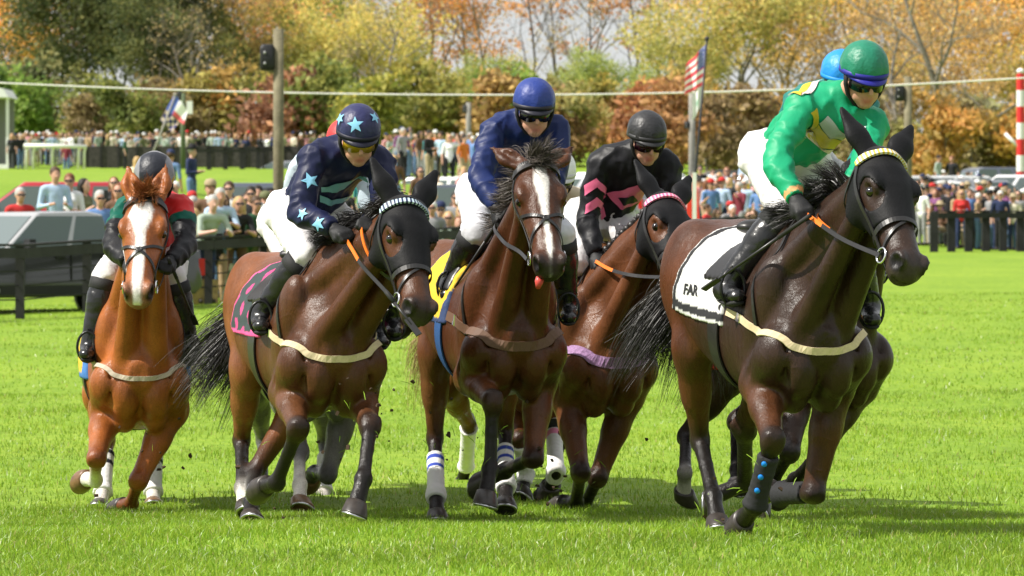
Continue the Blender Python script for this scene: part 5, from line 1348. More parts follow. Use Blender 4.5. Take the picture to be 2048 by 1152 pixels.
def build_grass():
    r = np.random.default_rng(3)
    V_, C_, Q_, T_ = [], [], [], []; off = 0
    for a in ((16.0, 24.5, 3700, 0.038, 0.0023, r, True), (24.5, 40, 620, 0.034, 0.0042, r, False), (40, 76, 110, 0.034, 0.008, r, False)):
        v, c, q, t = grass_band(*a)
        V_.append(v); C_.append(c)
        if q is not None: Q_.append(q + off)
        T_.append(t + off); off += len(v)
    me = np_mesh('grass', np.concatenate(V_), quads=np.concatenate(Q_), tris=np.concatenate(T_), col=np.concatenate(C_))
    o = obj('grass', me, grass_mat()); tag(o, 'short bright green turf of the racecourse', 'grass', kind='stuff')
build_grass()
def clods():
    r = np.random.default_rng(8); mb = MB()
    for px, py, Y, n, sp in ((765, 800, 21.2, 14, 40), (720, 900, 21.2, 10, 60), (975, 880, 22.3, 12, 50), (1130, 950, 23.6, 16, 60), (900, 870, 22.6, 12, 50), (1480, 1010, 19.6, 12, 50), (300, 900, 23.8, 10, 50), (560, 1000, 21.6, 12, 50)):
        for _ in range(n * 2):
            p = at(px + r.normal(0, sp), py + r.normal(0, sp * 0.8), Y + r.normal(0, 0.3)); g = float(terrain(p[0], p[1])); p[2] = max(p[2], g + 0.03)
            mb.cur = int(r.random() < 0.6); a = unit(r.normal(0, 1, 3)); b = unit(np.cross(a, r.normal(0, 1, 3)))
            if mb.cur: L_ = r.uniform(0.015, 0.045); mb.add(np.array([p - a * L_ - b * 0.0015, p - a * L_ + b * 0.0015, p + b * 0.002, p + a * L_ + V(0, 0, -0.01), p - b * 0.002]), [(0, 1, 2, 4), (4, 2, 3)])
            else: s_ = r.uniform(0.004, 0.014); mb.box(p, (s_ * 2, s_ * 1.4, s_), np.stack([a, b, np.cross(a, b)]).T, 0.6)
    o = mb.build('turf_clods', [mat('soil', (0.05, 0.03, 0.018), 0.9), mat('grass_bits', (0.20, 0.33, 0.02), 0.6)]); tag(o, 'bits of turf and soil thrown up by the hooves', 'debris', kind='stuff')
clods()

# ------------------------------------------------------------------ fences, poles, rope, flags, tent
BLACKWOOD = mat('black_board', (0.022, 0.022, 0.022), 0.75, noise=0.35, nscale=3, bump=0.004, bscale=30)
def board(a, b, h, t, name, m, parent, o=None):
    """plank from a to b (centre line), h tall, t thick"""
    a = np.asarray(a, float); b = np.asarray(b, float); d = b - a; L = np.linalg.norm(d); x = d / L
    y = unit(np.cross(V(0, 0, 1), x)); z = np.cross(x, y)
    return MB().box((a + b) / 2, (L, t, h), np.stack([x, y, z]).T).build(name, m, parent)
def rail_fence(label, pts, hgt, rails, post=0.13, m=BLACKWOOD, rail_h=0.16, group=None, wires=()):
    root = empty('rail_fence', pts[0], label, 'fence', group); o = np.asarray(pts[0])
    for i, p in enumerate(pts):
        MB().box(np.asarray(p) - o + V(0, 0, hgt / 2 - 0.1), (post, post, hgt + 0.2)).build('post', m, root)
    for i in range(len(pts) - 1):
        for rh in rails:
            a, b = np.asarray(pts[i]) - o, np.asarray(pts[i + 1]) - o
            off = unit(np.cross(b - a, V(0, 0, 1))) * (post / 2 + 0.022)
            g = unit(b - a) * 0.004
            board(a + V(0, 0, rh) + off + g, b + V(0, 0, rh) + off - g, rail_h, 0.04, 'rail', m, root)
        for wh in wires: MB().tube([np.asarray(pts[i]) - o + V(0, 0, wh), np.asarray(pts[i + 1]) - o + V(0, 0, wh)], 0.012, 5).build('wire', m, root)
        board(np.asarray(pts[i]) - o + V(0, 0, hgt + 0.02), np.asarray(pts[i + 1]) - o + V(0, 0, hgt + 0.02), 0.04, 0.17, 'cap_board', m, root)
    return root
fp = []
for i in range(23):
    t = i * 2.4 / 59.5 - 0.083
    X, Y = -7.55 + 20.05 * t, 66 + 56 * t
    fp.append((X, Y, float(terrain(X, Y))))
rail_fence('black board rail fence that the spectators lean on, running behind the runners', fp, 1.12, (1.02,), wires=(0.30, 0.52, 0.74))
f2 = []
for i in range(10):
    px = 385 + i * 33; Y = 198 + i * 2.0; f2.append(tuple(stand(px, Y)))
rail_fence('black rail fence on the grassy bank under the far crowd', f2, 1.05, (0.92,), post=0.22, rail_h=0.14)
def stand_fence(px0, px1, Y0, Y1, n):
    return [tuple(stand(lerp(px0, px1, i / (n - 1)), lerp(Y0, Y1, i / (n - 1)))) for i in range(n)]
def mesh_fence():
    root = empty('mesh_fence', stand(160, 207), 'dark mesh fence panels in front of the far crowd on the bank', 'fence'); o = stand(160, 207)
    MM = mat('dark_mesh', (0.055, 0.05, 0.045), 0.85, noise=0.5, nscale=6)
    for i in range(15):
        a, b = stand(166 + i * 36, 209.5), stand(166 + (i + 1) * 36, 209.5)
        d = b - a; 
        MB().box((a + b) / 2 - o + V(0, 0, 0.55), (np.linalg.norm(d) - 0.05, 0.03, 1.05 + 0.05 * math.sin(i * 2.1))).build('mesh_panel', MM, root)
        MB().box(a - o + V(0, -0.05, 0.6), (0.09, 0.06, 1.3)).build('post', BLACKWOOD, root)
mesh_fence()
rail_fence('black rail fence in front of the crowd on the right', stand_fence(1868, 2110, 119, 122, 8), 1.12, (1.02,), post=0.22)

WOOD = mat('weathered_pole', (0.17, 0.15, 0.095), 0.85, noise=0.35, nscale=4, bump=0.01, bscale=20)
GREYW = mat('grey_pole', (0.22, 0.21, 0.19), 0.8, noise=0.3, nscale=4)
SPK = mat('speaker_black', (0.02, 0.02, 0.022), 0.45, noise=0.2)
def pole(name, label, px, Y, ztop_py, r, m, cat='pole', box=None):
    g = stand(px, Y); top = CAMH + (HOR - ztop_py) * Y / FPX - g[2]
    root = empty(name, g, label, cat)
    MB().tube([(0, 0, -0.2), (0, 0, top * 0.5), (0, 0, top)], [r * 1.08, r * 1.02, r], 14).build('shaft', m, root, True)
    if box:
        bx, by, s = box; X = (bx - px) * Y / FPX; Z = CAMH + (HOR - by) * Y / FPX - g[2]
        sp = MB(); n = 12
        prof = [(0.8, -1), (1.0, -0.86), (1.0, 0.86), (0.8, 1)]
        w, h, d = s
        for k, (q, zz) in enumerate(prof): pass
        vv = []
        for y, sc in ((-d, 0.78), (-d * 0.8, 0.95), (0, 1.0), (d, 0.9)):
            for ax, az in ((-1, -0.8), (-0.7, -1), (0.7, -1), (1, -0.8), (1, 0.8), (0.7, 1), (-0.7, 1), (-1, 0.8)): vv.append((X + ax * w * sc, y, Z + az * h * sc))
        fs = [tuple(range(7, -1, -1)), tuple(range(24, 32))] + [(r_ * 8 + i, r_ * 8 + (i + 1) % 8, (r_ + 1) * 8 + (i + 1) % 8, (r_ + 1) * 8 + i) for r_ in range(3) for i in range(8)]
        so = sp.add(np.array(vv), [tuple(reversed(f)) for f in fs]).build('loudspeaker', SPK, root, True)
        br = MB().box((X / 2, 0, Z), (abs(X), 0.05, 0.06)).build('bracket', SPK, root)
        pt = MB()
        for dz in (0.35, -0.45): pt.lathe([(w * 0.12, -0.01), (w * 0.2, 0.0), (w * 0.12, 0.012)], 10, np.array([[1, 0, 0, X - w * 0.3], [0, 0, -1, -d - 0.006], [0, 1, 0, Z + dz * h], [0, 0, 0, 1]]))
        pt.build('port', mat('speaker_port', (0.35, 0.35, 0.35), 0.4), so, True)
    return root
pole('utility_pole', 'thick weathered wooden pole with a black loudspeaker above the crowd', 557, 80, 58, 0.10, WOOD, box=(535, 115, (0.14, 0.25, 0.13)))
pole('utility_pole', 'thin post with small speaker and white notice boards beside the tilted flag', 366, 205, 186, 0.12, mat('green_post', (0.10, 0.13, 0.07), 0.8), box=(359, 190, (0.13, 0.19, 0.1)))
pole('utility_pole', 'grey post with a small speaker box behind the dark blue jockey', 937, 190, 205, 0.12, GREYW, box=(931, 218, (0.13, 0.18, 0.1)))
pole('utility_pole', 'grey pole beside the hanging national flag', 1384, 140, 182, 0.11, GREYW, box=(1374, 250, (0.09, 0.12, 0.1)))
pole('utility_pole', 'wooden post with a black loudspeaker behind the green capped jockey', 1816, 118, 153, 0.11, WOOD, box=(1799, 186, (0.13, 0.23, 0.13)))
# notice boards on the thin post
for dx, nm in ((-8, 'board'), (13, 'board')):
    p = at(366 + dx, 215, 204.6); o = MB().box((0, 0, 0), (0.28, 0.03, 0.62)).build('notice_board', mat('notice_white', (0.75, 0.76, 0.74), 0.6, noise=0.05), None, loc=p)
    tag(o, 'small white notice board %s the thin post by the tilted flag' % ('just left of' if dx < 0 else 'just right of'), 'sign')
# overhead rope
ro = MB(); pts = []
for px in np.linspace(-120, 2170, 60):
    t = (px - 1024) / 1024; Y = 100
    py = 190 - 2 * t - 26 * t * t if px < 1024 else 190 - 3 * t - 31 * t * t
    pts.append(at(px, py, Y))
ro.tube(pts, 0.024, 6)
tag(ro.build('overhead_rope', mat('rope_white', (0.72, 0.70, 0.64), 0.8, noise=0.2, nscale=30), None, True), 'pale rope strung across the whole course above the crowd', 'rope')

def flag_pole(label, a, b, r, m):
    root = empty('flagpole', a, label, 'flagpole')
    MB().tube([V(0, 0, 0), (np.asarray(b) - a) / 2, np.asarray(b) - a], [r, r * 0.9, r * 0.7], 10).build('shaft', m, root, True)
    MB().lathe([(r, 0), (r * 1.5, r), (r * 1.5, 2 * r), (r * 0.5, 3 * r)], 10, np.array([[1, 0, 0, b[0] - a[0]], [0, 1, 0, b[1] - a[1]], [0, 0, 1, b[2] - a[2]], [0, 0, 0, 1]])).build('finial', m, root, True)
def flag_mat(kind):
    m = bpy.data.materials.new('flag_' + kind); m.use_nodes = True
    N, L, b = nodes_of(m)
    a = N.new('ShaderNodeVertexColor'); a.layer_name = 'Col'; L.new(a.outputs[0], b.inputs['Base Color']); b.inputs['Roughness'].default_value = 0.7
    return m
def cloth_flag(label, quad, colfn, nu=40, nv=30, wave=0.05, thick=0.004):
    """quad: four world points (hoist top, fly top, fly bottom, hoist bottom)"""
    q = [np.asarray(p) for p in quad]; o = q[0]
    U, W_ = np.meshgrid(np.linspace(0, 1, nu), np.linspace(0, 1, nv))
    P = (q[0] * (1 - U[..., None]) + q[1] * U[..., None]) * (1 - W_[..., None]) + (q[3] * (1 - U[..., None]) + q[2] * U[..., None]) * W_[..., None] - o
    P[..., 1] += wave * np.sin(U * 9 + W_ * 2) * U; P[..., 0] += wave * 0.4 * np.sin(U * 11 + 1 + W_) * U
    c = np.zeros(P.shape); 
    for i in range(nv):
        for k in range(nu): c[i, k] = colfn(U[i, k], W_[i, k])
    v = P.reshape(-1, 3); n = len(v)
    ii = (np.arange(nv - 1)[:, None] * nu + np.arange(nu - 1)[None, :]).ravel()
    f = np.stack([ii, ii + 1, ii + nu + 1, ii + nu], 1)
    o_ = obj('flag', np_mesh('flag', v, quads=f, col=c.reshape(-1, 3)), flag_mat('cloth'), None, loc=o)
    so = o_.modifiers.new('thick', 'SOLIDIFY'); so.thickness = thick
    return tag(o_, label, 'flag')
def stars_stripes(u, v):
    if u < 0.4 and v < 0.54:
        s = (math.sin(u * 90) * math.sin(v * 60)) > 0.55
        return (0.85, 0.85, 0.85) if s else (0.05, 0.08, 0.36)
    return (0.80, 0.06, 0.09) if int(v * 9) % 2 == 0 else (0.9, 0.88, 0.86)
Yf = 96.0
fa, fb = stand(1374, Yf), at(1414, 82, Yf)
flag_pole('dark flagpole leaning slightly right behind the black and pink jockey', fa, fb, 0.035, mat('dark_pole', (0.03, 0.03, 0.035), 0.5))
cloth_flag('limp striped national flag hanging from the leaning dark pole', [at(1414, 86, Yf), at(1374, 128, Yf), at(1368, 192, Yf), at(1406, 172, Yf)], stars_stripes, wave=0.06)
cloth_flag('white lower flag with faint green mark hanging below the striped flag', [at(1407, 166, Yf), at(1386, 190, Yf), at(1384, 246, Yf), at(1400, 215, Yf)], lambda u, v: (0.25, 0.5, 0.35) if (u - 0.5) ** 2 + (v - 0.5) ** 2 < 0.02 else (0.78, 0.78, 0.77), wave=0.05)
Yf = 200.0
fa, fb = stand(292, Yf), at(350, 192, Yf)
flag_pole('thin flagpole tilted over the far crowd on the bank', fa, fb, 0.05, mat('alu_pole', (0.35, 0.33, 0.3), 0.5))
cloth_flag('red, white and blue banner at the tip of the tilted pole', [at(350, 188, Yf), at(376, 222, Yf), at(368, 250, Yf), at(332, 219, Yf)], lambda u, v: (0.10, 0.16, 0.55) if u < 0.35 else ((0.75, 0.12, 0.14) if v > 0.7 else (0.9, 0.88, 0.88)), wave=0.05)
cloth_flag('navy banner with pale pattern lower on the tilted pole', [at(333, 219, Yf), at(358, 246, Yf), at(344, 264, Yf), at(320, 240, Yf)], lambda u, v: (0.7, 0.55, 0.45) if math.sin(u * 14) * math.sin(v * 10) > 0.1 else (0.05, 0.05, 0.16), wave=0.05)
# red and white course marker beside the right crowd, striped post at the right edge
def marker_board():
    Y = 78.0; g = stand(1386, Y); root = empty('marker_panel', g, 'tall red and white course marker panel standing behind the pink browband horse', 'marker')
    h0 = CAMH + (HOR - 342) * Y / FPX - g[2]; h1 = 0.3
    P = lambda px, py: at(px, py, Y) - g
    def wedge(nm, poly, m, yo): MB().prism([(P(*q)[0], P(*q)[2]) for q in poly], (0, yo, 0), (1, 0, 0), (0, 0, 1), (0, 1, 0), 0.03).build(nm, m, root)
    wedge('left_panel', [(1384, 345), (1384, 560), (1350, 560)], mat('marker_red', (0.75, 0.05, 0.03), 0.5), 0)
    wedge('white_panel', [(1384.5, 345), (1393, 345), (1393, 560), (1384.5, 560)], mat('marker_white', (0.74, 0.74, 0.70), 0.5), 0.0)
    wedge('red_panel', [(1393.5, 360), (1408, 560), (1393.5, 560)], mat('marker_red', (0.75, 0.05, 0.03), 0.5), 0)
marker_board()
def striped_post():
    Y = 165.0; g = stand(2041, Y); root = empty('striped_post', g, 'red and white striped finish post at the right edge', 'post')
    top = CAMH + (HOR - 148) * Y / FPX - g[2]; n = 9; hh = top / n
    for i in range(n):
        MB().tube([(0, 0, i * hh), (0, 0, (i + 1) * hh - 0.002)], 0.155, 14).build('stripe', mat('post_red', (0.6, 0.03, 0.03), 0.5) if i % 2 == 0 else mat('post_white', (0.75, 0.75, 0.73), 0.5), root)
    MB().lathe([(0.08, top), (0.15, top + 0.08), (0.15, top + 0.15), (0.06, top + 0.22)], 12).build('finial', mat('post_white', (0.75, 0.75, 0.73), 0.5), root, True)
    MB().tube([(-0.6, 0, top - 2.3), (0.0, 0, top - 2.9)], 0.07, 8).build('brace', mat('post_white', (0.75, 0.75, 0.73), 0.5), root, True)
striped_post()
# white running rail and marquee at the left
def running_rail():
    g = stand(40, 203); root = empty('running_rail', g, 'white plastic running rail on the bank at the left', 'rail')
    m = mat('rail_white', (0.78, 0.78, 0.74), 0.4)
    a = at(48, 291, 203) - g; b = at(172, 293, 203) - g; 
    MB().tube([a, b], 0.10, 10).build('top_rail', m, root, True)
    for px in (56, 70, 108, 160, 172):
        X = (px - 1024) * 203 / FPX - g[0]; t = at(px, 291, 203)[2] - g[2]; q = at(px, 337, 203)[2] - g[2]
        MB().tube([(X, 0, t), (X - 0.04, 0.06, t - 0.12), (X - 0.10, 0.15, t - 0.32), (X - 0.10, 0.15, q - 0.1)], 0.06, 8).build('support', m, root, True)
running_rail()
def tent():
    Y = 206; g = stand(-30, Y); root = empty('marquee', g, 'white marquee end at the left edge', 'tent'); m = mat('tent_white', (0.78, 0.78, 0.78), 0.6, noise=0.05)
    P = lambda px, py: at(px, py, Y) - g
    z0, z1 = P(0, 345)[2] - 0.5, P(0, 195)[2]; xr = P(19, 0)[0]
    MB().prism([(P(-160, 0)[0], z1), (xr, z1), (xr - 0.25, z1 + 0.42), (P(-160, 0)[0], z1 + 1.3)], (0, 1.5, 0), (1, 0, 0), (0, 0, 1), (0, 1, 0), 4).build('roof', m, root)
    for px in (15, -12, -60): MB().box((P(px, 0)[0], 0, (z0 + z1) / 2), (0.14, 0.14, z1 - z0)).build('leg', m, root)
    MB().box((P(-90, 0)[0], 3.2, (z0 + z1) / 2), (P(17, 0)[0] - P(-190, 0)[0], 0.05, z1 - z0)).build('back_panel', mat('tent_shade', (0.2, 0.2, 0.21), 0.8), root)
    MB().box((P(-30, 0)[0], -0.02, z0 + 0.45), (2.4, 0.04, 0.9)).build('skirt', m, root)
tent()

# ------------------------------------------------------------------ trees
def leaf_mat(name, trans=0.42):
    m = bpy.data.materials.new(name); m.use_nodes = True
    N, L, b = nodes_of(m)
    a = N.new('ShaderNodeVertexColor'); a.layer_name = 'Col'
    oi = N.new('ShaderNodeObjectInfo')
    mx = N.new('ShaderNodeMix'); mx.data_type = 'RGBA'; mx.blend_type = 'MULTIPLY'; mx.inputs[0].default_value = 1
    L.new(a.outputs[0], mx.inputs[6]); L.new(oi.outputs['Color'], mx.inputs[7])
    L.new(mx.outputs[2], b.inputs['Base Color']); b.inputs['Roughness'].default_value = 0.6; b.inputs['Specular IOR Level'].default_value = 0.25
    tr = N.new('ShaderNodeBsdfTranslucent'); L.new(mx.outputs[2], tr.inputs[0])
    ms = N.new('ShaderNodeMixShader'); ms.inputs[0].default_value = trans
    L.new(b.outputs[0], ms.inputs[1]); L.new(tr.outputs[0], ms.inputs[2]); L.new(ms.outputs[0], N['Material Output'].inputs[0])
    return m
LEAF = leaf_mat('autumn_leaf')
BARK = mat('bark', (0.20, 0.18, 0.15), 0.9, noise=0.4, nscale=2.5, bump=0.03, bscale=6)
BARKD = mat('dark_bark', (0.06, 0.048, 0.038), 0.9, noise=0.4, nscale=2.5)
def grow(r, h, spread, levels=3, nb=(5, 4, 3), r0=0.22, up=0.55, first=0.3, fork=False):
    """returns branch polylines [(pts, radii)] and tips"""
    out = []; tips = []
    def branch(p, d, L, rad, lev):
        n = 6; pts = [p]; rs = [rad]
        for i in range(n):
            d = unit(d + r.normal(0, 0.10 + 0.05 * lev, 3) + V(0, 0, 0.05 if lev else 0.0))
            p = p + d * L / n; pts.append(p); rs.append(rad * (1 - 0.72 * (i + 1) / n))
        out.append((np.array(pts), np.array(rs)))
        if lev >= levels:
            tips.append(pts[-1]); tips.append(pts[-3]); return
        for k in range(nb[lev]):
            t = first + (1 - first) * (k + r.random()) / nb[lev] if lev == 0 else 0.3 + 0.7 * (k + r.random()) / nb[lev]
            i = min(int(t * n), n - 1); q = lerp(pts[i], pts[i + 1], t * n - i)
            a = r.random() * 6.283; dd = unit(V(math.cos(a), math.sin(a), 0) * spread + d * up + V(0, 0, 0.25))
            branch(q, dd, L * (0.62 - 0.25 * t * (lev == 0)) * (0.8 + 0.4 * r.random()), max(rs[i] * 0.6, 0.012), lev + 1)
        tips.append(pts[-1])
    branch(V(0, 0, -0.3), V(0, 0, 1), h, r0, 0)
    return out, np.array(tips)
def limb_mesh(name, br, n=6):
    mb = MB()
    for p, rr in br: mb.tube(p, rr, n if rr[0] > 0.06 else 4, caps=False)
    return mb.mesh(name, True)
def leaf_mesh(name, pts, r, per, size, rad, pal, flat=0.8):
    """leaf sized quads scattered in clumps round the given points"""
    n = len(pts) * per
    c = np.repeat(pts, per, 0)
    o = r.normal(0, 1, (n, 3)); o /= np.linalg.norm(o, axis=1, keepdims=True); o *= (r.random(n) ** 0.45)[:, None] * rad; o[:, 2] *= flat
    p = c + o
    a = r.normal(0, 1, (n, 3)); a /= np.linalg.norm(a, axis=1, keepdims=True)
    b = np.cross(a, r.normal(0, 1, (n, 3))); b /= np.linalg.norm(b, axis=1, keepdims=True)
    s = size * (0.5 + r.random(n))[:, None]
    v = np.stack([p - a * s, p + b * s * 0.55, p + a * s, p - b * s * 0.55], 1)
    cl = np.repeat(r.random(len(pts)), per); pal = np.asarray(pal)
    k = np.clip(cl * 0.75 + r.random(n) * 0.45 - 0.1, 0, 0.999) * (len(pal) - 1); i = k.astype(int); f = (k - i)[:, None]
    pal = pal * 4.3
    col = (pal[i] * (1 - f) + pal[np.minimum(i + 1, len(pal) - 1)] * f) * (0.75 + 0.5 * r.random(n))[:, None]
    q = np.arange(n)[:, None] * 4 + np.array([[0, 1, 2, 3]])
    return np_mesh(name, v.reshape(-1, 3), quads=q, smooth=False, col=np.repeat(col, 4, 0))
PAL = dict(
    green=[(0.038, 0.050, 0.016), (0.060, 0.076, 0.022), (0.095, 0.105, 0.030), (0.13, 0.125, 0.034)],
    dark=[(0.012, 0.017, 0.008), (0.020, 0.027, 0.011), (0.034, 0.040, 0.015), (0.060, 0.058, 0.020)],
    gold=[(0.085, 0.062, 0.022), (0.15, 0.105, 0.032), (0.21, 0.145, 0.042), (0.26, 0.165, 0.045)],
    yellow=[(0.070, 0.074, 0.022), (0.11, 0.108, 0.030), (0.165, 0.145, 0.042), (0.21, 0.155, 0.048)],
    rust=[(0.075, 0.040, 0.020), (0.14, 0.070, 0.030), (0.20, 0.105, 0.042), (0.24, 0.14, 0.05)],
    brown=[(0.055, 0.043, 0.024), (0.090, 0.068, 0.034), (0.13, 0.098, 0.045), (0.17, 0.135, 0.055)])
TREE = {}
def tree_proto(key, h, spread, pal, per, size, rad, seed, levels=3, nb=(6, 4, 3), r0=0.2, first=0.25, flat=0.8, bark=None, sparse=1.0):
    r = np.random.default_rng(seed)
    br, tips = grow(r, h, spread, levels, nb, r0, first=first)
    tm = limb_mesh('trunk', br); tm.materials.append(bark or BARK)
    lm = None
    if per:
        t = tips[r.random(len(tips)) < sparse]
        lm = leaf_mesh('crown', t, r, per, size, rad, PAL[pal], flat); lm.materials.append(LEAF)
    TREE[key] = (tm, lm)
tree_proto('oak_gold', 13, 1.0, 'gold', 26, 0.15, 1.35, 11, sparse=0.85)
tree_proto('oak_rust', 14, 0.8, 'rust', 18, 0.15, 1.15, 12, sparse=0.7)
tree_proto('maple_yellow', 11, 1.1, 'yellow', 32, 0.15, 1.3, 13)
tree_proto('green_tree', 11, 1.0, 'green', 38, 0.15, 1.3, 14)
tree_proto('dark_tree', 13, 0.7, 'dark', 52, 0.16, 1.4, 15, first=0.05, nb=(9, 4, 3))
tree_proto('brown_tree', 12, 0.9, 'brown', 24, 0.15, 1.3, 16, first=0.2, sparse=0.8)
tree_proto('bare_tree', 12, 0.9, 'brown', 2, 0.13, 0.8, 17, levels=4, nb=(6, 4, 4, 3), r0=0.26, first=0.22, sparse=0.5)
tree_proto('thin_rust', 14, 0.55, 'rust', 13, 0.16, 0.7, 18, sparse=0.6, r0=0.14, bark=BARKD)
tree_proto('bush', 3.2, 1.3, 'yellow', 34, 0.15, 0.75, 19, levels=2, nb=(7, 5), r0=0.08, first=0.08)
tree_proto('bush_brown', 3.0, 1.3, 'brown', 32, 0.15, 0.75, 20, levels=2, nb=(7, 5), r0=0.08, first=0.08)
tree_proto('bush_green', 3.4, 1.3, 'green', 40, 0.15, 0.8, 21, levels=2, nb=(7, 5), r0=0.08, first=0.08)
NT = {}
def plant(key, name, label, px, Y, sc=1.0, tint=(1, 1, 1), rot=None, cat='tree', group='trees of the wood behind the course', lean=0):
    g = stand(px, Y); root = empty(name, g - V(0, 0, 0.1), label, cat, group)
    root.rotation_euler = (0, lean, random.random() * 6.28 if rot is None else rot)
    s = sc if not np.isscalar(sc) else (sc, sc, sc); root.scale = s
    tm, lm = TREE[key]
    t = bpy.data.objects.new('trunk', tm); link(t, root)
    if lm is not None:
        c = bpy.data.objects.new('crown', lm); c.color = (*tint, 1); link(c, root)
    return root
ANCH = [(-420, 'far beyond the left edge'), (-330, 'well beyond the left edge'), (-240, 'beyond the left edge'), (-150, 'just beyond the left edge'), (2210, 'just beyond the right edge'), (2300, 'beyond the right edge'), (2390, 'well beyond the right edge'), (2470, 'far beyond the right edge'), (0, 'at the left edge of the wood'), (60, 'above the white marquee'), (130, 'above the white running rail'), (215, 'left of the tilted flag'), (300, 'behind the tilted flag'), (400, 'right of the tilted flag'),
        (480, 'left of the tall loudspeaker pole'), (560, 'behind the tall loudspeaker pole'), (640, 'right of the tall loudspeaker pole'), (720, 'above the star cap'), (800, 'right of the star cap'),
        (870, 'left of the grey speaker post'), (940, 'behind the grey speaker post'), (1010, 'left of the dark blue cap'), (1075, 'above the dark blue cap'), (1150, 'right of the dark blue cap'), (1230, 'left of the black cap'), (1300, 'above the black cap'),
        (1365, 'left of the hanging striped flag'), (1440, 'right of the hanging striped flag'), (1520, 'left of the green jockey'), (1600, 'above the green shoulder'), (1690, 'above the green cap'), (1770, 'right of the green cap'),
        (1840, 'right of the post with loudspeaker'), (1910, 'above the right crowd'), (1980, 'left of the striped post'), (2048, 'at the right edge of the wood')]
def anchor(px): return min(ANCH, key=lambda a: abs(a[0] - px))[1]
KINDW = dict(oak_gold='golden oak', oak_rust='rust coloured oak', maple_yellow='yellow green tree', green_tree='leafy green tree', dark_tree='dark green vine covered tree', brown_tree='brown leaved tree',
             bare_tree='bare grey branched tree', thin_rust='thin sparse rusty tree', bush='yellow green bush', bush_brown='brown bush', bush_green='green bush')
used_labels = set()
def uniq(label):
    if label not in used_labels: used_labels.add(label); return label
    for w in ('slightly taller', 'shorter', 'fuller', 'thinner', 'paler', 'darker', 'more distant', 'narrower', 'rounder', 'lower'):
        q = w + ' ' + label
        if q not in used_labels: used_labels.add(q); return q
    return label
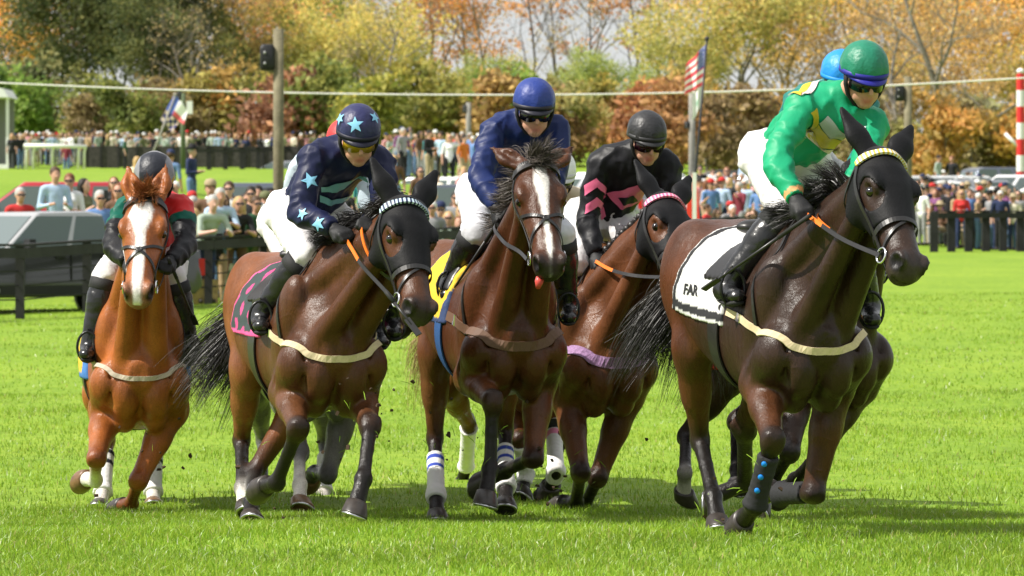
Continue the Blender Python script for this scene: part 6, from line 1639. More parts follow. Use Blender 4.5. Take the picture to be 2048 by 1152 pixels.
TL = [  # key, px, Y, scale, tint
    ('maple_yellow', -150, 255, 0.85, (1, 0.9, 0.8)), ('brown_tree', -240, 262, 0.9, (1.1, 1, 0.8)), ('oak_gold', -330, 258, 0.95, (1, 0.85, 0.8)), ('green_tree', -420, 262, 0.9, (1, 1, 1)), ('oak_gold', 2210, 262, 0.9, (1, 0.85, 0.8)), ('maple_yellow', 2300, 258, 0.9, (1, 0.9, 0.8)), ('oak_rust', 2390, 265, 0.9, (1.1, 0.9, 0.8)), ('brown_tree', 2470, 260, 0.9, (1.1, 1, 0.8)),
    ('oak_gold', 20, 250, 0.75, (1.3, 0.95, 0.8)), ('maple_yellow', 70, 262, 0.8, (1.2, 0.85, 0.7)), ('oak_gold', -60, 240, 0.8, (1.1, 0.7, 0.6)), ('oak_rust', 48, 280, 0.95, (1.3, 0.8, 0.7)),
    ('dark_tree', 125, 246, 0.85, (1, 1, 1)), ('dark_tree', 190, 250, 0.95, (0.9, 1, 0.9)), ('dark_tree', 255, 247, 0.9, (1.1, 1.05, 0.9)), ('dark_tree', 325, 252, 0.9, (1.1, 1.0, 0.8)), ('dark_tree', 290, 238, 0.6, (1.3, 1.2, 0.9)),
    ('dark_tree', 365, 244, 0.75, (1.6, 1.3, 0.9)), ('oak_gold', 360, 275, 1.0, (0.95, 0.75, 0.8)), ('oak_gold', 440, 270, 1.0, (0.95, 0.8, 0.8)), ('brown_tree', 440, 248, 0.75, (1.3, 1.1, 0.8)), ('oak_gold', 505, 280, 1.0, (1.1, 0.8, 0.8)),
    ('bare_tree', 398, 236, 0.62, (1, 1, 1)), ('maple_yellow', 500, 252, 0.7, (0.9, 0.85, 0.9)), ('maple_yellow', 575, 250, 0.72, (1, 0.95, 0.9)), ('green_tree', 640, 278, 0.95, (1.1, 1.0, 1.0)), ('oak_rust', 610, 256, 0.62, (1.2, 0.9, 0.9)),
    ('oak_gold', 585, 292, 1.05, (0.8, 0.8, 0.8)), ('maple_yellow', 690, 256, 0.78, (1.1, 1.0, 0.9)), ('bare_tree', 790, 232, 0.72, (1, 1, 1)), ('maple_yellow', 770, 252, 0.72, (1.15, 1.05, 0.9)), ('oak_rust', 730, 288, 1.02, (1.1, 0.9, 0.9)), ('oak_gold', 800, 292, 0.98, (1.1, 0.75, 0.7)),
    ('oak_rust', 870, 285, 1.02, (1.1, 1.0, 0.9)), ('oak_rust', 935, 290, 0.85, (1.0, 0.9, 0.9)), ('maple_yellow', 855, 250, 0.5, (1, 1, 0.9)), ('green_tree', 915, 254, 0.44, (1.2, 1.1, 1)), ('green_tree', 985, 250, 0.46, (0.95, 1.05, 1)), ('oak_rust', 1000, 286, 0.8, (1.15, 0.9, 0.8)),
    ('thin_rust', 1050, 276, 0.92, (1.1, 0.9, 0.8)), ('maple_yellow', 1060, 250, 0.44, (0.95, 1, 0.9)), ('thin_rust', 1110, 282, 0.86, (1, 0.85, 0.8)), ('green_tree', 1130, 252, 0.42, (1.2, 1.15, 1)), ('thin_rust', 1170, 285, 0.88, (1, 0.8, 0.8)),
    ('green_tree', 1215, 248, 0.46, (1.15, 1.2, 1)), ('thin_rust', 1255, 282, 0.92, (1.1, 0.85, 0.8)), ('bare_tree', 1190, 272, 0.8, (1, 1, 1)), ('green_tree', 1285, 255, 0.42, (1.1, 1.1, 1)), ('thin_rust', 1310, 288, 0.9, (1.1, 0.9, 0.8)),
    ('maple_yellow', 1365, 262, 0.66, (0.8, 0.75, 0.85)), ('maple_yellow', 1440, 246, 0.96, (0.85, 0.75, 0.8)), ('oak_gold', 1500, 270, 0.95, (0.8, 0.75, 0.8)), ('maple_yellow', 1395, 240, 0.70, (0.8, 0.78, 0.85)), ('brown_tree', 1530, 246, 0.70, (1.1, 1.0, 0.8)),
    ('oak_gold', 1580, 268, 0.92, (1.1, 0.85, 0.8)), ('oak_gold', 1650, 262, 0.92, (1.1, 0.9, 0.8)), ('oak_gold', 1720, 275, 0.98, (1.05, 0.85, 0.8)), ('brown_tree', 1640, 244, 0.62, (1.4, 1.0, 0.8)), ('brown_tree', 1790, 246, 0.70, (1.5, 1.1, 0.8)),
    ('bare_tree', 1800, 226, 0.8, (1, 1, 1)), ('bare_tree', 1890, 212, 1.0, (1, 1, 1)), ('oak_gold', 1800, 278, 0.92, (1.0, 0.8, 0.75)), ('oak_gold', 1870, 270, 0.85, (1.1, 0.8, 0.75)), ('oak_gold', 1945, 264, 0.85, (1.1, 0.85, 0.75)), ('brown_tree', 1960, 246, 0.66, (1.5, 1.1, 0.8)),
    ('oak_gold', 2020, 270, 0.85, (1.15, 0.85, 0.75)), ('maple_yellow', 2060, 250, 0.75, (1.2, 0.9, 0.8)), ('oak_gold', 2120, 262, 0.9, (1, 0.8, 0.7)), ('brown_tree', 1875, 240, 0.6, (1.6, 1.2, 0.8)), ('oak_gold', 1560, 290, 1.05, (0.9, 0.8, 0.8)), ('maple_yellow', 1720, 250, 0.62, (1.0, 0.8, 0.75)),
]
for k, px, Y, s, t in TL:
    t = tuple(0.45 * x + 0.52 for x in t) if px > 90 else t; s = s * 0.93
    plant(k, {'oak_gold': 'oak_tree', 'oak_rust': 'oak_tree', 'maple_yellow': 'maple_tree', 'thin_rust': 'slender_tree', 'bare_tree': 'bare_tree'}.get(k, 'tree'), uniq('%s %s %s' % (KINDW[k], 'in the front row' if Y < 255 else 'farther back', anchor(px))), px, Y, s, t)
rr = random.Random(5)
for i in range(46):
    px = -40 + i * 47 + rr.uniform(-14, 14); Y = rr.uniform(222, 240) if px < 700 else rr.uniform(205, 235)
    k = rr.choice(['bush_green', 'bush_brown', 'bush_brown'] if 60 < px < 360 else ['bush', 'bush_brown', 'bush_brown', 'bush_green', 'bush_green'] if px < 1300 else ['bush', 'bush_brown', 'bush_brown'])
    t = (rr.uniform(0.85, 1.3), rr.uniform(0.8, 1.05), rr.uniform(0.7, 1.0)) if not 60 < px < 360 else (0.6, 0.6, 0.55)
    t = tuple((0.45 * x + 0.50) * rr.uniform(0.65, 0.95) for x in t) if not 60 < px < 360 else t
    plant(k, 'bush', uniq('%s under the wood %s' % (KINDW[k], anchor(px))), px, Y, rr.uniform(0.85, 1.35), t, cat='bush', group='bushes along the edge of the wood')

# ------------------------------------------------------------------ spectators
PM = {}
def person_mesh(pose, fem, hair):
    key = (pose, fem, hair)
    if key in PM: return PM[key]
    P = []   # (prim, k, material) facing -Y
    sw, hipw, ht = (0.165, 0.10, 0.97) if fem else (0.195, 0.09, 1.0)
    lean = 0.30 if pose == 'lean' else 0.0
    dz = -0.46 if pose == 'sit' else 0.0
    hip = V(0, 0, 0.93 * ht + dz); ch = V(0, -lean * 0.75, 1.28 * ht - lean * 0.16 + dz); nk = V(0, -lean * 1.05, 1.44 * ht - lean * 0.24 + dz); hd = nk + V(0, -0.03, 0.155)
    P += [(cone(hip, lerp(hip, ch, 0.5), 0.135, 0.115, V(0, 1, 0), 0.75), 0.04, 1), (cone(lerp(hip, ch, 0.4), ch, 0.125, 0.145 if not fem else 0.13, V(0, 1, 0), 0.72), 0.04, 1), (cone(nk + V(-sw * 0.75, 0, -0.055), nk + V(sw * 0.75, 0, -0.055), 0.065, 0.065), 0.06, 1), (cone(nk + V(0, 0.01, -0.04), hd, 0.052, 0.05), 0.02, 0)]
    if fem: P.append((ell(ch + V(0, -0.085, 0.0), (0.12, 0.06, 0.06)), 0.03, 1))
    for s in (-1, 1):
        h = V(s * hipw, 0, 0.90 * ht); kn = V(s * hipw * 1.1, -0.02, 0.49 * ht); an = V(s * hipw * 1.15, 0.02, 0.08)
        if pose == 'sit': h = V(s * hipw, 0, 0.46); kn = V(s * hipw * 1.3, -0.42, 0.50); an = V(s * hipw * 1.3, -0.44, 0.08)
        P += [(cone(h, kn, 0.09, 0.06), 0.03, 2), (cone(kn, an, 0.06, 0.045), 0.02, 2), (cone(an + V(0, 0.02, -0.03), an + V(0, -0.14, -0.045), 0.045, 0.035), 0.02, 4)]
        sh = nk + V(s * sw, 0, -0.07)
        if pose == 'lean': el, wr = sh + V(s * 0.06, -0.12, -0.24), sh + V(-s * 0.06, -0.33, -0.20)
        elif pose == 'phone' and s == 1: el, wr = sh + V(0.07, -0.10, -0.24), sh + V(0.0, -0.26, -0.02)
        elif pose in ('hold', 'sit'): el, wr = sh + V(s * 0.06, 0.0, -0.28), sh + V(-s * 0.07, -0.22, -0.24)
        elif pose == 'cup' and s == -1: el, wr = sh + V(-0.06, -0.02, -0.28), sh + V(0.02, -0.22, -0.15)
        elif pose == 'wave' and s == 1: el, wr = sh + V(0.16, -0.05, 0.02), sh + V(0.10, -0.05, 0.26)
        else: el, wr = sh + V(s * 0.06, 0.03, -0.28), sh + V(s * 0.07, -0.04, -0.52)
        P += [(cone(sh, el, 0.055, 0.042), 0.03, 1), (cone(el, lerp(el, wr, 0.9), 0.042, 0.03), 0.015, 0 if (pose in ('lean', 'cup', 'stand') and not fem) or fem else 1)]
        hdn = unit(wr - el); P += [(cone(wr, wr + hdn * 0.09, 0.03, 0.026), 0.015, 0), (cone(wr + hdn * 0.03, wr + hdn * 0.06 + V(-s * 0.035, -0.01, 0), 0.013, 0.011), 0.006, 0)]
    P += [(ell(hd + V(0, 0.01, 0.02), (0.077, 0.095, 0.10)), 0.02, 0), (ell(hd + V(0, -0.03, -0.045), (0.055, 0.055, 0.075)), 0.03, 0), (cone(hd + V(0, -0.085, 0.0), hd + V(0, -0.105, -0.03), 0.012, 0.016), 0.012, 0)]
    for s in (-1, 1): P.append((ell(hd + V(s * 0.078, 0.01, -0.005), (0.014, 0.02, 0.03)), 0.008, 0))
    if hair == 'short': P += [(ell(hd + V(0, 0.026, 0.046), (0.090, 0.100, 0.098)), 0.008, 3)]
    elif hair == 'long':
        P += [(ell(hd + V(0, 0.03, 0.045), (0.092, 0.095, 0.092)), 0.01, 3)]
        for s in (-1, 1): P.append((cone(hd + V(s * 0.075, 0.03, 0.02), hd + V(s * 0.085, 0.02, -0.19), 0.038, 0.028), 0.02, 3))
        P.append((cone(hd + V(0, 0.07, 0.0), hd + V(0, 0.08, -0.22), 0.075, 0.06), 0.02, 3))
    F = Field((-0.55, -0.75, -0.05), (0.55, 0.35, 2.1), 0.021)
    for p, k, m in P: F.add(p, k)
    v, q = F.net(); v = smooth_mesh(v, q, 1)
    c = v[q].mean(1); D = np.stack([p[0](c[:, 0], c[:, 1], c[:, 2]) for p, k, m in P], 1)
    mi = np.array([m for _, _, m in P])[np.argmin(D, 1)]
    me = np_mesh('person', v, quads=q, fmat=mi)
    for k in range(5): me.materials.append(None)
    PM[key] = (me, hd); return PM[key]
CLOTH = dict(white=(0.72, 0.72, 0.71), cream=(0.62, 0.56, 0.44), black=(0.015, 0.015, 0.017), navy=(0.02, 0.03, 0.085), grey=(0.25, 0.25, 0.26), red=(0.5, 0.03, 0.03), maroon=(0.16, 0.02, 0.035), pink=(0.7, 0.33, 0.36), blue=(0.12, 0.22, 0.45),
             sky=(0.38, 0.5, 0.66), green=(0.03, 0.09, 0.045), olive=(0.14, 0.15, 0.07), tan=(0.4, 0.28, 0.16), brown=(0.13, 0.07, 0.04), orange=(0.6, 0.17, 0.03), yellow=(0.62, 0.45, 0.06), denim=(0.10, 0.17, 0.30), khaki=(0.35, 0.28, 0.17), plum=(0.18, 0.06, 0.16), teal=(0.03, 0.2, 0.22), sage=(0.33, 0.40, 0.33))
HAIR = dict(dark=(0.02, 0.015, 0.012), brown=(0.07, 0.04, 0.022), blonde=(0.42, 0.28, 0.12), grey=(0.4, 0.39, 0.37), auburn=(0.16, 0.06, 0.025), white=(0.62, 0.61, 0.58))
SKINS = [(0.55, 0.31, 0.22), (0.48, 0.26, 0.18), (0.60, 0.36, 0.27), (0.36, 0.19, 0.12)]
def cm(n, c, r=0.75): return mat('cloth_' + n, c, r, noise=0.12, nscale=9, bump=0.006, bscale=16)
for i, c in enumerate(SKINS): mat('crowd_skin_%d' % i, c, 0.5, noise=0.08, nscale=30)
def hat_mesh(kind):
    mb = MB()
    if kind == 'cap':
        mb.lathe([(0.096, 0.0), (0.1, 0.02), (0.092, 0.065), (0.06, 0.1), (0.01, 0.112)], 14)
        mb.prism([(-0.075, -0.06), (0.075, -0.06), (0.06, -0.165), (-0.06, -0.165)], (0, 0, 0.008), (1, 0, 0), (0, 1, 0), (0, 0, 1), 0.012)
    elif kind == 'cowboy': mb.lathe([(0.20, 0.035), (0.17, 0.004), (0.10, 0.0), (0.098, 0.05), (0.085, 0.12), (0.05, 0.13), (0.01, 0.115)], 18)
    else: mb.lathe([(0.2, -0.02), (0.12, 0.0), (0.1, 0.005), (0.096, 0.06), (0.07, 0.095), (0.01, 0.1)], 18)
    return mb.mesh('hat', True)
HATS = {k: hat_mesh(k) for k in ('cap', 'cowboy', 'sun')}
def glasses_mesh():
    mb = MB()
    for s in (-1, 1):
        mb.box((s * 0.033, -0.094, 0.012), (0.052, 0.012, 0.036)); mb.box((s * 0.071, -0.045, 0.02), (0.006, 0.10, 0.008))
    mb.box((0, -0.096, 0.02), (0.016, 0.008, 0.008)); return mb.mesh('sunglasses')
GLS = glasses_mesh()
def person(label, px, Y, head_py=None, pose='stand', fem=False, hair='short', hc='brown', top='white', bot='denim', hat=None, hatc='black', glasses=False, turn=0, scale=1.0, group='spectators', skin=None, prop=None):
    me, hd = person_mesh(pose, fem, hair)
    g = stand(px, Y)
    if head_py is not None: g[2] = CAMH + (HOR - head_py) * Y / FPX - (hd[2] + 0.01) * scale
    o = bpy.data.objects.new('person', me); link(o); o.location = g; o.scale = (scale,) * 3; o.rotation_euler = (0, 0, math.radians(turn))
    ms = [MATS['crowd_skin_%d' % (skin if skin is not None else random.randrange(3))], cm(top, CLOTH[top]), cm(bot, CLOTH[bot]), mat('hair_' + hc, HAIR[hc], 0.6, noise=0.3, nscale=40), mat('shoe_dark', (0.03, 0.025, 0.02), 0.6)]
    for i, m in enumerate(ms): o.material_slots[i].link = 'OBJECT'; o.material_slots[i].material = m
    tag(o, uniq(label), 'person', group)
    if hat:
        h = bpy.data.objects.new('hat', HATS[hat]); link(h, o); h.location = hd + V(0, 0.01, 0.065)
        if not HATS[hat].materials: HATS[hat].materials.append(None)
        h.material_slots[0].link = 'OBJECT'; h.material_slots[0].material = cm(hatc, CLOTH[hatc])
    if glasses:
        h = bpy.data.objects.new('sunglasses', GLS); link(h, o); h.location = hd
        if not GLS.materials: GLS.materials.append(mat('sunglass', (0.01, 0.01, 0.012), 0.1, spec=0.8))
    return o
def hand_prop(name, label, px, py, Y, kind, m):
    p = at(px, py, Y)
    mb = MB()
    if kind == 'phone': mb.box((0, 0, 0), (0.075, 0.01, 0.15))
    else: mb.lathe([(0.032, -0.06), (0.045, 0.055), (0.047, 0.06), (0.042, 0.06), (0.03, -0.05)], 14)
    tag(mb.build(name, m, None, kind != 'phone', loc=p), label, name.replace('_', ' '))
def yf_px(px): return 87.1 / (1 - 2.793 * (px - 1024) / FPX)
G1 = 'spectators leaning on the rail at the left'
def rp(label, px, hy, back=0.55, **k): return person(label, px, yf_px(px) + back, hy, group=G1, scale=1.12, **k)
rp('grey haired man in pale sage shirt leaning on the rail with red cup', 410, 406, 0.5, pose='lean', hc='grey', top='sage', bot='navy', turn=25)
hand_prop('cup', 'red party cup held over the black rail', 421, 447, yf_px(421) + 0.05, 'cup', mat('cup_red', (0.6, 0.03, 0.03), 0.4))
rp('dark haired woman in sunglasses behind the man with red cup', 431, 428, 0.9, pose='hold', fem=True, hair='long', hc='dark', top='black', bot='tan', glasses=True)
rp('grey haired man in light blue shirt reaching over the rail', 432, 392, 0.9, pose='lean', hc='grey', top='sky', bot='denim', turn=15)
rp('blonde woman in low black top and sunglasses at the rail', 470, 408, 0.6, pose='lean', fem=True, hair='long', hc='blonde', top='black', bot='brown', glasses=True, turn=15)
rp('dark haired man in dark green sweater leaning on the rail', 497, 408, 0.6, pose='lean', hc='brown', top='green', bot='olive', glasses=True, turn=25)
rp('woman with blonde fringe and sunglasses low behind the rail', 520, 443, 0.8, pose='hold', fem=True, hair='long', hc='blonde', top='cream', bot='khaki', glasses=True)
rp('brunette woman holding up a phone beside the wooden pole', 542, 443, 0.7, pose='phone', fem=True, hair='long', hc='auburn', top='brown', bot='brown', glasses=True)
hand_prop('phone', 'white phone held by the brunette beside the pole', 546, 445, yf_px(546) + 0.35, 'phone', mat('phone_white', (0.7, 0.7, 0.72), 0.3))
rp('man in tan cap behind the leaning spectators', 421, 378, 1.8, hat='cap', hatc='khaki', top='brown', hc='brown')
rp('dark haired man in sunglasses above the blonde woman', 458, 378, 2.0, top='white', hc='brown', glasses=True)
rp('man in white cap and sunglasses near the wooden pole', 518, 424, 1.4, hat='cap', hatc='white', top='grey', hc='dark', glasses=True)
rp('dark haired man with sunglasses left of the wooden pole', 502, 388, 2.2, top='black', hc='dark', glasses=True)
rp('dark haired man half hidden left of the wooden pole', 516, 386, 2.8, top='navy', hc='dark')
rp('person in bright green cap beside the wooden pole', 531, 402, 2.0, hat='cap', hatc='olive', top='red', hc='brown')
rp('woman with long blonde hair turned away near the chestnut horse', 388, 432, 1.1, fem=True, hair='long', hc='blonde', top='tan', bot='brown', turn=170)
rp('person in red shirt right behind the wooden pole', 577, 415, 1.8, top='red', hc='dark')
rp('man in navy jacket right of the wooden pole', 572, 440, 1.0, top='navy', hc='brown')
rp('woman in dark glasses above the rail left of the pole', 446, 402, 1.5, fem=True, hair='long', hc='brown', top='white', glasses=True)
rp('white haired man in grey sweater and sunglasses behind the hooded bay', 864, 416, 0.9, hc='white', top='grey', glasses=True)
rp('man in dark cap and black shirt beside the white haired man', 881, 420, 1.4, hat='cap', hatc='navy', top='black', hc='brown', glasses=True)
rp('blonde woman in sunglasses at the rail behind the hooded bay', 897, 436, 0.8, fem=True, hair='long', hc='blonde', top='sage', glasses=True)
rp('tall dark haired man with sunglasses behind the hooded bay', 912, 396, 2.2, hc='dark', top='grey', glasses=True)
rp('grey haired man beside the tall dark haired man', 929, 396, 2.6, hc='grey', top='navy')
rp('long haired blonde woman left of the dark blue jockey', 924, 422, 1.5, fem=True, hair='long', hc='blonde', top='cream', glasses=True)
rp('auburn woman low at the rail left of the dark blue jockey', 918, 446, 0.8, fem=True, hair='long', hc='auburn', top='white')
rp('man with grey hair behind the hood of the bay', 866, 392, 2.6, hc='grey', top='sky')
# people by the pickup truck
G2 = 'spectators behind the pickup truck'
def tp(label, px, hy, Y, **k): return person(label, px, Y, hy, group=G2, **{**dict(scale=1.14), **k})
tp('dark haired man in pale blue shirt standing above the pickup', 110, 349, 77, top='sky', bot='navy', hc='brown', pose='hold', turn=20)
tp('woman in white v-neck top and pale jeans behind the pickup', 139, 362, 77.5, fem=True, hair='short', hc='auburn', top='white', bot='sky', pose='hold', glasses=True)
tp('dark haired woman in olive top turned aside behind the pickup', 167, 371, 79, fem=True, hair='long', hc='dark', top='olive', pose='cup', turn=60)
tp('heavy man in blue check shirt filming with a phone', 200, 397, 76.5, top='blue', bot='khaki', hc='grey', pose='phone', glasses=True, turn=15, scale=1.2)
hand_prop('phone', 'black phone raised by the man in blue check shirt', 212, 389, 76.0, 'phone', mat('phone_black', (0.02, 0.02, 0.02), 0.3))
tp('brown haired woman beside the man with the raised phone', 237, 382, 78, fem=True, hair='long', hc='auburn', top='brown', glasses=True)
tp('grey haired man in red shirt and sunglasses behind the pickup roof', 40, 390, 79, top='red', hc='grey', glasses=True, turn=20)
G3 = 'people walking on the grassy bank'
def bp(label, px, hy, Y, **k): return person(label, px, Y, hy, group=G3, **k)
bp('man in navy sweater, jeans and black cowboy hat looking at his phone', 383, 303, 106, top='navy', bot='denim', hc='grey', hat='cowboy', hatc='black', pose='hold', turn=70, scale=1.05)
bp('man in blue grey t-shirt and cap walking beside the cowboy hat man', 341, 312, 104, top='denim', bot='navy', hc='brown', hat='cap', hatc='navy', turn=160, scale=1.05)
bp('blonde woman in cream jumper walking away on the bank', 274, 322, 108, fem=True, hair='long', hc='blonde', top='cream', bot='tan', turn=170)
bp('man in dark green shirt standing by the far black fence', 250, 276, 205, top='green', bot='black', hc='grey', turn=90)
bp('person in maroon shirt and jeans bending at the white rail', 133, 289, 206, top='maroon', bot='denim', hc='auburn', turn=160)
bp('person in black coat at the left end of the white rail', 24, 272, 204, top='black', bot='black', hc='blonde', fem=True, hair='long')
bp('person in black top and jeans beside the black coat', 41, 272, 205, top='black', bot='denim', hc='grey', turn=30)
bp('blonde man with sunglasses taller than the crowd behind the hooded bay', 788, 320, 108, top='brown', hc='blonde', glasses=True, scale=1.0)
bp('blonde person beside the taller blonde man', 772, 316, 112, top='navy', hc='blonde', turn=20)
bp('woman in pale pink dress standing high among the parked cars', 930, 308, 150, fem=True, hair='long', hc='blonde', top='cream', bot='cream')
bp('woman in pink shirt with folded arms above the grey trailer', 928, 342, 118, fem=True, hc='blonde', top='pink', bot='black', pose='hold')

# scattered spectators: every combination of hair, hat and clothes is used once per place
def camp_chair(o, col, label):
    root = empty('camp_chair', o.location, label, 'chair', 'camp chairs of the seated spectators'); root.rotation_euler = o.rotation_euler; root.scale = o.scale
    m = cm(col, CLOTH[col])
    MB().box((0, -0.08, 0.36), (0.50, 0.46, 0.03)).build('seat', m, root); MB().box((0, 0.20, 0.66), (0.50, 0.03, 0.56)).build('backrest', m, root)
    for x in (-0.25, 0.25):
        for y in (-0.28, 0.18): MB().tube([(x, y, 0), (x, y, 0.36 if y < 0 else 0.92)], 0.012, 6).build('leg', mat('chair_tube', (0.05, 0.05, 0.05), 0.4), root)
def scatter(place, group, n, pxr, Yr, seed, heads=None, tops=None, scale=1.0, sit=False):
    r = random.Random(seed)
    tops = tops or ['white', 'cream', 'black', 'navy', 'grey', 'red', 'maroon', 'pink', 'blue', 'sky', 'green', 'olive', 'tan', 'brown', 'orange', 'plum', 'teal', 'sage', 'white', 'black', 'navy', 'grey', 'yellow']
    looks = ['blonde haired woman', 'dark haired woman', 'brown haired woman', 'auburn haired woman', 'dark haired man', 'grey haired man', 'brown haired man', 'white haired man', 'person in white cap', 'person in navy cap', 'person in black hat', 'person in straw hat', 'person in red cap']
    seen = set()
    for i in range(n):
        for _ in range(80):
            t, l = r.choice(tops), r.choice(looks)
            if (t, l) not in seen: break
        seen.add((t, l))
        fem = 'woman' in l; w = l.split()[0]
        kw = dict(fem=fem, hair='long' if fem else 'short', hc=w if w in HAIR else r.choice(['brown', 'dark', 'blonde']))
        if 'cap' in l: kw.update(hat='cap', hatc=l.split()[2])
        elif 'black hat' in l: kw.update(hat='cowboy', hatc='black')
        elif 'straw' in l: kw.update(hat='sun', hatc='khaki')
        px = pxr[0] + (pxr[1] - pxr[0]) * (i + r.uniform(0.1, 0.9)) / n; Y = r.uniform(*Yr)
        o = person(('seated ' if sit else '') + '%s in %s clothes %s' % (l, {'sky': 'pale blue', 'sage': 'grey green'}.get(t, t), place), px, Y, None if heads is None else r.uniform(*heads), pose='sit' if sit else r.choice(['stand', 'hold', 'cup', 'stand', 'phone', 'wave'] if r.random() < 0.5 else ['stand', 'hold', 'cup']),
               top=t, bot=r.choice(['denim', 'navy', 'khaki', 'black', 'grey']), glasses=r.random() < 0.5, turn=r.uniform(-70, 70), group=group, scale=scale * r.uniform(0.94, 1.04), **kw)
        if sit: camp_chair(o, ['navy', 'green', 'grey', 'maroon'][i % 4], uniq('%s camp chair under the %s in %s %s' % (['navy', 'green', 'grey', 'maroon'][i % 4], l, t, place)))
FT_ = ['white', 'cream', 'black', 'navy', 'grey', 'brown', 'tan', 'pink', 'sky', 'white', 'olive', 'sage']
scatter('in the far left crowd', 'far crowd on the bank at the left', 56, (30, 400), (212, 222), 1, tops=FT_)
scatter('at the far black fence', 'far crowd at the black fence', 38, (385, 700), (212, 222), 2, tops=FT_)
scatter('among the parked cars', 'crowd among the cars in the middle', 22, (770, 960), (128, 185), 3)
scatter('packed behind the left rail', 'crowd packed behind the left rail', 30, (365, 640), (76.5, 83), 31, scale=1.08)
scatter('on the far side of the left rail', 'crowd standing back from the left rail', 14, (225, 420), (80, 88), 32)
scatter('behind the middle rail', 'crowd behind the rail in the middle', 18, (640, 1200), (92, 112), 9)
scatter('at the right rail', 'front of the right crowd', 26, (1395, 1700), (112, 122), 4)
scatter('in the second row right', 'middle of the right crowd', 22, (1390, 1720), (124, 136), 5)
scatter('by the far right fence', 'right crowd at the black fence', 26, (1830, 2070), (123, 128), 6)
scatter('behind the far right fence', 'right crowd behind the fence', 30, (1825, 2070), (131, 146), 7)
scatter('at the back right', 'back of the right crowd', 12, (1840, 2060), (150, 165), 8)
scatter('near the right rail', 'seated spectators at the right rail', 14, (1400, 1690), (106, 110), 21, sit=True)
scatter('near the far right fence', 'seated spectators at the far right fence', 14, (1840, 2065), (125, 130), 22, sit=True)
scatter('behind the middle rail', 'seated spectators behind the middle rail', 8, (600, 960), (88, 91), 23, sit=True)
G4 = 'people standing high at the back of the right crowd'
person('man in grey t-shirt raised above the right crowd under the bare tree', 1877, 160, 316, group=G4, top='sage', hc='dark', turn=60)
person('person in black top raised above the right crowd under the bare tree', 1904, 160, 318, group=G4, top='black', hc='auburn', turn=-30)
person('blonde woman in pale blue waving above the cars beside the green jockey', 1490, 150, 326, group=G4, top='sky', fem=True, hair='long', hc='blonde', pose='wave', glasses=True)

# ------------------------------------------------------------------ vehicles
def car_paint(n, c): return mat('paint_' + n, c, 0.25 if n == 'charcoal' else 0.28, noise=0.04, nscale=2, coat=0.7, spec=0.5, metal=0.3 if n == 'charcoal' else 0.85 if n in ('slate', 'silver') else 0.0)
GLASS = mat('car_glass', (0.10, 0.13, 0.13), 0.04, spec=0.6)
TYRE = mat('tyre', (0.018, 0.018, 0.018), 0.8); RIM = mat('rim', (0.45, 0.45, 0.46), 0.3, metal=0.8)
PROF = {  # side profiles: lower body (x,z) and cabin (x,z), nose at +x
    'pickup': dict(L=5.7, W=1.95, body=[(-2.85, 0.55), (-2.82, 1.18), (-1.05, 1.20), (0.95, 1.14), (1.25, 1.10), (2.55, 1.02), (2.82, 0.86), (2.85, 0.5), (2.6, 0.36), (-2.7, 0.40)], cab=[(-1.05, 1.18), (-0.85, 1.82), (-0.55, 1.88), (0.45, 1.86), (1.30, 1.10)], wx=(-1.75, 1.85), wr=0.40, pillars=(-0.1,)),
    'suv': dict(L=4.8, W=1.9, body=[(-2.38, 0.5), (-2.4, 1.02), (0.9, 1.08), (1.15, 1.05), (2.2, 0.95), (2.38, 0.75), (2.4, 0.45), (2.2, 0.34), (-2.25, 0.36)], cab=[(-2.36, 1.0), (-2.05, 1.62), (-1.75, 1.72), (0.2, 1.72), (1.12, 1.05)], wx=(-1.45, 1.5), wr=0.37, pillars=(-1.05, -0.15)),
    'sedan': dict(L=4.7, W=1.8, body=[(-2.33, 0.5), (-2.35, 0.95), (-1.5, 0.98), (1.0, 0.95), (2.15, 0.8), (2.33, 0.6), (2.3, 0.35), (-2.25, 0.36)], cab=[(-1.75, 0.95), (-1.0, 1.40), (-0.6, 1.45), (0.25, 1.42), (1.15, 0.93)], wx=(-1.4, 1.45), wr=0.33, pillars=(-0.25,)),
}
def extrude_profile(prof, w0, w1, zsplit=None):
    """profile swept across the width with rounded shoulders (w1 < w0 pulls the outer edge in)"""
    p = np.asarray(prof, float); n = len(p); c = p.mean(0)
    rings = []
    for y, s in ((-w0, 0.93), (-w0 * 0.97, 0.985), (-w0 * 0.86, 1.0), (w0 * 0.86, 1.0), (w0 * 0.97, 0.985), (w0, 0.93)):
        q = c + (p - c) * s; yy = np.full(n, y)
        if w1 is not None:
            t = (q[:, 1] - p[:, 1].min()) / (p[:, 1].max() - p[:, 1].min()); yy = y * (1 - (1 - w1) * t)
        rings.append(np.stack([q[:, 0], yy, q[:, 1]], 1))
    v = np.concatenate(rings); k = len(rings)
    f = [(i * n + j, (i + 1) * n + j, (i + 1) * n + (j + 1) % n, i * n + (j + 1) % n) for i in range(k - 1) for j in range(n)]
    f += [tuple(range(n)), tuple((k - 1) * n + j for j in range(n - 1, -1, -1))]
    return v, f
CARP = {}
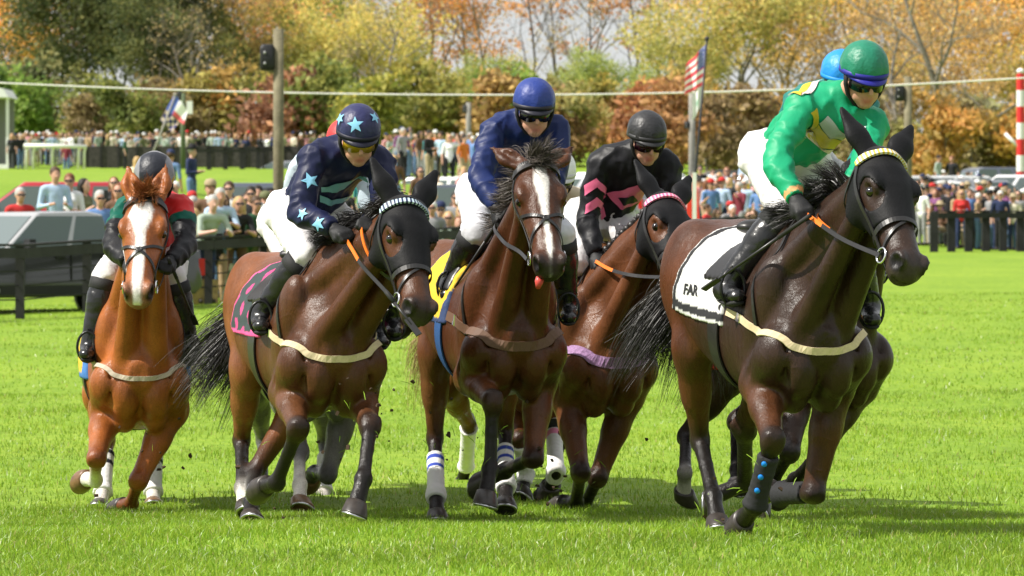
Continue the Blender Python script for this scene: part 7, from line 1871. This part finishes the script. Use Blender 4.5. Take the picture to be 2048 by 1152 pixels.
def car(kind, label, paint, px, Y, heading, roof_py=None, sc=1.0, lower=None, group='vehicles parked behind the crowd', name=None):
    d = PROF[kind]; hw = d['W'] / 2
    g = stand(px, Y)
    if roof_py is not None: g[2] = CAMH + (HOR - roof_py) * Y / FPX - max(z for _, z in d['cab']) * sc
    root = empty(name or {'pickup': 'pickup_truck', 'suv': 'parked_suv', 'sedan': 'parked_car'}[kind], g, label, 'truck' if kind == 'pickup' else 'car', group)
    root.rotation_euler = (0, 0, math.radians(heading)); root.scale = (sc,) * 3
    if kind not in CARP:
        parts = []
        v, f = extrude_profile(d['body'], hw, 0.96); parts.append(('body', MB().add(v, f).mesh('body'), 'P'))
        v, f = extrude_profile(d['cab'], hw * 0.93, 0.84); parts.append(('cabin', MB().add(v, f).mesh('cabin'), 'P'))
        cb = np.asarray(d['cab']); zb = d['cab'][0][1] + 0.06; zt = cb[:, 1].max() - 0.09
        def xs_at(z):
            xs = []
            for i in range(len(cb) - 1):
                (x0, z0), (x1, z1) = cb[i], cb[i + 1]
                if (z0 - z) * (z1 - z) <= 0 and z0 != z1: xs.append(x0 + (x1 - x0) * (z - z0) / (z1 - z0))
            return min(xs), max(xs)
        (b0, b1), (t0, t1) = xs_at(zb), xs_at(zt)
        cuts = [0] + [(p_ - b0) / (b1 - b0) for p_ in d['pillars']] + [1]
        def yat(z): return hw * 0.93 * (1 - 0.16 * (z - cb[:, 1].min()) / (cb[:, 1].max() - cb[:, 1].min()))
        for s in (-1, 1):
            for i in range(len(cuts) - 1):
                a, b = cuts[i] + 0.025, cuts[i + 1] - 0.025
                q = [V(lerp(b0, b1, a), s * (yat(zb) + 0.006), zb), V(lerp(b0, b1, b), s * (yat(zb) + 0.006), zb), V(lerp(t0, t1, b), s * (yat(zt) + 0.006), zt), V(lerp(t0, t1, a), s * (yat(zt) + 0.006), zt)]
                inn = [p_ - V(0, s * 0.03, 0) for p_ in q]
                fs = [(0, 1, 2, 3), (7, 6, 5, 4), (0, 4, 5, 1), (1, 5, 6, 2), (2, 6, 7, 3), (3, 7, 4, 0)]
                parts.append(('side_window', MB().add(np.array(q + inn), fs if s < 0 else [tuple(reversed(f_)) for f_ in fs]).mesh('side_window'), 'G'))
        for (xb, xt, sg, nm) in ((b1, t1, 1, 'windscreen'), (b0, t0, -1, 'rear_window')):
            yb, yt = yat(zb) * 0.9, yat(zt) * 0.86
            q = [V(xb + sg * 0.02, -yb, zb), V(xb + sg * 0.02, yb, zb), V(xt + sg * 0.02, yt, zt), V(xt + sg * 0.02, -yt, zt)]; inn = [p_ - V(sg * 0.06, 0, 0) for p_ in q]
            fs = [(0, 1, 2, 3), (7, 6, 5, 4), (0, 4, 5, 1), (1, 5, 6, 2), (2, 6, 7, 3), (3, 7, 4, 0)]
            parts.append((nm, MB().add(np.array(q + inn), fs if sg > 0 else [tuple(reversed(f_)) for f_ in fs]).mesh(nm), 'G'))
        r = d['wr']
        for wx in d['wx']:
            for s in (-1, 1):
                M = np.array([[1, 0, 0, wx], [0, 0, s, s * (hw - 0.12)], [0, 1, 0, r], [0, 0, 0, 1]], float)
                ty = MB().lathe([(r * 0.62, -0.1), (r * 0.95, -0.11), (r, -0.06), (r, 0.08), (r * 0.95, 0.125), (r * 0.64, 0.12)], 22, M).mesh('tyre', True)
                ri = MB().lathe([(r * 0.63, 0.10), (r * 0.6, 0.125), (r * 0.5, 0.09), (r * 0.16, 0.10), (r * 0.12, 0.13)], 22, M).mesh('rim', True)
                ar = MB().lathe([(r * 1.02, 0.04), (r * 1.16, 0.135), (r * 1.2, 0.13), (r * 1.2, 0.02)], 22, M).mesh('wheel_arch', True)
                parts += [('tyre', ty, TYRE), ('rim', ri, RIM), ('wheel_arch', ar, mat('trim_black', (0.02, 0.02, 0.022), 0.6))]
        nx_ = d['L'] / 2
        zl = 0.78 if kind != 'sedan' else 0.62
        for s in (-1, 1):
            parts.append(('headlight', MB().box((nx_ - 0.10, s * hw * 0.72, zl), (0.22, 0.36, 0.17)).mesh('headlight'), mat('headlight_glass', (0.6, 0.62, 0.64), 0.1, coat=0.5)))
            parts.append(('indicator', MB().box((nx_ - 0.22, s * hw * 0.925, zl), (0.16, 0.10, 0.10)).mesh('indicator'), mat('indicator_amber', (0.7, 0.2, 0.02), 0.2)))
            parts.append(('tail_light', MB().box((-nx_ + 0.05, s * hw * 0.84, zl + 0.1), (0.12, 0.22, 0.3)).mesh('tail_light'), mat('tail_red', (0.4, 0.01, 0.01), 0.2)))
            parts.append(('mirror', MB().box((b1 - 0.35, s * (hw + 0.1), zb + 0.06), (0.14, 0.24, 0.18), taper=0.85).mesh('mirror'), mat('trim_black', (0.02, 0.02, 0.022), 0.6)))
            for i, c_ in enumerate(cuts[:-1]):
                parts.append(('door_handle', MB().box((lerp(b0, b1, c_) + 0.22, s * (hw * 0.985), zb - 0.16), (0.2, 0.05, 0.04)).mesh('door_handle'), mat('trim_black', (0.02, 0.02, 0.022), 0.6)))
            parts.append(('sill_strip', MB().box((0, s * hw * 0.965, 0.5), (d['L'] * 0.5, 0.06, 0.07)).mesh('sill_strip'), RIM))
        for s in (-1, 1):
            parts.append(('reflection_strip', MB().box((0.05, s * (hw * 0.985), 0.50), (d['wx'][1] - d['wx'][0] - 2 * r - 0.25, 0.05, 0.16)).mesh('reflection_strip'), mat('trim_black', (0.02, 0.02, 0.022), 0.6)))  # black strip stands in for the dark ground reflection along the doors
            for xx in [lerp(b0, b1, c_) for c_ in cuts[1:-1]] + [b1 - 0.25, b0 + 0.12]:
                parts.append(('door_seam', MB().box((xx, s * hw * 0.978, (0.62 + zb) / 2), (0.018, 0.06, zb - 0.66)).mesh('door_seam'), mat('trim_black', (0.02, 0.02, 0.022), 0.6)))
        parts.append(('grille', MB().box((nx_ - 0.04, 0, zl - 0.04), (0.1, hw * 1.05, 0.3)).mesh('grille'), mat('trim_black', (0.02, 0.02, 0.022), 0.6)))
        parts.append(('bumper', MB().box((nx_ - 0.05, 0, 0.45), (0.22, hw * 1.85, 0.2)).mesh('bumper'), mat('trim_black', (0.02, 0.02, 0.022), 0.6)))
        for nm, me, m in parts:
            if not isinstance(m, str): me.materials.append(m)
            elif m == 'G': me.materials.append(GLASS)
            else:
                me.materials.append(None)
                if nm in ('body', 'cabin'):
                    me.polygons.foreach_set('use_smooth', np.ones(len(me.polygons), bool))
        CARP[kind] = parts
    for nm, me, m in CARP[kind]:
        o = bpy.data.objects.new(nm, me); link(o, root)
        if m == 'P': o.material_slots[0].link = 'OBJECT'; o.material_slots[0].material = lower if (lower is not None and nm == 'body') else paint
        if m == 'P':
            bv = o.modifiers.new('bevel', 'BEVEL'); bv.width = 0.09; bv.segments = 3; bv.limit_method = 'ANGLE'; bv.angle_limit = 0.5
    return root
PT = {k: car_paint(k, c) for k, c in dict(charcoal=(0.40, 0.40, 0.41), white=(0.75, 0.75, 0.76), silver=(0.42, 0.43, 0.45), red=(0.42, 0.02, 0.03), slate=(0.16, 0.18, 0.22), black=(0.012, 0.012, 0.014), blue=(0.05, 0.09, 0.2)).items()}
car('pickup', 'grey pickup truck with silver cab and dark sides behind the rail at the left', PT['charcoal'], 78, 70.0, 216, 422, 0.93, lower=mat('paint_dark_grey', (0.055, 0.055, 0.058), 0.2, coat=0.7, metal=0.3))  # dark body colour imitates grass reflected low in the silver paint
car('suv', 'white and red topped estate behind the grey pickup', PT['red'], 70, 88, 185, 364)
car('pickup', 'slate grey pickup parked behind the leaning spectators', PT['slate'], 255, 92, 180, 362)
car('suv', 'slate van roof behind the rail left of the wooden pole', PT['slate'], 480, 90, 182, 366, group='vehicles parked behind the crowd')
car('pickup', 'dark grey truck body behind the hooded bay', PT['slate'], 905, 100, 182, 368)
car('suv', 'white car with raised tailgate behind the bay ears', PT['white'], 845, 128, 160, 355)
car('sedan', 'white car in the middle of the crowd', PT['white'], 880, 135, 200, 352)
rc = random.Random(12)
for i, (px, Y, py, k, p) in enumerate([(690, 205, 322, 'suv', 'white'), (740, 200, 325, 'sedan', 'silver'), (800, 195, 322, 'suv', 'white'), (860, 190, 322, 'suv', 'silver'), (960, 180, 328, 'sedan', 'white'), (1180, 150, 345, 'suv', 'white'), (1230, 165, 340, 'suv', 'silver'),
        (1345, 150, 345, 'suv', 'white'), (1420, 150, 350, 'suv', 'white'), (1470, 158, 340, 'sedan', 'black'), (1500, 146, 355, 'suv', 'silver'), (1850, 155, 352, 'suv', 'white'), (1900, 150, 358, 'sedan', 'silver'), (1950, 156, 352, 'suv', 'white'), (2005, 152, 350, 'suv', 'white'), (2030, 175, 335, 'suv', 'slate'), (1560, 160, 345, 'suv', 'white'), (1150, 128, 352, 'suv', 'silver'), (1310, 140, 350, 'suv', 'white'), (1385, 135, 352, 'sedan', 'white'), (1440, 130, 358, 'suv', 'white'), (1530, 138, 350, 'suv', 'white'), (1865, 146, 362, 'sedan', 'white'), (1985, 148, 360, 'suv', 'silver'), (600, 205, 325, 'suv', 'white'), (560, 208, 322, 'sedan', 'silver')]):
    kw = {'suv': 'estate car', 'sedan': 'saloon car', 'pickup': 'pickup'}[k]
    car(k, uniq('%s %s parked below the trees %s' % ({'slate': 'slate grey'}.get(p, p), kw, anchor(px).replace(' of the wood', ''))), PT[p], px, Y, rc.choice([175, 190, 5, 160, 20]), py)
# props behind the rail at the left
def bale():
    p = stand(388, yf_px(388) + 1.0); mb = MB().box((0, 0, 0.22), (0.75, 0.45, 0.42))
    tag(mb.build('straw_bale', mat('straw', (0.38, 0.27, 0.12), 0.9, noise=0.4, nscale=14, bump=0.03, bscale=30), None, loc=p, rot=(0, 0, 0.3)), 'straw bale on the grass behind the rail', 'bale')
    p = stand(382, yf_px(382) + 0.9); p[2] += 0.43
    r = MB().lathe([(0.12, 0), (0.15, 0.3), (0.16, 0.31), (0.14, 0.3), (0.11, 0.02)], 14)
    tag(r.build('bucket', mat('bucket_white', (0.7, 0.69, 0.62), 0.5, noise=0.1), None, True, loc=p), 'white bucket standing on the straw bale', 'bucket')
    p = stand(470, yf_px(470) - 0.25)
    tag(MB().box((0, 0, 0.36), (0.33, 0.02, 0.62), np.array([[1, 0, 0.25], [0, 1, 0], [0, 0, 1]])).build('leaning_sign', mat('panel_olive', (0.22, 0.24, 0.14), 0.4), None, loc=p), 'slanted olive panel leaning on the rail post', 'sign')
bale()
